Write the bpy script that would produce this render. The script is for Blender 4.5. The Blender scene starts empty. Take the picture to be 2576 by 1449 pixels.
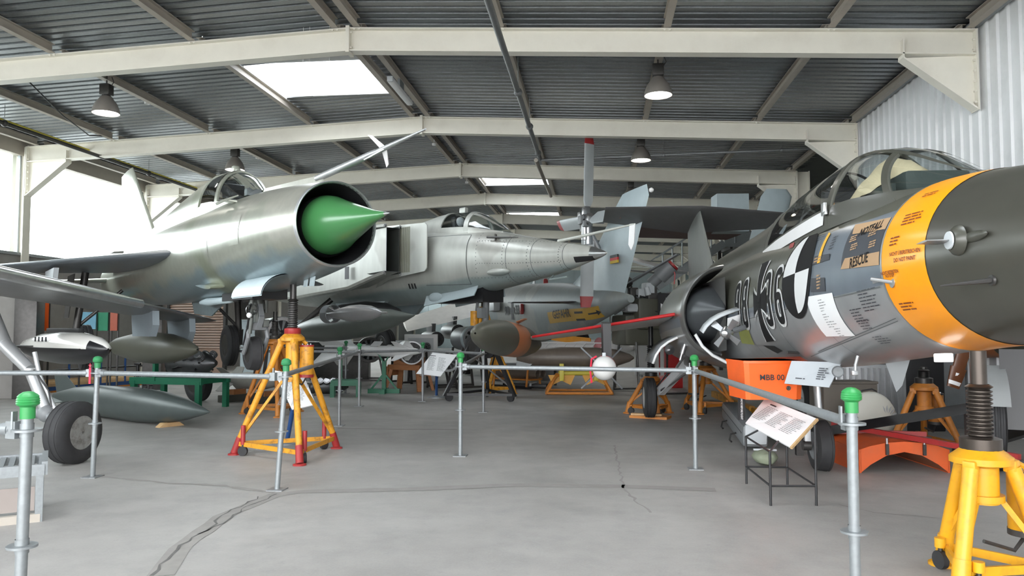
import bpy, bmesh, math, random
import numpy as np
from mathutils import Vector, Matrix, Euler

random.seed(7)
sc = bpy.context.scene
COL = sc.collection
R = math.radians
PI = math.pi

# ------------------------------------------------------------------ camera
FPX, CXP, CYP, EYE = 1935.0, 1288.0, 724.5, 1.46
YAW, PITCH = R(6.25), math.atan(102 / FPX)
cam_d = bpy.data.cameras.new('camera')
cam_d.sensor_width = 36.0
cam_d.lens = FPX / 2576.0 * 36.0
cam_d.clip_end = 300
cam = bpy.data.objects.new('camera', cam_d)
COL.objects.link(cam)
cam.location = (0, 0, EYE)
cam.rotation_euler = (PI / 2 + PITCH, 0, YAW)
sc.camera = cam

# ------------------------------------------------------------------ world, exposure
w = bpy.data.worlds.new('sky')
sc.world = w
w.use_nodes = True
bg = w.node_tree.nodes['Background']
bg.inputs[0].default_value = (0.97, 0.985, 1.0, 1)      # flat bright overcast
bg.inputs[1].default_value = 5.0
sc.view_settings.view_transform = 'Standard'
sc.view_settings.look = 'None'
sc.view_settings.gamma = 1
sc.view_settings.use_curve_mapping = False
sc.view_settings.exposure = 1.04

# ------------------------------------------------------------------ pixel -> place helpers (things placed from image pixels, at a chosen depth or floor height)
_f = Vector((-math.sin(YAW) * math.cos(PITCH), math.cos(YAW) * math.cos(PITCH), math.sin(PITCH)))
_r = Vector((math.cos(YAW), math.sin(YAW), 0))
_u = _r.cross(_f)
def ray(px, py): return _f + _r * ((px - CXP) / FPX) - _u * ((py - CYP) / FPX)
def at(px, py, d): return Vector((0, 0, EYE)) + ray(px, py) * d
def flo(px, py, z=0.0):
    r = ray(px, py); return Vector((0, 0, EYE)) + r * ((z - EYE) / r.z)

# ------------------------------------------------------------------ materials
MATS = {}
def _nodes(name):
    m = bpy.data.materials.new(name); m.use_nodes = True
    nt = m.node_tree; return m, nt, nt.nodes['Principled BSDF']
def mat(name, col, rough=0.5, metal=0.0, noise=0.12, scale=6.0, bump=0.0, spec=0.5, coat=0.0, dirt=None, dirtamt=0.35, dscale=3.0, stretch=None):
    """painted or bare surface: base colour with uneven tone, optional worn patches, fine relief"""
    if name in MATS: return MATS[name]
    m, nt, b = _nodes(name)
    N, L = nt.nodes, nt.links
    tc = N.new('ShaderNodeTexCoord'); src = tc.outputs['Object']
    if stretch:
        mp = N.new('ShaderNodeMapping'); mp.inputs['Scale'].default_value = stretch
        L.new(src, mp.inputs['Vector']); src = mp.outputs['Vector']
    nz = N.new('ShaderNodeTexNoise'); nz.inputs['Scale'].default_value = scale; nz.inputs['Detail'].default_value = 5
    L.new(src, nz.inputs['Vector'])
    mx = N.new('ShaderNodeMix'); mx.data_type = 'RGBA'
    mx.inputs[6].default_value = (*[c * (1 - noise) for c in col], 1)
    mx.inputs[7].default_value = (*[min(1, c * (1 + noise)) for c in col], 1)
    L.new(nz.outputs['Fac'], mx.inputs[0])
    out = mx.outputs[2]
    if dirt:
        n2 = N.new('ShaderNodeTexNoise'); n2.inputs['Scale'].default_value = dscale; n2.inputs['Detail'].default_value = 8
        n2.inputs['Roughness'].default_value = 0.65
        L.new(src, n2.inputs['Vector'])
        rp = N.new('ShaderNodeValToRGB'); rp.color_ramp.elements[0].position = 0.5; rp.color_ramp.elements[1].position = 0.72
        rp.color_ramp.elements[1].color = (dirtamt, dirtamt, dirtamt, 1)
        L.new(n2.outputs['Fac'], rp.inputs[0])
        m2 = N.new('ShaderNodeMix'); m2.data_type = 'RGBA'
        L.new(rp.outputs[0], m2.inputs[0]); L.new(out, m2.inputs[6]); m2.inputs[7].default_value = (*dirt, 1)
        out = m2.outputs[2]
    L.new(out, b.inputs['Base Color'])
    b.inputs['Roughness'].default_value = rough; b.inputs['Metallic'].default_value = metal
    b.inputs['Specular IOR Level'].default_value = spec
    if coat: b.inputs['Coat Weight'].default_value = coat; b.inputs['Coat Roughness'].default_value = 0.15
    if bump:
        bp = N.new('ShaderNodeBump'); bp.inputs['Strength'].default_value = bump; bp.inputs['Distance'].default_value = 0.01
        L.new(nz.outputs['Fac'], bp.inputs['Height']); L.new(bp.outputs[0], b.inputs['Normal'])
    MATS[name] = m
    return m
def emit(name, col, s):
    if name in MATS: return MATS[name]
    m, nt, b = _nodes(name)
    b.inputs['Base Color'].default_value = (*col, 1)
    b.inputs['Emission Color'].default_value = (*col, 1); b.inputs['Emission Strength'].default_value = s
    MATS[name] = m; return m
def glass(name, tint=(0.9, 0.95, 0.95), gloss=0.14, rough=0.02):
    if name in MATS: return MATS[name]
    m, nt, b = _nodes(name); N, L = nt.nodes, nt.links
    t = N.new('ShaderNodeBsdfTransparent'); t.inputs[0].default_value = (*tint, 1)
    g = N.new('ShaderNodeBsdfGlossy'); g.inputs['Roughness'].default_value = rough; g.inputs[0].default_value = (1, 1, 1, 1)
    fr = N.new('ShaderNodeLayerWeight'); fr.inputs[0].default_value = 0.5
    pw = N.new('ShaderNodeMath'); pw.operation = 'POWER'; pw.inputs[1].default_value = 4.0; L.new(fr.outputs['Facing'], pw.inputs[0])
    ad = N.new('ShaderNodeMath'); ad.operation = 'MULTIPLY_ADD'; ad.inputs[1].default_value = 0.7; ad.inputs[2].default_value = gloss; ad.use_clamp = True
    L.new(pw.outputs[0], ad.inputs[0])
    mx = N.new('ShaderNodeMixShader'); L.new(ad.outputs[0], mx.inputs[0]); L.new(t.outputs[0], mx.inputs[1]); L.new(g.outputs[0], mx.inputs[2])
    L.new(mx.outputs[0], N['Material Output'].inputs[0])
    MATS[name] = m; return m

class Zone:
    """paint scheme for an airframe: colour zones chosen by position on the airframe (object space x forward, z up)"""
    def __init__(s, name, rough=0.4, metal=0.2, coat=0.0, nscale=2.0):
        s.m, s.nt, s.b = _nodes(name)
        s.N, s.L = s.nt.nodes, s.nt.links
        s.b.inputs['Roughness'].default_value = rough; s.b.inputs['Metallic'].default_value = metal
        s.b.inputs['Coat Weight'].default_value = coat; s.b.inputs['Coat Roughness'].default_value = 0.2
        tc = s.N.new('ShaderNodeTexCoord'); s.pos = tc.outputs['Object']
        sp = s.N.new('ShaderNodeSeparateXYZ'); s.L.new(s.pos, sp.inputs[0]); s.x, s.y, s.z = sp.outputs
        nz = s.N.new('ShaderNodeTexNoise'); nz.inputs['Scale'].default_value = nscale; nz.inputs['Detail'].default_value = 2
        s.L.new(s.pos, nz.inputs['Vector']); s.noise = nz.outputs['Fac']
        s.out = None
    def math(s, op, a, b=None, clamp=False):
        n = s.N.new('ShaderNodeMath'); n.operation = op; n.use_clamp = clamp
        for i, v in enumerate((a, b)):
            if v is None: continue
            if isinstance(v, (int, float)): n.inputs[i].default_value = v
            else: s.L.new(v, n.inputs[i])
        return n.outputs[0]
    def ramp(s, v, lo, hi):
        n = s.N.new('ShaderNodeMapRange'); n.inputs[1].default_value = lo; n.inputs[2].default_value = hi
        s.L.new(v, n.inputs[0]); return n.outputs[0]
    def lin(s, a, b, c, wob=0.0):        # a*x + b*z + c + wobble
        v = s.math('ADD', s.math('MULTIPLY', s.x, a), s.math('MULTIPLY', s.z, b)); v = s.math('ADD', v, c)
        if wob: v = s.math('ADD', v, s.math('MULTIPLY', s.math('SUBTRACT', s.noise, 0.5), wob))
        return v
    def base(s, c):
        n = s.N.new('ShaderNodeRGB'); n.outputs[0].default_value = (*c, 1); s.out = n.outputs[0]
    def over(s, mask, c):
        mx = s.N.new('ShaderNodeMix'); mx.data_type = 'RGBA'; s.L.new(mask, mx.inputs[0]); s.L.new(s.out, mx.inputs[6]); mx.inputs[7].default_value = (*c, 1)
        s.out = mx.outputs[2]
    def done(s, tone=0.18, bump=0.0, streak=(1, 1, 1), nsc=7.0):
        mp = s.N.new('ShaderNodeMapping'); mp.inputs['Scale'].default_value = streak; s.L.new(s.pos, mp.inputs[0])
        nz = s.N.new('ShaderNodeTexNoise'); nz.inputs['Scale'].default_value = nsc; nz.inputs['Detail'].default_value = 6; s.L.new(mp.outputs[0], nz.inputs['Vector'])
        hsv = s.N.new('ShaderNodeHueSaturation'); s.L.new(s.out, hsv.inputs['Color'])
        s.L.new(s.math('ADD', s.math('MULTIPLY', nz.outputs['Fac'], 2 * tone), 1 - tone), hsv.inputs['Value'])
        s.L.new(hsv.outputs[0], s.b.inputs['Base Color'])
        if bump:
            bp = s.N.new('ShaderNodeBump'); bp.inputs['Strength'].default_value = bump; bp.inputs['Distance'].default_value = 0.004
            s.L.new(nz.outputs['Fac'], bp.inputs['Height']); s.L.new(bp.outputs[0], s.b.inputs['Normal'])
        return s.m

# ------------------------------------------------------------------ mesh helpers: every shape is (verts, faces)
def _ob(name, data, parent=None):
    o = bpy.data.objects.new(name, data); COL.objects.link(o)
    if parent is not None: o.parent = parent
    return o
def thing(name, label, cat, loc=(0, 0, 0), rz=0.0, group=None, ry=0.0, rx=0.0):
    o = _ob(name, None); o.location = loc; o.rotation_euler = (rx, ry, rz); o.empty_display_size = 0.2
    o['label'] = label; o['category'] = cat
    if group: o['group'] = group
    return o
def tag(o, label, cat, group=None):
    o['label'] = label; o['category'] = cat
    if group: o['group'] = group
    return o
def join(*shapes):
    V, F = [], []
    for s in shapes:
        if s is None: continue
        v, f = s; k = len(V); V += [tuple(p) for p in v]; F += [tuple(i + k for i in q) for q in f]
    return V, F
def part(name, shape, m, parent=None, sharp=38, label=None, loc=None, kind=None):
    v, f = shape
    me = bpy.data.meshes.new(name); me.from_pydata([tuple(p) for p in v], [], [tuple(q) for q in f]); me.update()
    me.validate()
    if isinstance(m, (list, tuple)):
        for k in m: me.materials.append(k)
    else: me.materials.append(m)
    me.polygons.foreach_set('use_smooth', [True] * len(me.polygons))
    me.set_sharp_from_angle(angle=R(sharp))
    o = _ob(name, me, parent)
    if loc is not None: o.location = loc
    if label: o['label'] = label
    if kind: o['kind'] = kind
    return o
def copy_tree(o, parent=None, label=None):
    c = o.copy(); COL.objects.link(c); c.parent = parent
    if label: c['label'] = label
    for ch in o.children: copy_tree(ch, c)
    return c
def xf(shape, M):
    v, f = shape; return [tuple(M @ Vector(p)) for p in v], f
def mv(shape, d): return [(p[0] + d[0], p[1] + d[1], p[2] + d[2]) for p in shape[0]], shape[1]
def rot(shape, ax, ang, c=(0, 0, 0)):
    c = Vector(c); return xf(shape, Matrix.Translation(c) @ Matrix.Rotation(R(ang), 4, ax) @ Matrix.Translation(-c))
def box(c, s, bev=0.0):
    x, y, z = c; a, b, h = s[0] / 2, s[1] / 2, s[2] / 2
    if not bev:
        v = [(x + i * a, y + j * b, z + k * h) for i in (-1, 1) for j in (-1, 1) for k in (-1, 1)]
        return v, [(0, 1, 3, 2), (4, 6, 7, 5), (0, 4, 5, 1), (2, 3, 7, 6), (0, 2, 6, 4), (1, 5, 7, 3)]
    bm = bmesh.new(); bmesh.ops.create_cube(bm, size=1)
    for q in bm.verts: q.co = (q.co.x * s[0], q.co.y * s[1], q.co.z * s[2])
    bmesh.ops.bevel(bm, geom=list(bm.edges), offset=bev, segments=2, affect='EDGES', profile=0.6)
    r = frombm(bm); return mv(r, c)
def frombm(bm):
    bm.verts.index_update(); v = [tuple(q.co) for q in bm.verts]; f = [tuple(k.index for k in q.verts) for q in bm.faces]; bm.free(); return v, f
def bx(a, b, bev=0.0):       # box from two corners
    return box([(a[i] + b[i]) / 2 for i in range(3)], [abs(a[i] - b[i]) for i in range(3)], bev)
def _frame(d):
    d = Vector(d).normalized(); h = Vector((0, 0, 1)) if abs(d.z) < 0.95 else Vector((1, 0, 0))
    a = d.cross(h).normalized(); return a, a.cross(d).normalized()
def cyl(p0, p1, r0, r1=None, n=14, caps=True):
    p0, p1 = Vector(p0), Vector(p1); r1 = r0 if r1 is None else r1
    a, b = _frame(p1 - p0); V, F = [], []
    for p, r in ((p0, r0), (p1, r1)):
        for i in range(n):
            t = 2 * PI * i / n; V.append(p + a * (r * math.cos(t)) + b * (r * math.sin(t)))
    for i in range(n): F.append((i, (i + 1) % n, n + (i + 1) % n, n + i))
    if caps: F.append(tuple(range(n - 1, -1, -1))); F.append(tuple(range(n, 2 * n)))
    return V, F
def tube(pts, r, n=10, closed=False, caps=True):
    pts = [Vector(p) for p in pts]; V, F = [], []; m = len(pts)
    rr = r if isinstance(r, (list, tuple)) else [r] * m
    up = None
    for i, p in enumerate(pts):
        if closed: d = pts[(i + 1) % m] - pts[i - 1]
        else: d = pts[min(i + 1, m - 1)] - pts[max(i - 1, 0)]
        d.normalize()
        if up is None: a, b = _frame(d)
        else:
            a = up - d * up.dot(d); a.normalize(); b = a.cross(d)
        up = a
        for k in range(n):
            t = 2 * PI * k / n; V.append(p + a * (rr[i] * math.cos(t)) + b * (rr[i] * math.sin(t)))
    for i in range(m if closed else m - 1):
        j = (i + 1) % m
        for k in range(n):
            l = (k + 1) % n; F.append((i * n + k, i * n + l, j * n + l, j * n + k))
    if caps and not closed: F.append(tuple(range(n - 1, -1, -1))); F.append(tuple(range((m - 1) * n, m * n)))
    return V, F
def lathe(prof, n=24, org=(0, 0, 0), axis='z', arc=None, caps=False):
    """profile [(h, r)] turned about an axis through org"""
    V, F = [], []; full = arc is None; a0, a1 = arc or (0, 2 * PI)
    m = n if full else n + 1
    for h, r in prof:
        for i in range(m):
            t = a0 + (a1 - a0) * i / n; c, s = r * math.cos(t), r * math.sin(t)
            p = {'z': (c, s, h), 'x': (h, c, s), 'y': (s, h, c)}[axis]
            V.append((p[0] + org[0], p[1] + org[1], p[2] + org[2]))
    for j in range(len(prof) - 1):
        for i in range(n):
            k = (i + 1) % m
            if prof[j][1] < 1e-6 and prof[j + 1][1] < 1e-6: continue
            F.append((j * m + i, j * m + k, (j + 1) * m + k, (j + 1) * m + i))
    if caps and full:
        F.append(tuple(range(m - 1, -1, -1))); F.append(tuple(range((len(prof) - 1) * m, len(prof) * m)))
    return V, F
def turn(prof, p0, d, n=24):   # lathe about an arbitrary axis: prof [(dist along, radius)]
    a, b = _frame(d); d = Vector(d).normalized(); p0 = Vector(p0); V, F = [], []
    for h, r in prof:
        for i in range(n):
            t = 2 * PI * i / n; V.append(p0 + d * h + a * (r * math.cos(t)) + b * (r * math.sin(t)))
    for j in range(len(prof) - 1):
        for i in range(n): F.append((j * n + i, j * n + (i + 1) % n, (j + 1) * n + (i + 1) % n, (j + 1) * n + i))
    if prof[0][1] > 1e-4: F.append(tuple(range(n - 1, -1, -1)))
    if prof[-1][1] > 1e-4: F.append(tuple(range((len(prof) - 1) * n, len(prof) * n)))
    return V, F
def loft(rings, closed=True, caps=True):
    n = len(rings[0]); V = [p for r in rings for p in r]; F = []
    for j in range(len(rings) - 1):
        for i in range(n if closed else n - 1):
            k = (i + 1) % n; F.append((j * n + i, j * n + k, (j + 1) * n + k, (j + 1) * n + i))
    if caps and closed: F.append(tuple(range(n - 1, -1, -1))); F.append(tuple(range((len(rings) - 1) * n, len(rings) * n)))
    return V, F
def prism(poly, vec):          # polygon of 3-D points pushed along vec
    n = len(poly); vec = Vector(vec); a = [Vector(p) for p in poly]; V = a + [p + vec for p in a]
    F = [tuple(range(n - 1, -1, -1)), tuple(range(n, 2 * n))] + [(i, (i + 1) % n, n + (i + 1) % n, n + i) for i in range(n)]
    return V, F
def plate(poly, t):            # polygon thickened to both sides of its plane
    a = [Vector(p) for p in poly]; nrm = Vector((0, 0, 0))
    for i in range(len(a)): nrm += a[i].cross(a[(i + 1) % len(a)])
    nrm.normalize(); return prism([p - nrm * (t / 2) for p in a], nrm * t)
AIR = [(0, 0), (0.012, 0.28), (0.05, 0.55), (0.15, 0.85), (0.35, 1.0), (0.6, 0.78), (0.85, 0.34), (1, 0.03)]
def foil(secs, cap=True):
    """wing-like surface from sections (leading edge, trailing edge, thickness, thickness direction)"""
    rings = []
    for le, te, th, up in secs:
        le, te, up = Vector(le), Vector(te), Vector(up).normalized(); ring = []
        for s, h in AIR: ring.append(le + (te - le) * s + up * (h * th / 2))
        for s, h in reversed(AIR[1:-1]): ring.append(le + (te - le) * s - up * (h * th / 2))
        rings.append(ring)
    return loft(rings, True, cap)
def sphere(c, r, n=16, m=10, sc_=(1, 1, 1)):
    prof = [(-r * math.cos(PI * i / m), max(1e-5, r * math.sin(PI * i / m))) for i in range(m + 1)]
    v, f = lathe(prof, n); return [(p[0] * sc_[0] + c[0], p[1] * sc_[1] + c[1], p[2] * sc_[2] + c[2]) for p in v], f
def beam(p0, p1, w_, h_, up=(0, 0, 1)):   # rectangular bar
    p0, p1 = Vector(p0), Vector(p1); d = (p1 - p0).normalized(); s = d.cross(Vector(up))
    if s.length < 1e-4: s = d.cross(Vector((1, 0, 0)))
    s.normalize(); u = s.cross(d); q = [s * (i * w_ / 2) + u * (j * h_ / 2) for i, j in ((-1, -1), (1, -1), (1, 1), (-1, 1))]
    return loft([[p0 + k for k in q], [p1 + k for k in q]])
def ibeam(p0, p1, h_, w_, tf=0.02, tw=0.014, up=(0, 0, 1)):
    p0, p1 = Vector(p0), Vector(p1); d = (p1 - p0).normalized(); s = d.cross(Vector(up)).normalized(); u = s.cross(d)
    a, b, c = w_ / 2, h_ / 2, tw / 2
    pr = [(-a, -b), (a, -b), (a, -b + tf), (c, -b + tf), (c, b - tf), (a, b - tf), (a, b), (-a, b), (-a, b - tf), (-c, b - tf), (-c, -b + tf), (-a, -b + tf)]
    return loft([[p + s * i + u * j for i, j in pr] for p in (p0, p1)])

class Body:
    """smooth fuselage: stations (x, half width, height above, height below, centre z, exponent)"""
    def __init__(s, st):
        s.st = np.array(sorted(st), float); s.xs = s.st[:, 0]
        x, y = s.xs, s.st[:, 1:]; h = np.diff(x)[:, None]; dl = np.diff(y, axis=0) / h
        m = np.zeros_like(y); m[0] = dl[0]; m[-1] = dl[-1]
        for i in range(1, len(x) - 1):
            a, b = dl[i - 1], dl[i]
            m[i] = np.where(a * b > 0, 2 * a * b / np.where(np.abs(a + b) < 1e-9, 1, a + b), 0)
        s.m = m
    def ev(s, x):
        x = min(max(x, s.xs[0]), s.xs[-1]); i = min(max(int(np.searchsorted(s.xs, x)) - 1, 0), len(s.xs) - 2)
        h = s.xs[i + 1] - s.xs[i]; t = (x - s.xs[i]) / h; a, b = s.st[i, 1:], s.st[i + 1, 1:]
        return (2*t**3-3*t*t+1)*a + (t**3-2*t*t+t)*h*s.m[i] + (-2*t**3+3*t*t)*b + (t**3-t*t)*h*s.m[i+1]
    def S(s, x, th, off=0.0):
        w_, ht, hb, zc, n = s.ev(x); c, q = math.cos(th), math.sin(th); e = 2 / n
        hh = ht if q > 0 else hb
        return Vector((x, (w_ + off) * math.copysign(abs(c) ** e, c), zc + (hh + off) * math.copysign(abs(q) ** e, q)))
    def ring(s, x, n=40, off=0.0): return [s.S(x, 2 * PI * i / n, off) for i in range(n)]
    def mesh(s, xs=None, n=40, caps=True):
        if xs is None: xs = np.linspace(s.xs[0], s.xs[-1], 60)
        return loft([s.ring(x, n) for x in xs], True, caps)
    def arc(s, x, off=0.004, side=-1):
        """table of side points by arc length from the widest point, up positive"""
        key = (round(x, 3), off, side)
        if not hasattr(s, 'c'): s.c = {}
        if key in s.c: return s.c[key]
        ths = np.linspace(-PI / 2 + 0.01, PI / 2 - 0.01, 81); P = [s.S(x, (PI - t) if side < 0 else t, off) for t in ths]
        L_ = [0.0]
        for i in range(1, 81): L_.append(L_[-1] + (P[i] - P[i - 1]).length)
        L_ = np.array(L_) - L_[40]; s.c[key] = (L_, np.array(P)); return s.c[key]
    def P(s, x, sv, off=0.004, side=-1):
        L_, P = s.arc(x, off, side); return Vector([float(np.interp(sv, L_, P[:, k])) for k in range(3)])
    def patch(s, x0, x1, s0, s1, off=0.004, nx=6, ns=10, side=-1, f=None):
        """piece of skin between stations, arc limits s0..s1"""
        V, F = [], []
        for i in range(nx + 1):
            for j in range(ns + 1):
                x, q = x0 + (x1 - x0) * i / nx, s0 + (s1 - s0) * j / ns
                if f: x, q = f(x, q)
                V.append(s.P(x, q, off, side))
        for i in range(nx):
            for j in range(ns): k = i * (ns + 1) + j; F.append((k, k + ns + 1, k + ns + 2, k + 1) if side < 0 else (k, k + 1, k + ns + 2, k + ns + 1))
        return V, F
    def band(s, x0, x1, off=0.004, n=48, nx=4): return loft([s.ring(x0 + (x1 - x0) * i / nx, n, off) for i in range(nx + 1)], True, False)
    def wrap(s, flat, x0, s0, off=0.006, side=-1, tilt=0.0, sx=1.0):
        """lay a flat drawing (u along the airframe, v up) on the skin"""
        v, f = flat; ct, st = math.cos(tilt), math.sin(tilt); V = []
        for p in v:
            u, q = p[0] * sx, p[1]; a, b = u * ct - q * st, u * st + q * ct
            V.append(s.P(x0 + (a if side < 0 else -a), s0 + b, off, side))
        return V, f
    def pick(s, root, px, py, side=-1):
        """which (station, arc) of the skin the photo shows at a pixel"""
        M = root.matrix_world.inverted(); o = M @ Vector((0, 0, EYE)); d = (M.to_3x3() @ ray(px, py)).normalized(); best = None
        for x in np.linspace(s.xs[0], s.xs[-1], 220):
            if abs(d.x) < 1e-6: continue
            t = (x - o.x) / d.x
            if t <= 0: continue
            p = o + d * t; w_, ht, hb, zc, n = s.ev(x); hh = ht if p.z > zc else hb
            val = abs(p.y / max(w_, 1e-4)) ** n + abs((p.z - zc) / max(hh, 1e-4)) ** n
            if val <= 1 and (best is None or t < best[0]): best = (t, x, p)
        if best is None: return None
        t, x, p = best; L_, P = s.arc(round(x, 3), 0.004, side); k = int(np.argmin(((P - np.array(p)) ** 2).sum(1)))
        return float(x), float(L_[k])

# ------------------------------------------------------------------ flat lettering (Blender's own font) as meshes
_txt = {}
def text(s, size, bold=0.0, align='CENTER', xs=1.0, res=2):
    key = (s, size, bold, align, xs)
    if key in _txt: return _txt[key]
    c = bpy.data.curves.new('t', 'FONT'); c.body = s; c.size = size; c.align_x = align; c.align_y = 'CENTER'; c.offset = bold; c.resolution_u = res
    o = bpy.data.objects.new('t', c); COL.objects.link(o)
    dg = bpy.context.evaluated_depsgraph_get(); me = o.evaluated_get(dg).to_mesh()
    v = [(p.co.x * xs, p.co.y, 0) for p in me.vertices]; f = [tuple(p.vertices) for p in me.polygons]
    o.evaluated_get(dg).to_mesh_clear(); bpy.data.objects.remove(o); bpy.data.curves.remove(c)
    _txt[key] = (v, f); return v, f
def strip(p, hw):              # flat stroke in the u,v plane
    V, F = [], []
    for i, a in enumerate(p):
        d = Vector(p[min(i + 1, len(p) - 1)]) - Vector(p[max(i - 1, 0)]); d.normalize(); V += [(a[0] - d.y * hw, a[1] + d.x * hw, 0), (a[0] + d.y * hw, a[1] - d.x * hw, 0)]
    for i in range(len(p) - 1): F.append((2 * i, 2 * i + 1, 2 * i + 3, 2 * i + 2))
    return V, F
def rect2(u0, v0, u1, v1, nu=1, nv=1):
    V = [(u0 + (u1 - u0) * i / nu, v0 + (v1 - v0) * j / nv, 0) for i in range(nu + 1) for j in range(nv + 1)]
    F = [(i * (nv + 1) + j, (i + 1) * (nv + 1) + j, (i + 1) * (nv + 1) + j + 1, i * (nv + 1) + j + 1) for i in range(nu) for j in range(nv)]
    return V, F
def lines2(u0, v0, w_, n, dv, h=0.35, rnd=0.3, words=True, rng=None):
    """rows of small print too fine to read: short dashes"""
    g = rng or random; sh = []
    for k in range(n):
        u = u0; end = u0 + w_ * (1 - g.random() * rnd)
        while u < end - 0.003:
            l = min(end - u, dv * (1.2 + 3 * g.random())); sh.append(rect2(u, v0 - k * dv, u + l, v0 - k * dv + dv * h)); u += l + dv * 0.45
    return join(*sh)
def ring2(r0, r1, a0, a1, n=24, m=7):
    V, F = [], []
    for i in range(n + 1):
        t = a0 + (a1 - a0) * i / n
        for j in range(m + 1): r = r0 + (r1 - r0) * j / m; V.append((r * math.cos(t), r * math.sin(t), 0))
    for i in range(n):
        for j in range(m): k = i * (m + 1) + j; F.append((k, k + 1, k + m + 2, k + m + 1))
    return V, F
# ------------------------------------------------------------------ common materials
cream = mat('cream steel paint', (0.84, 0.81, 0.72), 0.5, noise=0.05, dirt=(0.45, 0.40, 0.33), dirtamt=0.25, dscale=1.5)
purl = mat('grey beige steel', (0.42, 0.38, 0.33), 0.55, noise=0.1)
galv = mat('galvanised steel', (0.27, 0.29, 0.30), 0.45, 0.5, noise=0.22, scale=35, dirt=(0.28, 0.29, 0.30), dirtamt=0.5, dscale=14)
galvd = mat('weathered galvanised steel', (0.27, 0.28, 0.29), 0.45, 0.45, noise=0.25, scale=35, dirt=(0.18, 0.19, 0.2), dirtamt=0.6, dscale=12)
roofm = mat('galvanised roof sheet', (0.235, 0.25, 0.262), 0.38, 0.75, noise=0.22, scale=30, bump=0.25, dirt=(0.16, 0.16, 0.16), dirtamt=0.4, dscale=2)
wallp = mat('white grey wall cladding', (0.80, 0.81, 0.82), 0.5, noise=0.05, scale=3, dirt=(0.42, 0.43, 0.43), dirtamt=0.3, dscale=1.2)
wallb = mat('pale blue back cladding', (0.36, 0.42, 0.43), 0.5, noise=0.06)
steel = mat('bare steel', (0.42, 0.42, 0.43), 0.3, 0.9, noise=0.2, scale=20)
darkst = mat('dark steel', (0.075, 0.072, 0.07), 0.4, 0.6, noise=0.3, scale=15)
blackp = mat('black paint', (0.018, 0.018, 0.02), 0.4, noise=0.2)
rubber = mat('tyre rubber', (0.028, 0.028, 0.03), 0.7, noise=0.25, scale=20)
yellow = mat('worn yellow paint', (0.66, 0.30, 0.02), 0.45, noise=0.15, scale=9, dirt=(0.14, 0.06, 0.02), dirtamt=0.95, dscale=11)
yellowc = mat('clean yellow paint', (0.74, 0.36, 0.012), 0.38, noise=0.08, scale=6, dirt=(0.35, 0.17, 0.03), dirtamt=0.5, dscale=9)
lemon = mat('lemon yellow paint', (0.62, 0.52, 0.06), 0.45, noise=0.12, dirt=(0.2, 0.16, 0.05), dirtamt=0.5)
orangew = mat('orange brown paint', (0.55, 0.20, 0.03), 0.5, noise=0.15, dirt=(0.15, 0.07, 0.03), dirtamt=0.6, dscale=6)
redp = mat('red paint', (0.34, 0.025, 0.025), 0.42, noise=0.15, dirt=(0.12, 0.03, 0.03), dirtamt=0.5, dscale=8)
redbr = mat('bright red', (0.48, 0.018, 0.02), 0.4, noise=0.06)
greenc = mat('green plastic', (0.03, 0.27, 0.07), 0.4, noise=0.08)
greend = mat('dusty green plastic', (0.03, 0.22, 0.08), 0.55, noise=0.15)
greenst = mat('green stand paint', (0.006, 0.13, 0.065), 0.45, noise=0.1)
white = mat('white paint', (0.80, 0.80, 0.80), 0.4, noise=0.04)
paper = mat('white printed board', (0.86, 0.87, 0.88), 0.45, noise=0.02)
ink = mat('black ink', (0.03, 0.03, 0.035), 0.6, noise=0.05)
inkg = mat('grey ink', (0.32, 0.33, 0.34), 0.6, noise=0.05)
wood = mat('raw wood', (0.36, 0.15, 0.06), 0.6, noise=0.3, scale=8, stretch=(1, 1, 8))
woodl = mat('light wood', (0.55, 0.36, 0.18), 0.6, noise=0.25, scale=8, stretch=(8, 1, 1))
bluep = mat('blue paint', (0.02, 0.07, 0.22), 0.4, noise=0.1)
orange = mat('orange signal paint', (0.90, 0.13, 0.015), 0.42, noise=0.07, dirt=(0.4, 0.08, 0.02), dirtamt=0.3)
lightgrey = mat('light grey paint', (0.50, 0.53, 0.55), 0.45, noise=0.08)
palebl = mat('pale blue grey paint', (0.42, 0.50, 0.53), 0.42, noise=0.1, dirt=(0.25, 0.29, 0.3), dirtamt=0.3)
midgrey = mat('mid grey paint', (0.20, 0.21, 0.22), 0.45, noise=0.12, dirt=(0.1, 0.1, 0.1), dirtamt=0.4)
olive = mat('olive paint', (0.085, 0.085, 0.065), 0.42, noise=0.15, dirt=(0.05, 0.05, 0.04), dirtamt=0.4)
brownp = mat('brown grey paint', (0.13, 0.105, 0.085), 0.4, noise=0.15, dirt=(0.2, 0.17, 0.14), dirtamt=0.3)
alu = mat('aluminium', (0.62, 0.63, 0.64), 0.28, 0.95, noise=0.15, scale=12)
aludull = mat('dull aluminium', (0.46, 0.47, 0.48), 0.42, 0.8, noise=0.15, scale=9)
red_tag = mat('red ribbon', (0.7, 0.02, 0.06), 0.6, noise=0.1)
cglass = glass('canopy glass', (0.80, 0.84, 0.84), 0.10, 0.015)
wglass = glass('window glass', (0.93, 0.97, 0.97), 0.05, 0.02)
cloth = mat('beige cloth', (0.75, 0.62, 0.40), 0.8, noise=0.2, scale=4)

# ------------------------------------------------------------------ the hall
XL, XR, XM = -13.6, 5.56, -3.92           # left eaves, right eaves, ridge
ZR, ZE = 6.27, 5.84                       # top of rafters at ridge and eaves
YF, YB = -7.0, 57.15
FY = [1.4, 6.6, 11.8] + [17.0 + 5.0 * i for i in range(9)]
def ztop(x): return ZR - (ZR - ZE) / (XR - XM) * abs(x - XM)
def struct(o, label=None):
    o['kind'] = 'structure'
    if label: o['label'] = label
    return o

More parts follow.
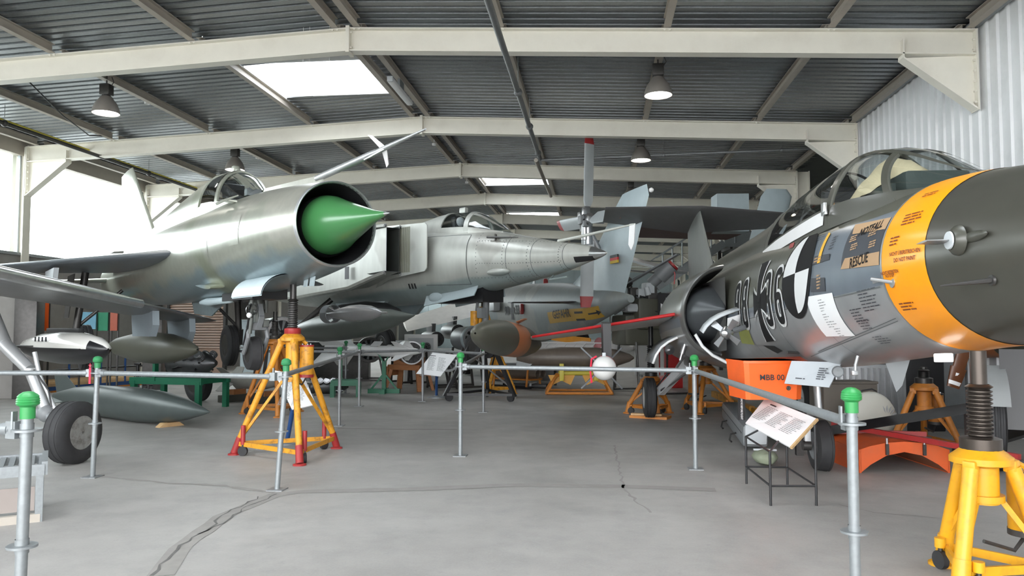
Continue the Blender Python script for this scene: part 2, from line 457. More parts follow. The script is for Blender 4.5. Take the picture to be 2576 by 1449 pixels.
# floor: concrete with patches
m, nt, b = _nodes('worn concrete'); N, L = nt.nodes, nt.links
tc = N.new('ShaderNodeTexCoord')
def nz_(scale, det=6, rough=0.6):
    n = N.new('ShaderNodeTexNoise'); n.inputs['Scale'].default_value = scale; n.inputs['Detail'].default_value = det; n.inputs['Roughness'].default_value = rough
    L.new(tc.outputs['Object'], n.inputs['Vector']); return n.outputs['Fac']
def rmp(v, a, b_, ca, cb):
    r = N.new('ShaderNodeValToRGB'); r.color_ramp.elements[0].position = a; r.color_ramp.elements[1].position = b_
    r.color_ramp.elements[0].color = (*ca, 1); r.color_ramp.elements[1].color = (*cb, 1); L.new(v, r.inputs[0]); return r.outputs[0]
def mixc(f, a, b_, mode='MIX'):
    x = N.new('ShaderNodeMix'); x.data_type = 'RGBA'; x.blend_type = mode
    for i, v in ((0, f), (6, a), (7, b_)):
        if isinstance(v, (int, float)): x.inputs[i].default_value = v
        elif isinstance(v, tuple): x.inputs[i].default_value = (*v, 1)
        else: L.new(v, x.inputs[i])
    return x.outputs[2]
c0 = rmp(nz_(0.45), 0.3, 0.7, (0.27, 0.258, 0.243), (0.40, 0.385, 0.366))
c1 = mixc(rmp(nz_(2.5, 8, 0.7), 0.45, 0.75, (0, 0, 0), (0.5, 0.5, 0.5)), c0, (0.20, 0.195, 0.19))
c2 = mixc(rmp(nz_(9, 6, 0.7), 0.62, 0.72, (0, 0, 0), (0.5, 0.5, 0.5)), c1, (0.20, 0.20, 0.20))
c2 = mixc(rmp(nz_(0.9, 3, 0.5), 0.52, 0.66, (0, 0, 0), (0.35, 0.35, 0.35)), c2, (0.19, 0.18, 0.165))
c3 = mixc(rmp(nz_(60, 3), 0.4, 0.7, (0, 0, 0), (0.18, 0.18, 0.18)), c2, (0.44, 0.43, 0.42))
L.new(c3, b.inputs['Base Color'])
b.inputs['Roughness'].default_value = 0.55
L.new(rmp(nz_(1.3, 5), 0.3, 0.7, (0.42,) * 3, (0.7,) * 3), b.inputs['Roughness'])
bp = N.new('ShaderNodeBump'); bp.inputs['Strength'].default_value = 0.15; bp.inputs['Distance'].default_value = 0.01
L.new(nz_(14, 6), bp.inputs['Height']); L.new(bp.outputs[0], b.inputs['Normal'])
concrete = m
floor = struct(part('floor', bx((XL - 1, YF, -0.2), (XR + 9, YB + 1, 0)), concrete), 'worn grey concrete hangar floor')

ground = struct(part('ground', bx((-70, -70, -0.4), (70, 120, -0.21)), mat('added yard ground', (0.42, 0.415, 0.40), 0.9, noise=0.15, scale=0.5)), 'added yard ground outside the hangar, unseen, shaping light from below')  # unseen ground, added to block sky light from below and bounce some back
# repaired joints and cracks in the floor: filler strips of their own shape
fillm = mat('joint filler', (0.27, 0.255, 0.24), 0.75, noise=0.2, scale=10)
crackm = mat('open crack', (0.12, 0.115, 0.11), 0.9, noise=0.3, scale=10)
def crack(name, pts, w0, m_, jit=0.02, z=0.0022):
    P = []
    for i in range(len(pts) - 1):
        a, b_ = flo(*pts[i]), flo(*pts[i + 1]); k = max(2, int((b_ - a).length / (0.2 if w0 > .05 else 0.09)))
        for j in range(k): P.append(a.lerp(b_, j / k))
    P.append(flo(*pts[-1])); V, F = [], []; g = random.Random(name)
    for i, p in enumerate(P):
        d = P[min(i + 1, len(P) - 1)] - P[max(i - 1, 0)]; n_ = Vector((-d.y, d.x, 0)).normalized(); c = p + n_ * g.uniform(-jit, jit)
        ww = w0 * (g.uniform(0.88, 1.12) if w0 > .05 else g.uniform(.4, 1.6)) / 2; V += [(c.x + n_.x * ww, c.y + n_.y * ww, z), (c.x - n_.x * ww, c.y - n_.y * ww, z)]
    for i in range(len(P) - 1): F.append((2 * i, 2 * i + 1, 2 * i + 3, 2 * i + 2))
    return part(name, (V, F), m_, floor)
crack('joint_patch', [(400, 1449), (450, 1380), (560, 1300), (690, 1245), (760, 1237), (1000, 1232), (1300, 1220), (1560, 1224), (1800, 1232)], 0.15, fillm, 0.008)
crack('floor_crack', [(385, 1449), (432, 1395), (470, 1362), (520, 1335), (570, 1290), (655, 1250)], 0.016, crackm, 0.025, 0.0035)
crack('floor_crack', [(500, 1345), (560, 1318), (620, 1275), (700, 1243)], 0.012, crackm, 0.02, 0.0035)
crack('joint_patch', [(255, 1198), (420, 1215), (560, 1222), (690, 1240)], 0.05, fillm, 0.012)
crack('joint_patch', [(850, 1078), (1000, 1080), (1150, 1081)], 0.07, fillm, 0.01)
crack('floor_crack', [(2110, 1270), (2200, 1290), (2330, 1300), (2420, 1312)], 0.012, fillm, 0.01)
crack('floor_crack', [(1545, 1120), (1560, 1190), (1570, 1225), (1600, 1260), (1640, 1290)], 0.02, fillm, 0.02)

# roof: corrugated sheets bay by bay, with the skylight openings left free
ceil_o = struct(_ob('ceiling', None), 'galvanised corrugated sheet roof on steel purlins')
PX = [-13.3, -11.38, -8.99, -6.54, -4.13, -3.77, -1.46, 1.10, 3.50, 5.45]
SKY = [(-6.47, -4.2, 13.4, 15.4), (-3.7, -1.53, 24.4, 25.9), (-3.7, -1.53, 32.2, 34.2), (-6.47, -4.2, 43.4, 45.4), (-6.47, -4.2, 2.4, 5.4), (-3.7, -1.53, 2.4, 5.4), (1.2, 3.4, 2.4, 5.4)]  # last three are out of view, added to light the near floor
PR = [(0, 0), (0.135, 0), (0.15, 0.075), (0.205, 0.075)]   # one corrugation, 0.22 m
def sheet(x0, x1, y0, y1):
    ys = []
    n = max(1, round((y1 - y0) / 0.22)); p = (y1 - y0) / n
    for i in range(n):
        for a, h in PR: ys.append((y0 + i * p + a * p / 0.22, h))
    ys.append((y1, 0)); V, F = [], []
    for x in (x0, x1):
        for y, h in ys: V.append((x, y, ztop(x) + 0.17 + h))
    k = len(ys)
    for i in range(k - 1): F.append((i, i + 1, k + i + 1, k + i))
    return V, F
bays = [(YF, FY[0])] + [(FY[i], FY[i + 1]) for i in range(len(FY) - 1)]
for y0, y1 in bays:
    for x0, x1 in zip([XL - 0.1] + PX[1:-1], PX[1:-1] + [XR + 0.3]):
        if x0 > -4.2 and x1 < -3.7:
            part('roof_sheet', sheet(x0, XM, y0, y1), roofm, ceil_o, 20); part('roof_sheet', sheet(XM, x1, y0, y1), roofm, ceil_o, 20); continue
        cut = [k for k in SKY if abs(k[0] - x0) < 0.2 and y0 - 0.1 < k[2] < y1]
        if cut:
            part('roof_sheet', sheet(x0, x1, y0, cut[0][2]), roofm, ceil_o, 20); part('roof_sheet', sheet(x0, x1, cut[0][3], y1), roofm, ceil_o, 20)
        else: part('roof_sheet', sheet(x0, x1, y0, y1), roofm, ceil_o, 20)
for x in PX:
    for y0, y1 in bays: part('purlin', ibeam((x, y0 + 0.12, ztop(x) + 0.075), (x, y1 - 0.12, ztop(x) + 0.075), 0.15, 0.11, 0.012, 0.01), purl, ceil_o)
# translucent skylights; the front three are unseen, added to brighten the floor
m, nt, b = _nodes('opal skylight'); N, L = nt.nodes, nt.links
t_ = N.new('ShaderNodeBsdfTransparent'); t_.inputs[0].default_value = (0.9, 0.93, 0.95, 1); tr = N.new('ShaderNodeBsdfTranslucent'); tr.inputs[0].default_value = (0.9, 0.92, 0.93, 1)
mx = N.new('ShaderNodeMixShader'); mx.inputs[0].default_value = 0.4; L.new(t_.outputs[0], mx.inputs[1]); L.new(tr.outputs[0], mx.inputs[2]); L.new(mx.outputs[0], N['Material Output'].inputs[0])
opal = m
for i, (x0, x1, y0, y1) in enumerate(SKY):
    k = struct(part('window_%d' % (20 + i), prism([(x0 - 0.06, y0 - 0.06, ztop(x0) + 0.30), (x1 + 0.06, y0 - 0.06, ztop(x1) + 0.30), (x1 + 0.06, y1 + 0.06, ztop(x1) + 0.30), (x0 - 0.06, y1 + 0.06, ztop(x0) + 0.30)], (0, 0, 0.01)), opal), 'bright opal skylight panel in the roof, the front three added unseen for light')
    kerb = [bx((x0 - 0.06, y0 - 0.05, ztop(XM) - 0.02 + 0.1), (x1 + 0.06, y0, ztop(XM) + 0.3)), bx((x0 - 0.06, y1, ztop(XM) + 0.08), (x1 + 0.06, y1 + 0.05, ztop(XM) + 0.3)),
            bx((x0 - 0.06, y0, ztop(x0) + 0.14), (x0, y1, ztop(x0) + 0.3)), bx((x1, y0, ztop(x1) + 0.14), (x1 + 0.06, y1, ztop(x1) + 0.3))]
    for q in kerb: part('window_frame', q, white, k)

# portal frames
for i, y in enumerate(FY):
    fr = struct(_ob('trim_%d' % (i + 1), None), 'cream painted steel portal frame of the hangar')
    h = 0.38
    for x in (XL, XR):
        part('rafter', ibeam((x, y, ztop(x) - h / 2), (XM, y, ztop(XM) - h / 2), h, 0.2, 0.022, 0.014), cream, fr)
        s = 1 if x == XL else -1
        xi = x + s * 0.02
        # haunch: triangular web with its sloping flange, and stiffener plates
        zb = ztop(x) - h
        part('haunch', join(prism([(xi, y - 0.007, zb + 0.01), (xi + s * 1.0, y - 0.007, zb + 0.01), (xi, y - 0.007, zb - 0.78)], (0, 0.014, 0)),
             beam((xi + s * 1.02, y, zb + 0.0), (xi, y, zb - 0.8), 0.2, 0.022)), cream, fr)
        part('stiffener', bx((xi + s * 1.0, y - 0.1, zb), (xi + s * 1.02, y + 0.1, zb + 0.27)), cream, fr)
        part('end_plate', bx((x + s * 0.0, y - 0.11, zb - 0.82), (x + s * 0.025, y + 0.11, ztop(x))), cream, fr)
        bl = [cyl((x + s * 0.025, y - 0.07, zb - 0.7 + k * 0.155), (x + s * 0.06, y - 0.07, zb - 0.7 + k * 0.155), 0.018, n=6) for k in range(8)]
        part('bolt_row', join(*bl), cream, fr)
        if x == XL or y > 17.5: part('column', ibeam((x - s * 0.17, y, 0), (x - s * 0.17, y, ztop(x) - 0.02), 0.34, 0.24, 0.022, 0.014, up=(1, 0, 0)), cream, fr)
    part('ridge_plate', bx((XM - 0.03, y - 0.13, ztop(XM) - h - 0.03), (XM + 0.03, y + 0.13, ztop(XM) + 0.02)), cream, fr)
    part('bolt_row', join(*[cyl((XM + 0.03, y - 0.07, ztop(XM) - q), (XM + 0.06, y - 0.07, ztop(XM) - q), 0.02, n=6) for q in (0.07, 0.32)]), cream, fr)
    if i < 7:
        part('purlin_bolt', join(*[cyl((x + q, y - 0.105, ztop(x) - 0.03), (x + q, y - 0.125, ztop(x) - 0.03), 0.02, n=6) for x in PX[1:-1] for q in (-0.04, 0.04)]), cream, fr)

# right wall: ribbed cladding up to the second frame in view, then the hall opens to an annexe
def ribs_y(x, y0, y1, z0, z1, p=0.3, d=0.035, flip=1):
    pr = []
    n = max(1, round((y1 - y0) / p)); q = (y1 - y0) / n
    for i in range(n): pr += [(y0 + i * q, 0), (y0 + i * q + q * 0.78, 0), (y0 + i * q + q * 0.82, d), (y0 + i * q + q * 0.96, d)]
    pr.append((y1, 0)); V, F = [], []
    for z in (z0, z1):
        for y, h in pr: V.append((x - flip * h, y, z))
    k = len(pr)
    for i in range(k - 1): F.append((i, i + 1, k + i + 1, k + i))
    return V, F
XW = XR + 0.06
wr = struct(_ob('wall_right', None), 'white ribbed sheet cladding on the right hangar wall')
yy = YF
while yy < 17.05:
    y2 = min(yy + 2.0, 17.1); part('cladding_panel', ribs_y(XW, yy, y2, 0.0, ztop(XR) + 0.16), wallp, wr, 20); yy = y2 + 0.0
    if y2 >= 17.1: break
part('backing', bx((XW + 0.01, YF, 0), (XW + 0.1, 17.1, ztop(XR) + 0.24)), wallp, wr)
part('top_rail', bx((XW - 0.12, YF, ztop(XR) + 0.02), (XW - 0.04, 17.0, ztop(XR) + 0.12)), galv, wr)
# annexe beyond: green side wall, back wall
an = struct(_ob('wall_annexe', None), 'dim green painted annexe wall behind the columns')
gw = mat('dull green wall', (0.16, 0.20, 0.11), 0.6, noise=0.1)
part('side_wall', bx((XR + 8.0, 17.1, 0), (XR + 8.1, YB, 6.5)), gw, an)
part('gable', bx((XW, 17.1, 0), (XR + 8.0, 17.2, 6.3)), gw, an)
part('annexe_roof', bx((XW - 0.1, 17.1, 6.1), (XR + 8.1, YB, 6.2)), midgrey, an)
# back wall
wb = struct(_ob('wall_back', None), 'pale blue sheet cladding on the far end wall')
xx = XL
while xx < XR + 8:
    part('cladding_panel', join(bx((xx + 0.02, YB - 0.02, 0), (xx + 0.97, YB + 0.05, 6.8)), bx((xx - 0.01, YB - 0.0, 0), (xx + 0.02, YB + 0.05, 6.8))), wallb, wb); xx += 1.0
part('backing', bx((XL - 1, YB + .06, 0), (XR + 9, YB + .15, 7)), wallb, wb)
# left wall: solid plinth below, long glazing above
wl = struct(_ob('wall_left', None), 'grey plinth wall under the long left glazing')
plin = mat('grey concrete plinth', (0.26, 0.25, 0.24), 0.7, noise=0.15)
ZS, ZT = 3.2, 5.62
for (y0, y1) in bays:
    part('plinth', bx((XL - 0.25, y0, 0), (XL - 0.12, y1, ZS)), plin, wl)
    part('sill', bx((XL - 0.3, y0, ZS), (XL - 0.05, y1, ZS + 0.07)), galvd, wl)
    part('head', bx((XL - 0.3, y0, ZT), (XL - 0.1, y1, ZT + 0.45)), purl, wl)
for i, (y0, y1) in enumerate(bays):
    k = struct(part('window_%d' % (i + 1), bx((XL - 0.2, y0 + 0.02, ZS + 0.07), (XL - 0.19, y1 - 0.02, ZT)), wglass), 'tall clear glazing bay in the left hangar wall')
    for j in (0.0, 1.0): part('window_frame', bx((XL - 0.23, y0 + 0.03 + j * (y1 - y0 - 0.1), ZS + 0.07), (XL - 0.16, y0 + 0.07 + j * (y1 - y0 - 0.1), ZT)), galv, k)

# ------------------------------------------------------------------ shared aircraft bits
def wheel(parent, c, axle, r, wd, hubm, name='wheel', treads=3):
    """aircraft wheel: tyre with grooves, rim and hub cap; axle points to the outer face"""
    c, a = Vector(c), Vector(axle).normalized(); h = wd / 2; rr = r * 0.5
    prof = [(-h * 0.2, rr), (-h * .9, rr * 1.02), (-h, rr * 1.12), (-h, r * 0.78), (-h * 0.82, r * 0.93)]
    for k in range(treads):
        q = -h * 0.55 + 1.1 * h * k / max(1, treads - 1)
        prof += [(q - 0.012, r), (q - 0.008, r * 0.982), (q + 0.008, r * 0.982), (q + 0.012, r)]
    prof += [(h * 0.82, r * 0.93), (h, r * 0.78), (h, rr * 1.12), (h * .9, rr * 1.02), (h * 0.2, rr)]
    w_ = part(name, turn(prof, c, a, 36), rubber, parent, 50)
    rim = []
    for s in (1, -1):
        rim += [turn([(h * 0.95, rr * 1.1), (h * 0.98, rr * 1.02), (h * 0.7, rr * 0.9), (h * 0.55, rr * 0.5), (h * 0.9, rr * 0.32), (h * 0.95, rr * 0.1), (h * 0.95, 0.001)], c, a * s, 28)]
    part('rim', join(*rim), hubm, w_)
    A, B = _frame(a)
    for t in [2 * PI * k / 8 for k in range(8)]: part('rim_bolt', cyl(c + a * (h * 0.6) + (A * math.cos(t) + B * math.sin(t)) * rr * 0.7, c + a * (h * 0.74) + (A * math.cos(t) + B * math.sin(t)) * rr * 0.7, rr * 0.07, n=6), steel, w_)
    return w_
def canopy_rings(B, x0, x1, n=16, nx=10, off=0.0):
    return [[B.S(x0 + (x1 - x0) * i / nx, PI * j / n, off) for j in range(n + 1)] for i in range(nx + 1)]
def arch(B, x0, x1, off=0.012, n=24, tilt=0.0, a0=0.0, a1=PI):
    """raised frame strip over a canopy, optionally raked"""
    R_ = []
    for k in (0, 1):
        x = (x0, x1)[k]; R_.append([B.S(x + tilt * (math.sin(a0 + (a1 - a0) * j / n)), a0 + (a1 - a0) * j / n, off) for j in range(n + 1)])
    inner = [[B.S(p.x, a0 + (a1 - a0) * j / n, -0.012) for j, p in enumerate(r)] for r in R_]
    return loft([inner[0], R_[0], R_[1], inner[1]], False, False)

# ------------------------------------------------------------------ starfighter type jet on the right
PF = R(-2.8)
jf = thing('fighter_jet', 'grey and olive needle-nosed fighter jet with orange nose band, jacked up on the right', 'aircraft', at(2452, 662, 4.9), R(-87.6), None, PF)
bpy.context.view_layer.update()
FB = Body([(2.9, .02, .02, .02, -.14, 2), (2.3, .16, .16, .16, -.12, 2), (1.5, .35, .35, .35, -.07, 2), (.7, .49, .49, .49, -.03, 2), (0, .56, .56, .55, 0, 2.0), (-.5, .575, .59, .575, 0, 2.05),
           (-1, .59, .64, .60, 0, 2.1), (-2, .61, .72, .65, 0, 2.1), (-3.2, .61, .77, .68, 0, 2.1), (-4.4, .60, .79, .70, 0, 2.2), (-5.3, .64, .77, .70, 0, 2.3), (-6.5, .76, .74, .70, 0, 2.3),
           (-8, .66, .68, .62, 0, 2.2), (-10, .50, .52, .48, .02, 2), (-11.2, .42, .42, .42, .02, 2)])
zf = Zone('starfighter paint', 0.33, 0.25, 0.25)
zf.base((0.31, 0.32, 0.325))                                                       # silver grey belly
zf.over(zf.math('GREATER_THAN', zf.lin(0.0, 1, 0.13), 0.0), (0.17, 0.20, 0.235))     # blue grey flank
zf.over(zf.math('MULTIPLY', zf.math('LESS_THAN', zf.x, -1.72), zf.math('GREATER_THAN', zf.lin(0.02, 1, 0.10, 0.1), 0.0)), (0.115, 0.115, 0.092))   # olive rear flank
zf.over(zf.math('GREATER_THAN', zf.lin(0.045, 1, -0.36), 0.0), (0.095, 0.095, 0.075))  # olive back
zf.over(zf.math('GREATER_THAN', zf.x, 0.30), (0.07, 0.068, 0.056))                # dark nose
zf.over(zf.math('MULTIPLY', zf.math('LESS_THAN', zf.z, -0.56), zf.math('MULTIPLY', zf.math('LESS_THAN', zf.x, -2.55), zf.math('GREATER_THAN', zf.x, -4.2))), (0.75, 0.10, 0.02))
fpaint = zf.done(0.16, 0.05, (1, 1, 1), 5)
part('fuselage', FB.mesh(np.concatenate([np.linspace(-11.2, -3.4, 40), np.linspace(-3.3, 2.9, 52)]), 56), fpaint, jf)
band_m = mat('fluorescent orange band', (1.0, 0.34, 0.0), 0.35, noise=0.08, scale=2, coat=0.3)
part('orange_band', FB.band(-.03, .47, 0.003, 64, 6), band_m, jf, label='fluorescent orange band round the nose')
part('band_edge', FB.band(-.055, -.03, 0.004, 64, 1), aludull, jf)
# canopy
CB = Body([(.32, .05, .03, .02, .48, 2), (.1, .13, .11, .02, .47, 2), (0, .17, .165, .02, .46, 2), (-.2, .24, .263, .02, .46, 2), (-.4, .31, .363, .02, .46, 2), (-.7, .37, .49, .02, .46, 2), (-.95, .42, .57, .02, .46, 2.05), (-1.5, .455, .66, .02, .46, 2.05), (-2, .46, .68, .02, .46, 2), (-2.8, .44, .68, .02, .46, 2), (-3.5, .40, .64, .02, .46, 2), (-4.3, .36, .6, .02, .46, 2), (-6, .33, .62, .02, .46, 2), (-8, .30, .66, .02, .44, 2), (-9.6, .2, .45, .02, .4, 2)])
part('windscreen', loft(canopy_rings(CB, .25, -1.32), False, False), cglass, jf)
part('canopy_glass', loft(canopy_rings(CB, -1.36, -3.6), False, False), cglass, jf)
part('canopy_fairing', loft(canopy_rings(CB, -3.55, -9.6, 18, 20, off=0.004), False, False), fpaint, jf)
oldk = mat('dark olive frame paint', (0.06, 0.06, 0.048), 0.35, noise=0.1, coat=0.2)
part('canopy_frame', join(arch(CB, -1.29, -1.38, 0.014), arch(CB, -3.54, -3.62, 0.012),
     arch(CB, -.34, -.42, 0.012, tilt=-.35, a0=0.0, a1=R(66)), arch(CB, -.34, -.42, 0.012, tilt=-.35, a0=R(114), a1=PI),
     loft([[CB.S(x, R(a), 0.013) for x in np.linspace(.25, -1.3, 14)] for a in (108, 114)], False, False), loft([[CB.S(x, R(a), 0.013) for x in np.linspace(.25, -1.3, 14)] for a in (66, 72)], False, False),
     loft([[CB.S(x, R(a), 0.014) for x in np.linspace(.25, -3.6, 24)] for a in (164, 170, 186)], False, False), loft([[CB.S(x, R(a), 0.014) for x in np.linspace(.25, -3.6, 24)] for a in (-6, 10, 16)], False, False)), oldk, jf)
part('canopy_rail', loft([[CB.S(x, R(a), 0.018) for x in np.linspace(-1.4, -3.6, 18)] for a in (176, 166)], False, False), white, jf, label='pale canopy rail')
part('canopy_latch', join(box((-1.34, -.475, .63), (.07, .03, .1), .006), box((-1.32, -.48, .59), (.1, .02, .03), .004)), alu, jf)
# cockpit under the glass
part('cockpit_seat', join(rot(box((-2.25, 0, .76), (.12, .42, .44), .03), 'Y', 15, (-2.25, 0, .6)), box((-2.3, 0, .97), (.12, .24, .12), .03)), blackp, jf)
part('cockpit_tub', join(box((-1.5, 0, .62), (1.9, .6, .07)), box((-.55, 0, .64), (.3, .46, .16), .05)), mat('cockpit grey green', (0.05, 0.065, 0.06), 0.7), jf)
g = random.Random(3); dr = []
for i in range(9):
    dr.append([Vector((-.75 - .09 * i, -.33 + .66 * j / 12, .64 + .34 * math.sin(PI * j / 12) * math.sin(PI * (i + 1.5) / 11) + g.uniform(-.012, .012))) for j in range(13)])
part('instrument_cover', loft(dr, False, False), cloth, jf, 60, label='beige dust cloth over the instruments')
for s in (-1, 1): part('harness', tube([(-2.2, s * .13, .95), (-2.05, s * .16, .8), (-1.85, s * .17, .68)], .022, 6), mat('orange webbing', (0.6, 0.24, 0.05), 0.7), jf)
part('canopy_stiffener', arch(CB, -2.1, -2.16, -0.01), blackp, jf)
# intakes with half cones, both sides
gloss_dk = mat('intake lip grey', (0.16, 0.16, 0.155), 0.32, 0.3, noise=0.1, coat=0.2)
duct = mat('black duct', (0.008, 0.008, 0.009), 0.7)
conem = mat('black shock cone', (0.085, 0.093, 0.10), 0.36, 0.3, noise=0.15, scale=14)
def nac(x, off=0.0, n=28):
    t = min(1, max(0, (-3.45 - x) / 1.4)); yo = .66 + .02 * t; ro = .455 + .01 * t; rv = .565 + .02 * t
    if x < -6.0: q = (x + 6.0) / -3.2; yo -= .28 * q; ro *= 1 - .85 * q; rv *= 1 - .25 * q
    return [Vector((x - 1.5, -(yo - .06) - (ro + off) * max(0, math.sin(PI * j / n)) - .0, .05 + (rv + off) * math.cos(PI * j / n))) for j in range(n + 1)]
def slant(ring, k=0.30): return [Vector((p.x - k * math.sin(PI * j / (len(ring) - 1)) + .12 * math.cos(PI * j / (len(ring) - 1)), p.y, p.z)) for j, p in enumerate(ring)]
for s in (-1, 1):
    fl = (lambda sh: sh) if s < 0 else (lambda sh: ([(p[0], -p[1], p[2]) for p in sh[0]], [tuple(reversed(q)) for q in sh[1]]))
    xs = [-3.42, -3.55, -3.75, -4.0, -4.4, -4.9, -5.5, -6.2, -7.0, -8.0, -9.0]
    rings = [slant(nac(-3.42, -.045), .3), slant(nac(-3.35, -.022), .3), slant(nac(-3.38, 0), .3)] + [slant(nac(x, .0 + .02 * min(1, (-3.4 - x) * 3)), .3 * max(0, 1 - (-3.42 - x) / 1.2)) for x in xs[1:]]
    part('intake_nacelle', fl(loft(rings, False, False)), fpaint, jf)
    part('intake_lip', fl(loft([slant(nac(-3.46, -.05), .3), slant(nac(-3.36, -.03), .3), slant(nac(-3.335, -.012), .3), slant(nac(-3.36, .006), .3), slant(nac(-3.56, .016), .28)], False, False)), gloss_dk, jf)
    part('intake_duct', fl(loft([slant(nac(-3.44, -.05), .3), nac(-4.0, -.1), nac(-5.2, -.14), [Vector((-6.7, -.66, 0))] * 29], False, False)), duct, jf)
    part('splitter_plate', fl(loft([[Vector((-4.5, -.635, .44)), Vector((-4.5, -.635, -.46))], [Vector((-6.2, -.69, .5)), Vector((-6.2, -.69, -.5))]], False, False)), gloss_dk, jf)
    cp = [(-2.92, .004), (-3.25, .115), (-3.5, .205), (-3.62, .245), (-3.9, .285), (-4.05, .28), (-5.0, .2)]
    v, f = lathe([(h - 1.5, r * 1.32) for h, r in cp], 24, (0, -.66, .04), 'x')
    part('shock_cone', fl(([(p[0], min(p[1], -.62), p[2]) for p in v], f)), conem, jf)
    v, f = lathe([(-3.86, .385), (-3.89, .40), (-3.95, .40), (-3.97, .385)], 24, (-1.5, -.66, .04), 'x')
    part('cone_ring', fl(([(p[0], min(p[1], -.62), p[2]) for p in v], f)), darkst, jf)
# wings, tip tanks
wingm = mat('pale wing paint', (0.60, 0.60, 0.58), 0.4, 0.1, noise=0.06, dirt=(0.4, 0.4, 0.38), dirtamt=0.3)
wunder = mat('wing underside grey', (0.22, 0.23, 0.24), 0.45, noise=0.1)
for s in (-1, 1):
    part('wing', foil([((-5.65, s * .95, .08), (-9.0, s * .85, .08), .11, (0, 0, 1)), ((-6.75, s * 3.12, -.22), (-8.5, s * 3.12, -.22), .055, (0, 0, 1))]), wingm, jf)
    part('leading_edge_guard', foil([((-5.62, s * 1.0, .07), (-5.72, s * 1.0, .07), .05, (0, 0, 1)), ((-6.725, s * 3.1, -.215), (-6.81, s * 3.1, -.215), .04, (0, 0, 1))]), redbr, jf, label='red protective strip along the wing leading edge')
    tk = [(-4.35, .012), (-4.38, .05), (-4.5, .10), (-4.75, .155), (-5.1, .205), (-5.6, .243), (-6.1, .258), (-6.8, .262), (-7.6, .25), (-8.4, .19), (-9.2, .09), (-9.6, .02)]
    tz = -.26; org = (0, s * 3.38, tz)
    tt = part('tip_tank', rot(lathe(tk, 32, org, 'x'), 'Z', 7 * s, (-7.0, s * 3.3, tz)), olive, jf)
    part('tank_band', rot(lathe([(-6.0, .252), (-6.02, .258), (-7.0, .264), (-7.02, .26)], 32, org, 'x'), 'Z', 7 * s, (-7.0, s * 3.3, tz)), mat('salmon band', (0.42, 0.15, 0.06), 0.4, noise=0.12), tt)
    part('tank_fin', plate([(-6.3, s * 3.32, tz + .25), (-6.9, s * 3.32, tz + .26), (-6.9, s * 3.18, tz + .33), (-6.5, s * 3.2, tz + .31)], .012), mat('salmon band', (0, 0, 0)), tt)
# fin and T tail
finm = mat('grey fin paint', (0.20, 0.21, 0.20), 0.4, 0.1, noise=0.12)
part('tail_fin', foil([((-7.9, 0, .45), (-11.2, 0, .45), .18, (0, 1, 0)), ((-9.7, 0, 2.36), (-11.2, 0, 2.36), .08, (0, 1, 0))]), finm, jf)
stabm = mat('tailplane dark grey', (0.13, 0.13, 0.135), 0.45, noise=0.15)
for s in (-1, 1): part('tailplane', rot(foil([((-9.45, 0, 2.36), (-11.2, 0, 2.14), .08, (0, 0, 1)), ((-9.75, s * 1.8, 2.34), (-10.7, s * 1.8, 2.22), .04, (0, 0, 1))]), 'X', -2.5, (0, 0, 2.28)), stabm, jf)
part('tail_pipe', lathe([(-11.1, .40), (-11.6, .36), (-11.6, .33), (-11.0, .3)], 28, (0, 0, .02), 'x'), darkst, jf)
# ------------------------------------------------------------------ delta-wing jet with the green cone
jm = thing('fighter_jet', 'silver green delta-wing jet with green nose cone, raised on a yellow jack', 'aircraft', at(846, 563, 8.0), R(-47.5))
MB_ = Body([(0, .44, .44, .44, 0, 2), (-.06, .452, .452, .452, 0, 2), (-.5, .50, .50, .51, 0, 2), (-1.2, .555, .56, .58, 0, 2), (-2, .60, .61, .63, 0, 2.05), (-3, .62, .64, .66, 0, 2.05), (-4.5, .64, .65, .66, 0, 2.05),
            (-7, .66, .66, .66, 0, 2), (-9, .62, .62, .62, 0, 2), (-11.3, .5, .5, .5, 0, 2), (-12.2, .45, .45, .45, 0, 2)])
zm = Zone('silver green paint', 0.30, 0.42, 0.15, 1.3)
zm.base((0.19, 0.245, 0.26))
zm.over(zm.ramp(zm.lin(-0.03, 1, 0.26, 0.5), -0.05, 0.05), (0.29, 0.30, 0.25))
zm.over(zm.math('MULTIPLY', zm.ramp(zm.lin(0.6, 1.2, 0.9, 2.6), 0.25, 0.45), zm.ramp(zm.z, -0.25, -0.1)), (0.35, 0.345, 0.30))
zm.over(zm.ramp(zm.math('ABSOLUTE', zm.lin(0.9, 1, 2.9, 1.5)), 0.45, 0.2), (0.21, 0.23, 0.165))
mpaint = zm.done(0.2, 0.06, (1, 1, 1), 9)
mbell = palebl
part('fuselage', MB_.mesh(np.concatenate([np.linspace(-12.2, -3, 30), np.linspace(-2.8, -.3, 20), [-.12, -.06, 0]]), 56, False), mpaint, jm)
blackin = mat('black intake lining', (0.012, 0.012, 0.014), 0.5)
part('intake_lip', lathe([(-.03, .4525), (.012, .448), (.022, .44), (.012, .43), (-.02, .425)], 56, (0, 0, 0), 'x'), aludull, jm)
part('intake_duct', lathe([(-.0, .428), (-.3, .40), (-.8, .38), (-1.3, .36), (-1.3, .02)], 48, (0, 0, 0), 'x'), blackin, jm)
coneg = mat('green dielectric cone', (0.045, 0.17, 0.055), 0.30, noise=0.08, scale=5, coat=0.35)
cn = part('intake_cone', rot(lathe([(1.11, .018), (.9, .055), (.6, .128), (.3, .20), (.1, .248), (-.03, .285), (-.1, .305), (-.16, .315)], 48, (0, 0, 0), 'x'), 'Y', 1.5), coneg, jm, 60, label='shiny green nose cone')
part('cone_tip', rot(lathe([(1.2, .0008), (1.115, .017), (1.105, .018)], 24, (0, 0, 0), 'x'), 'Y', 1.5), alu, cn)
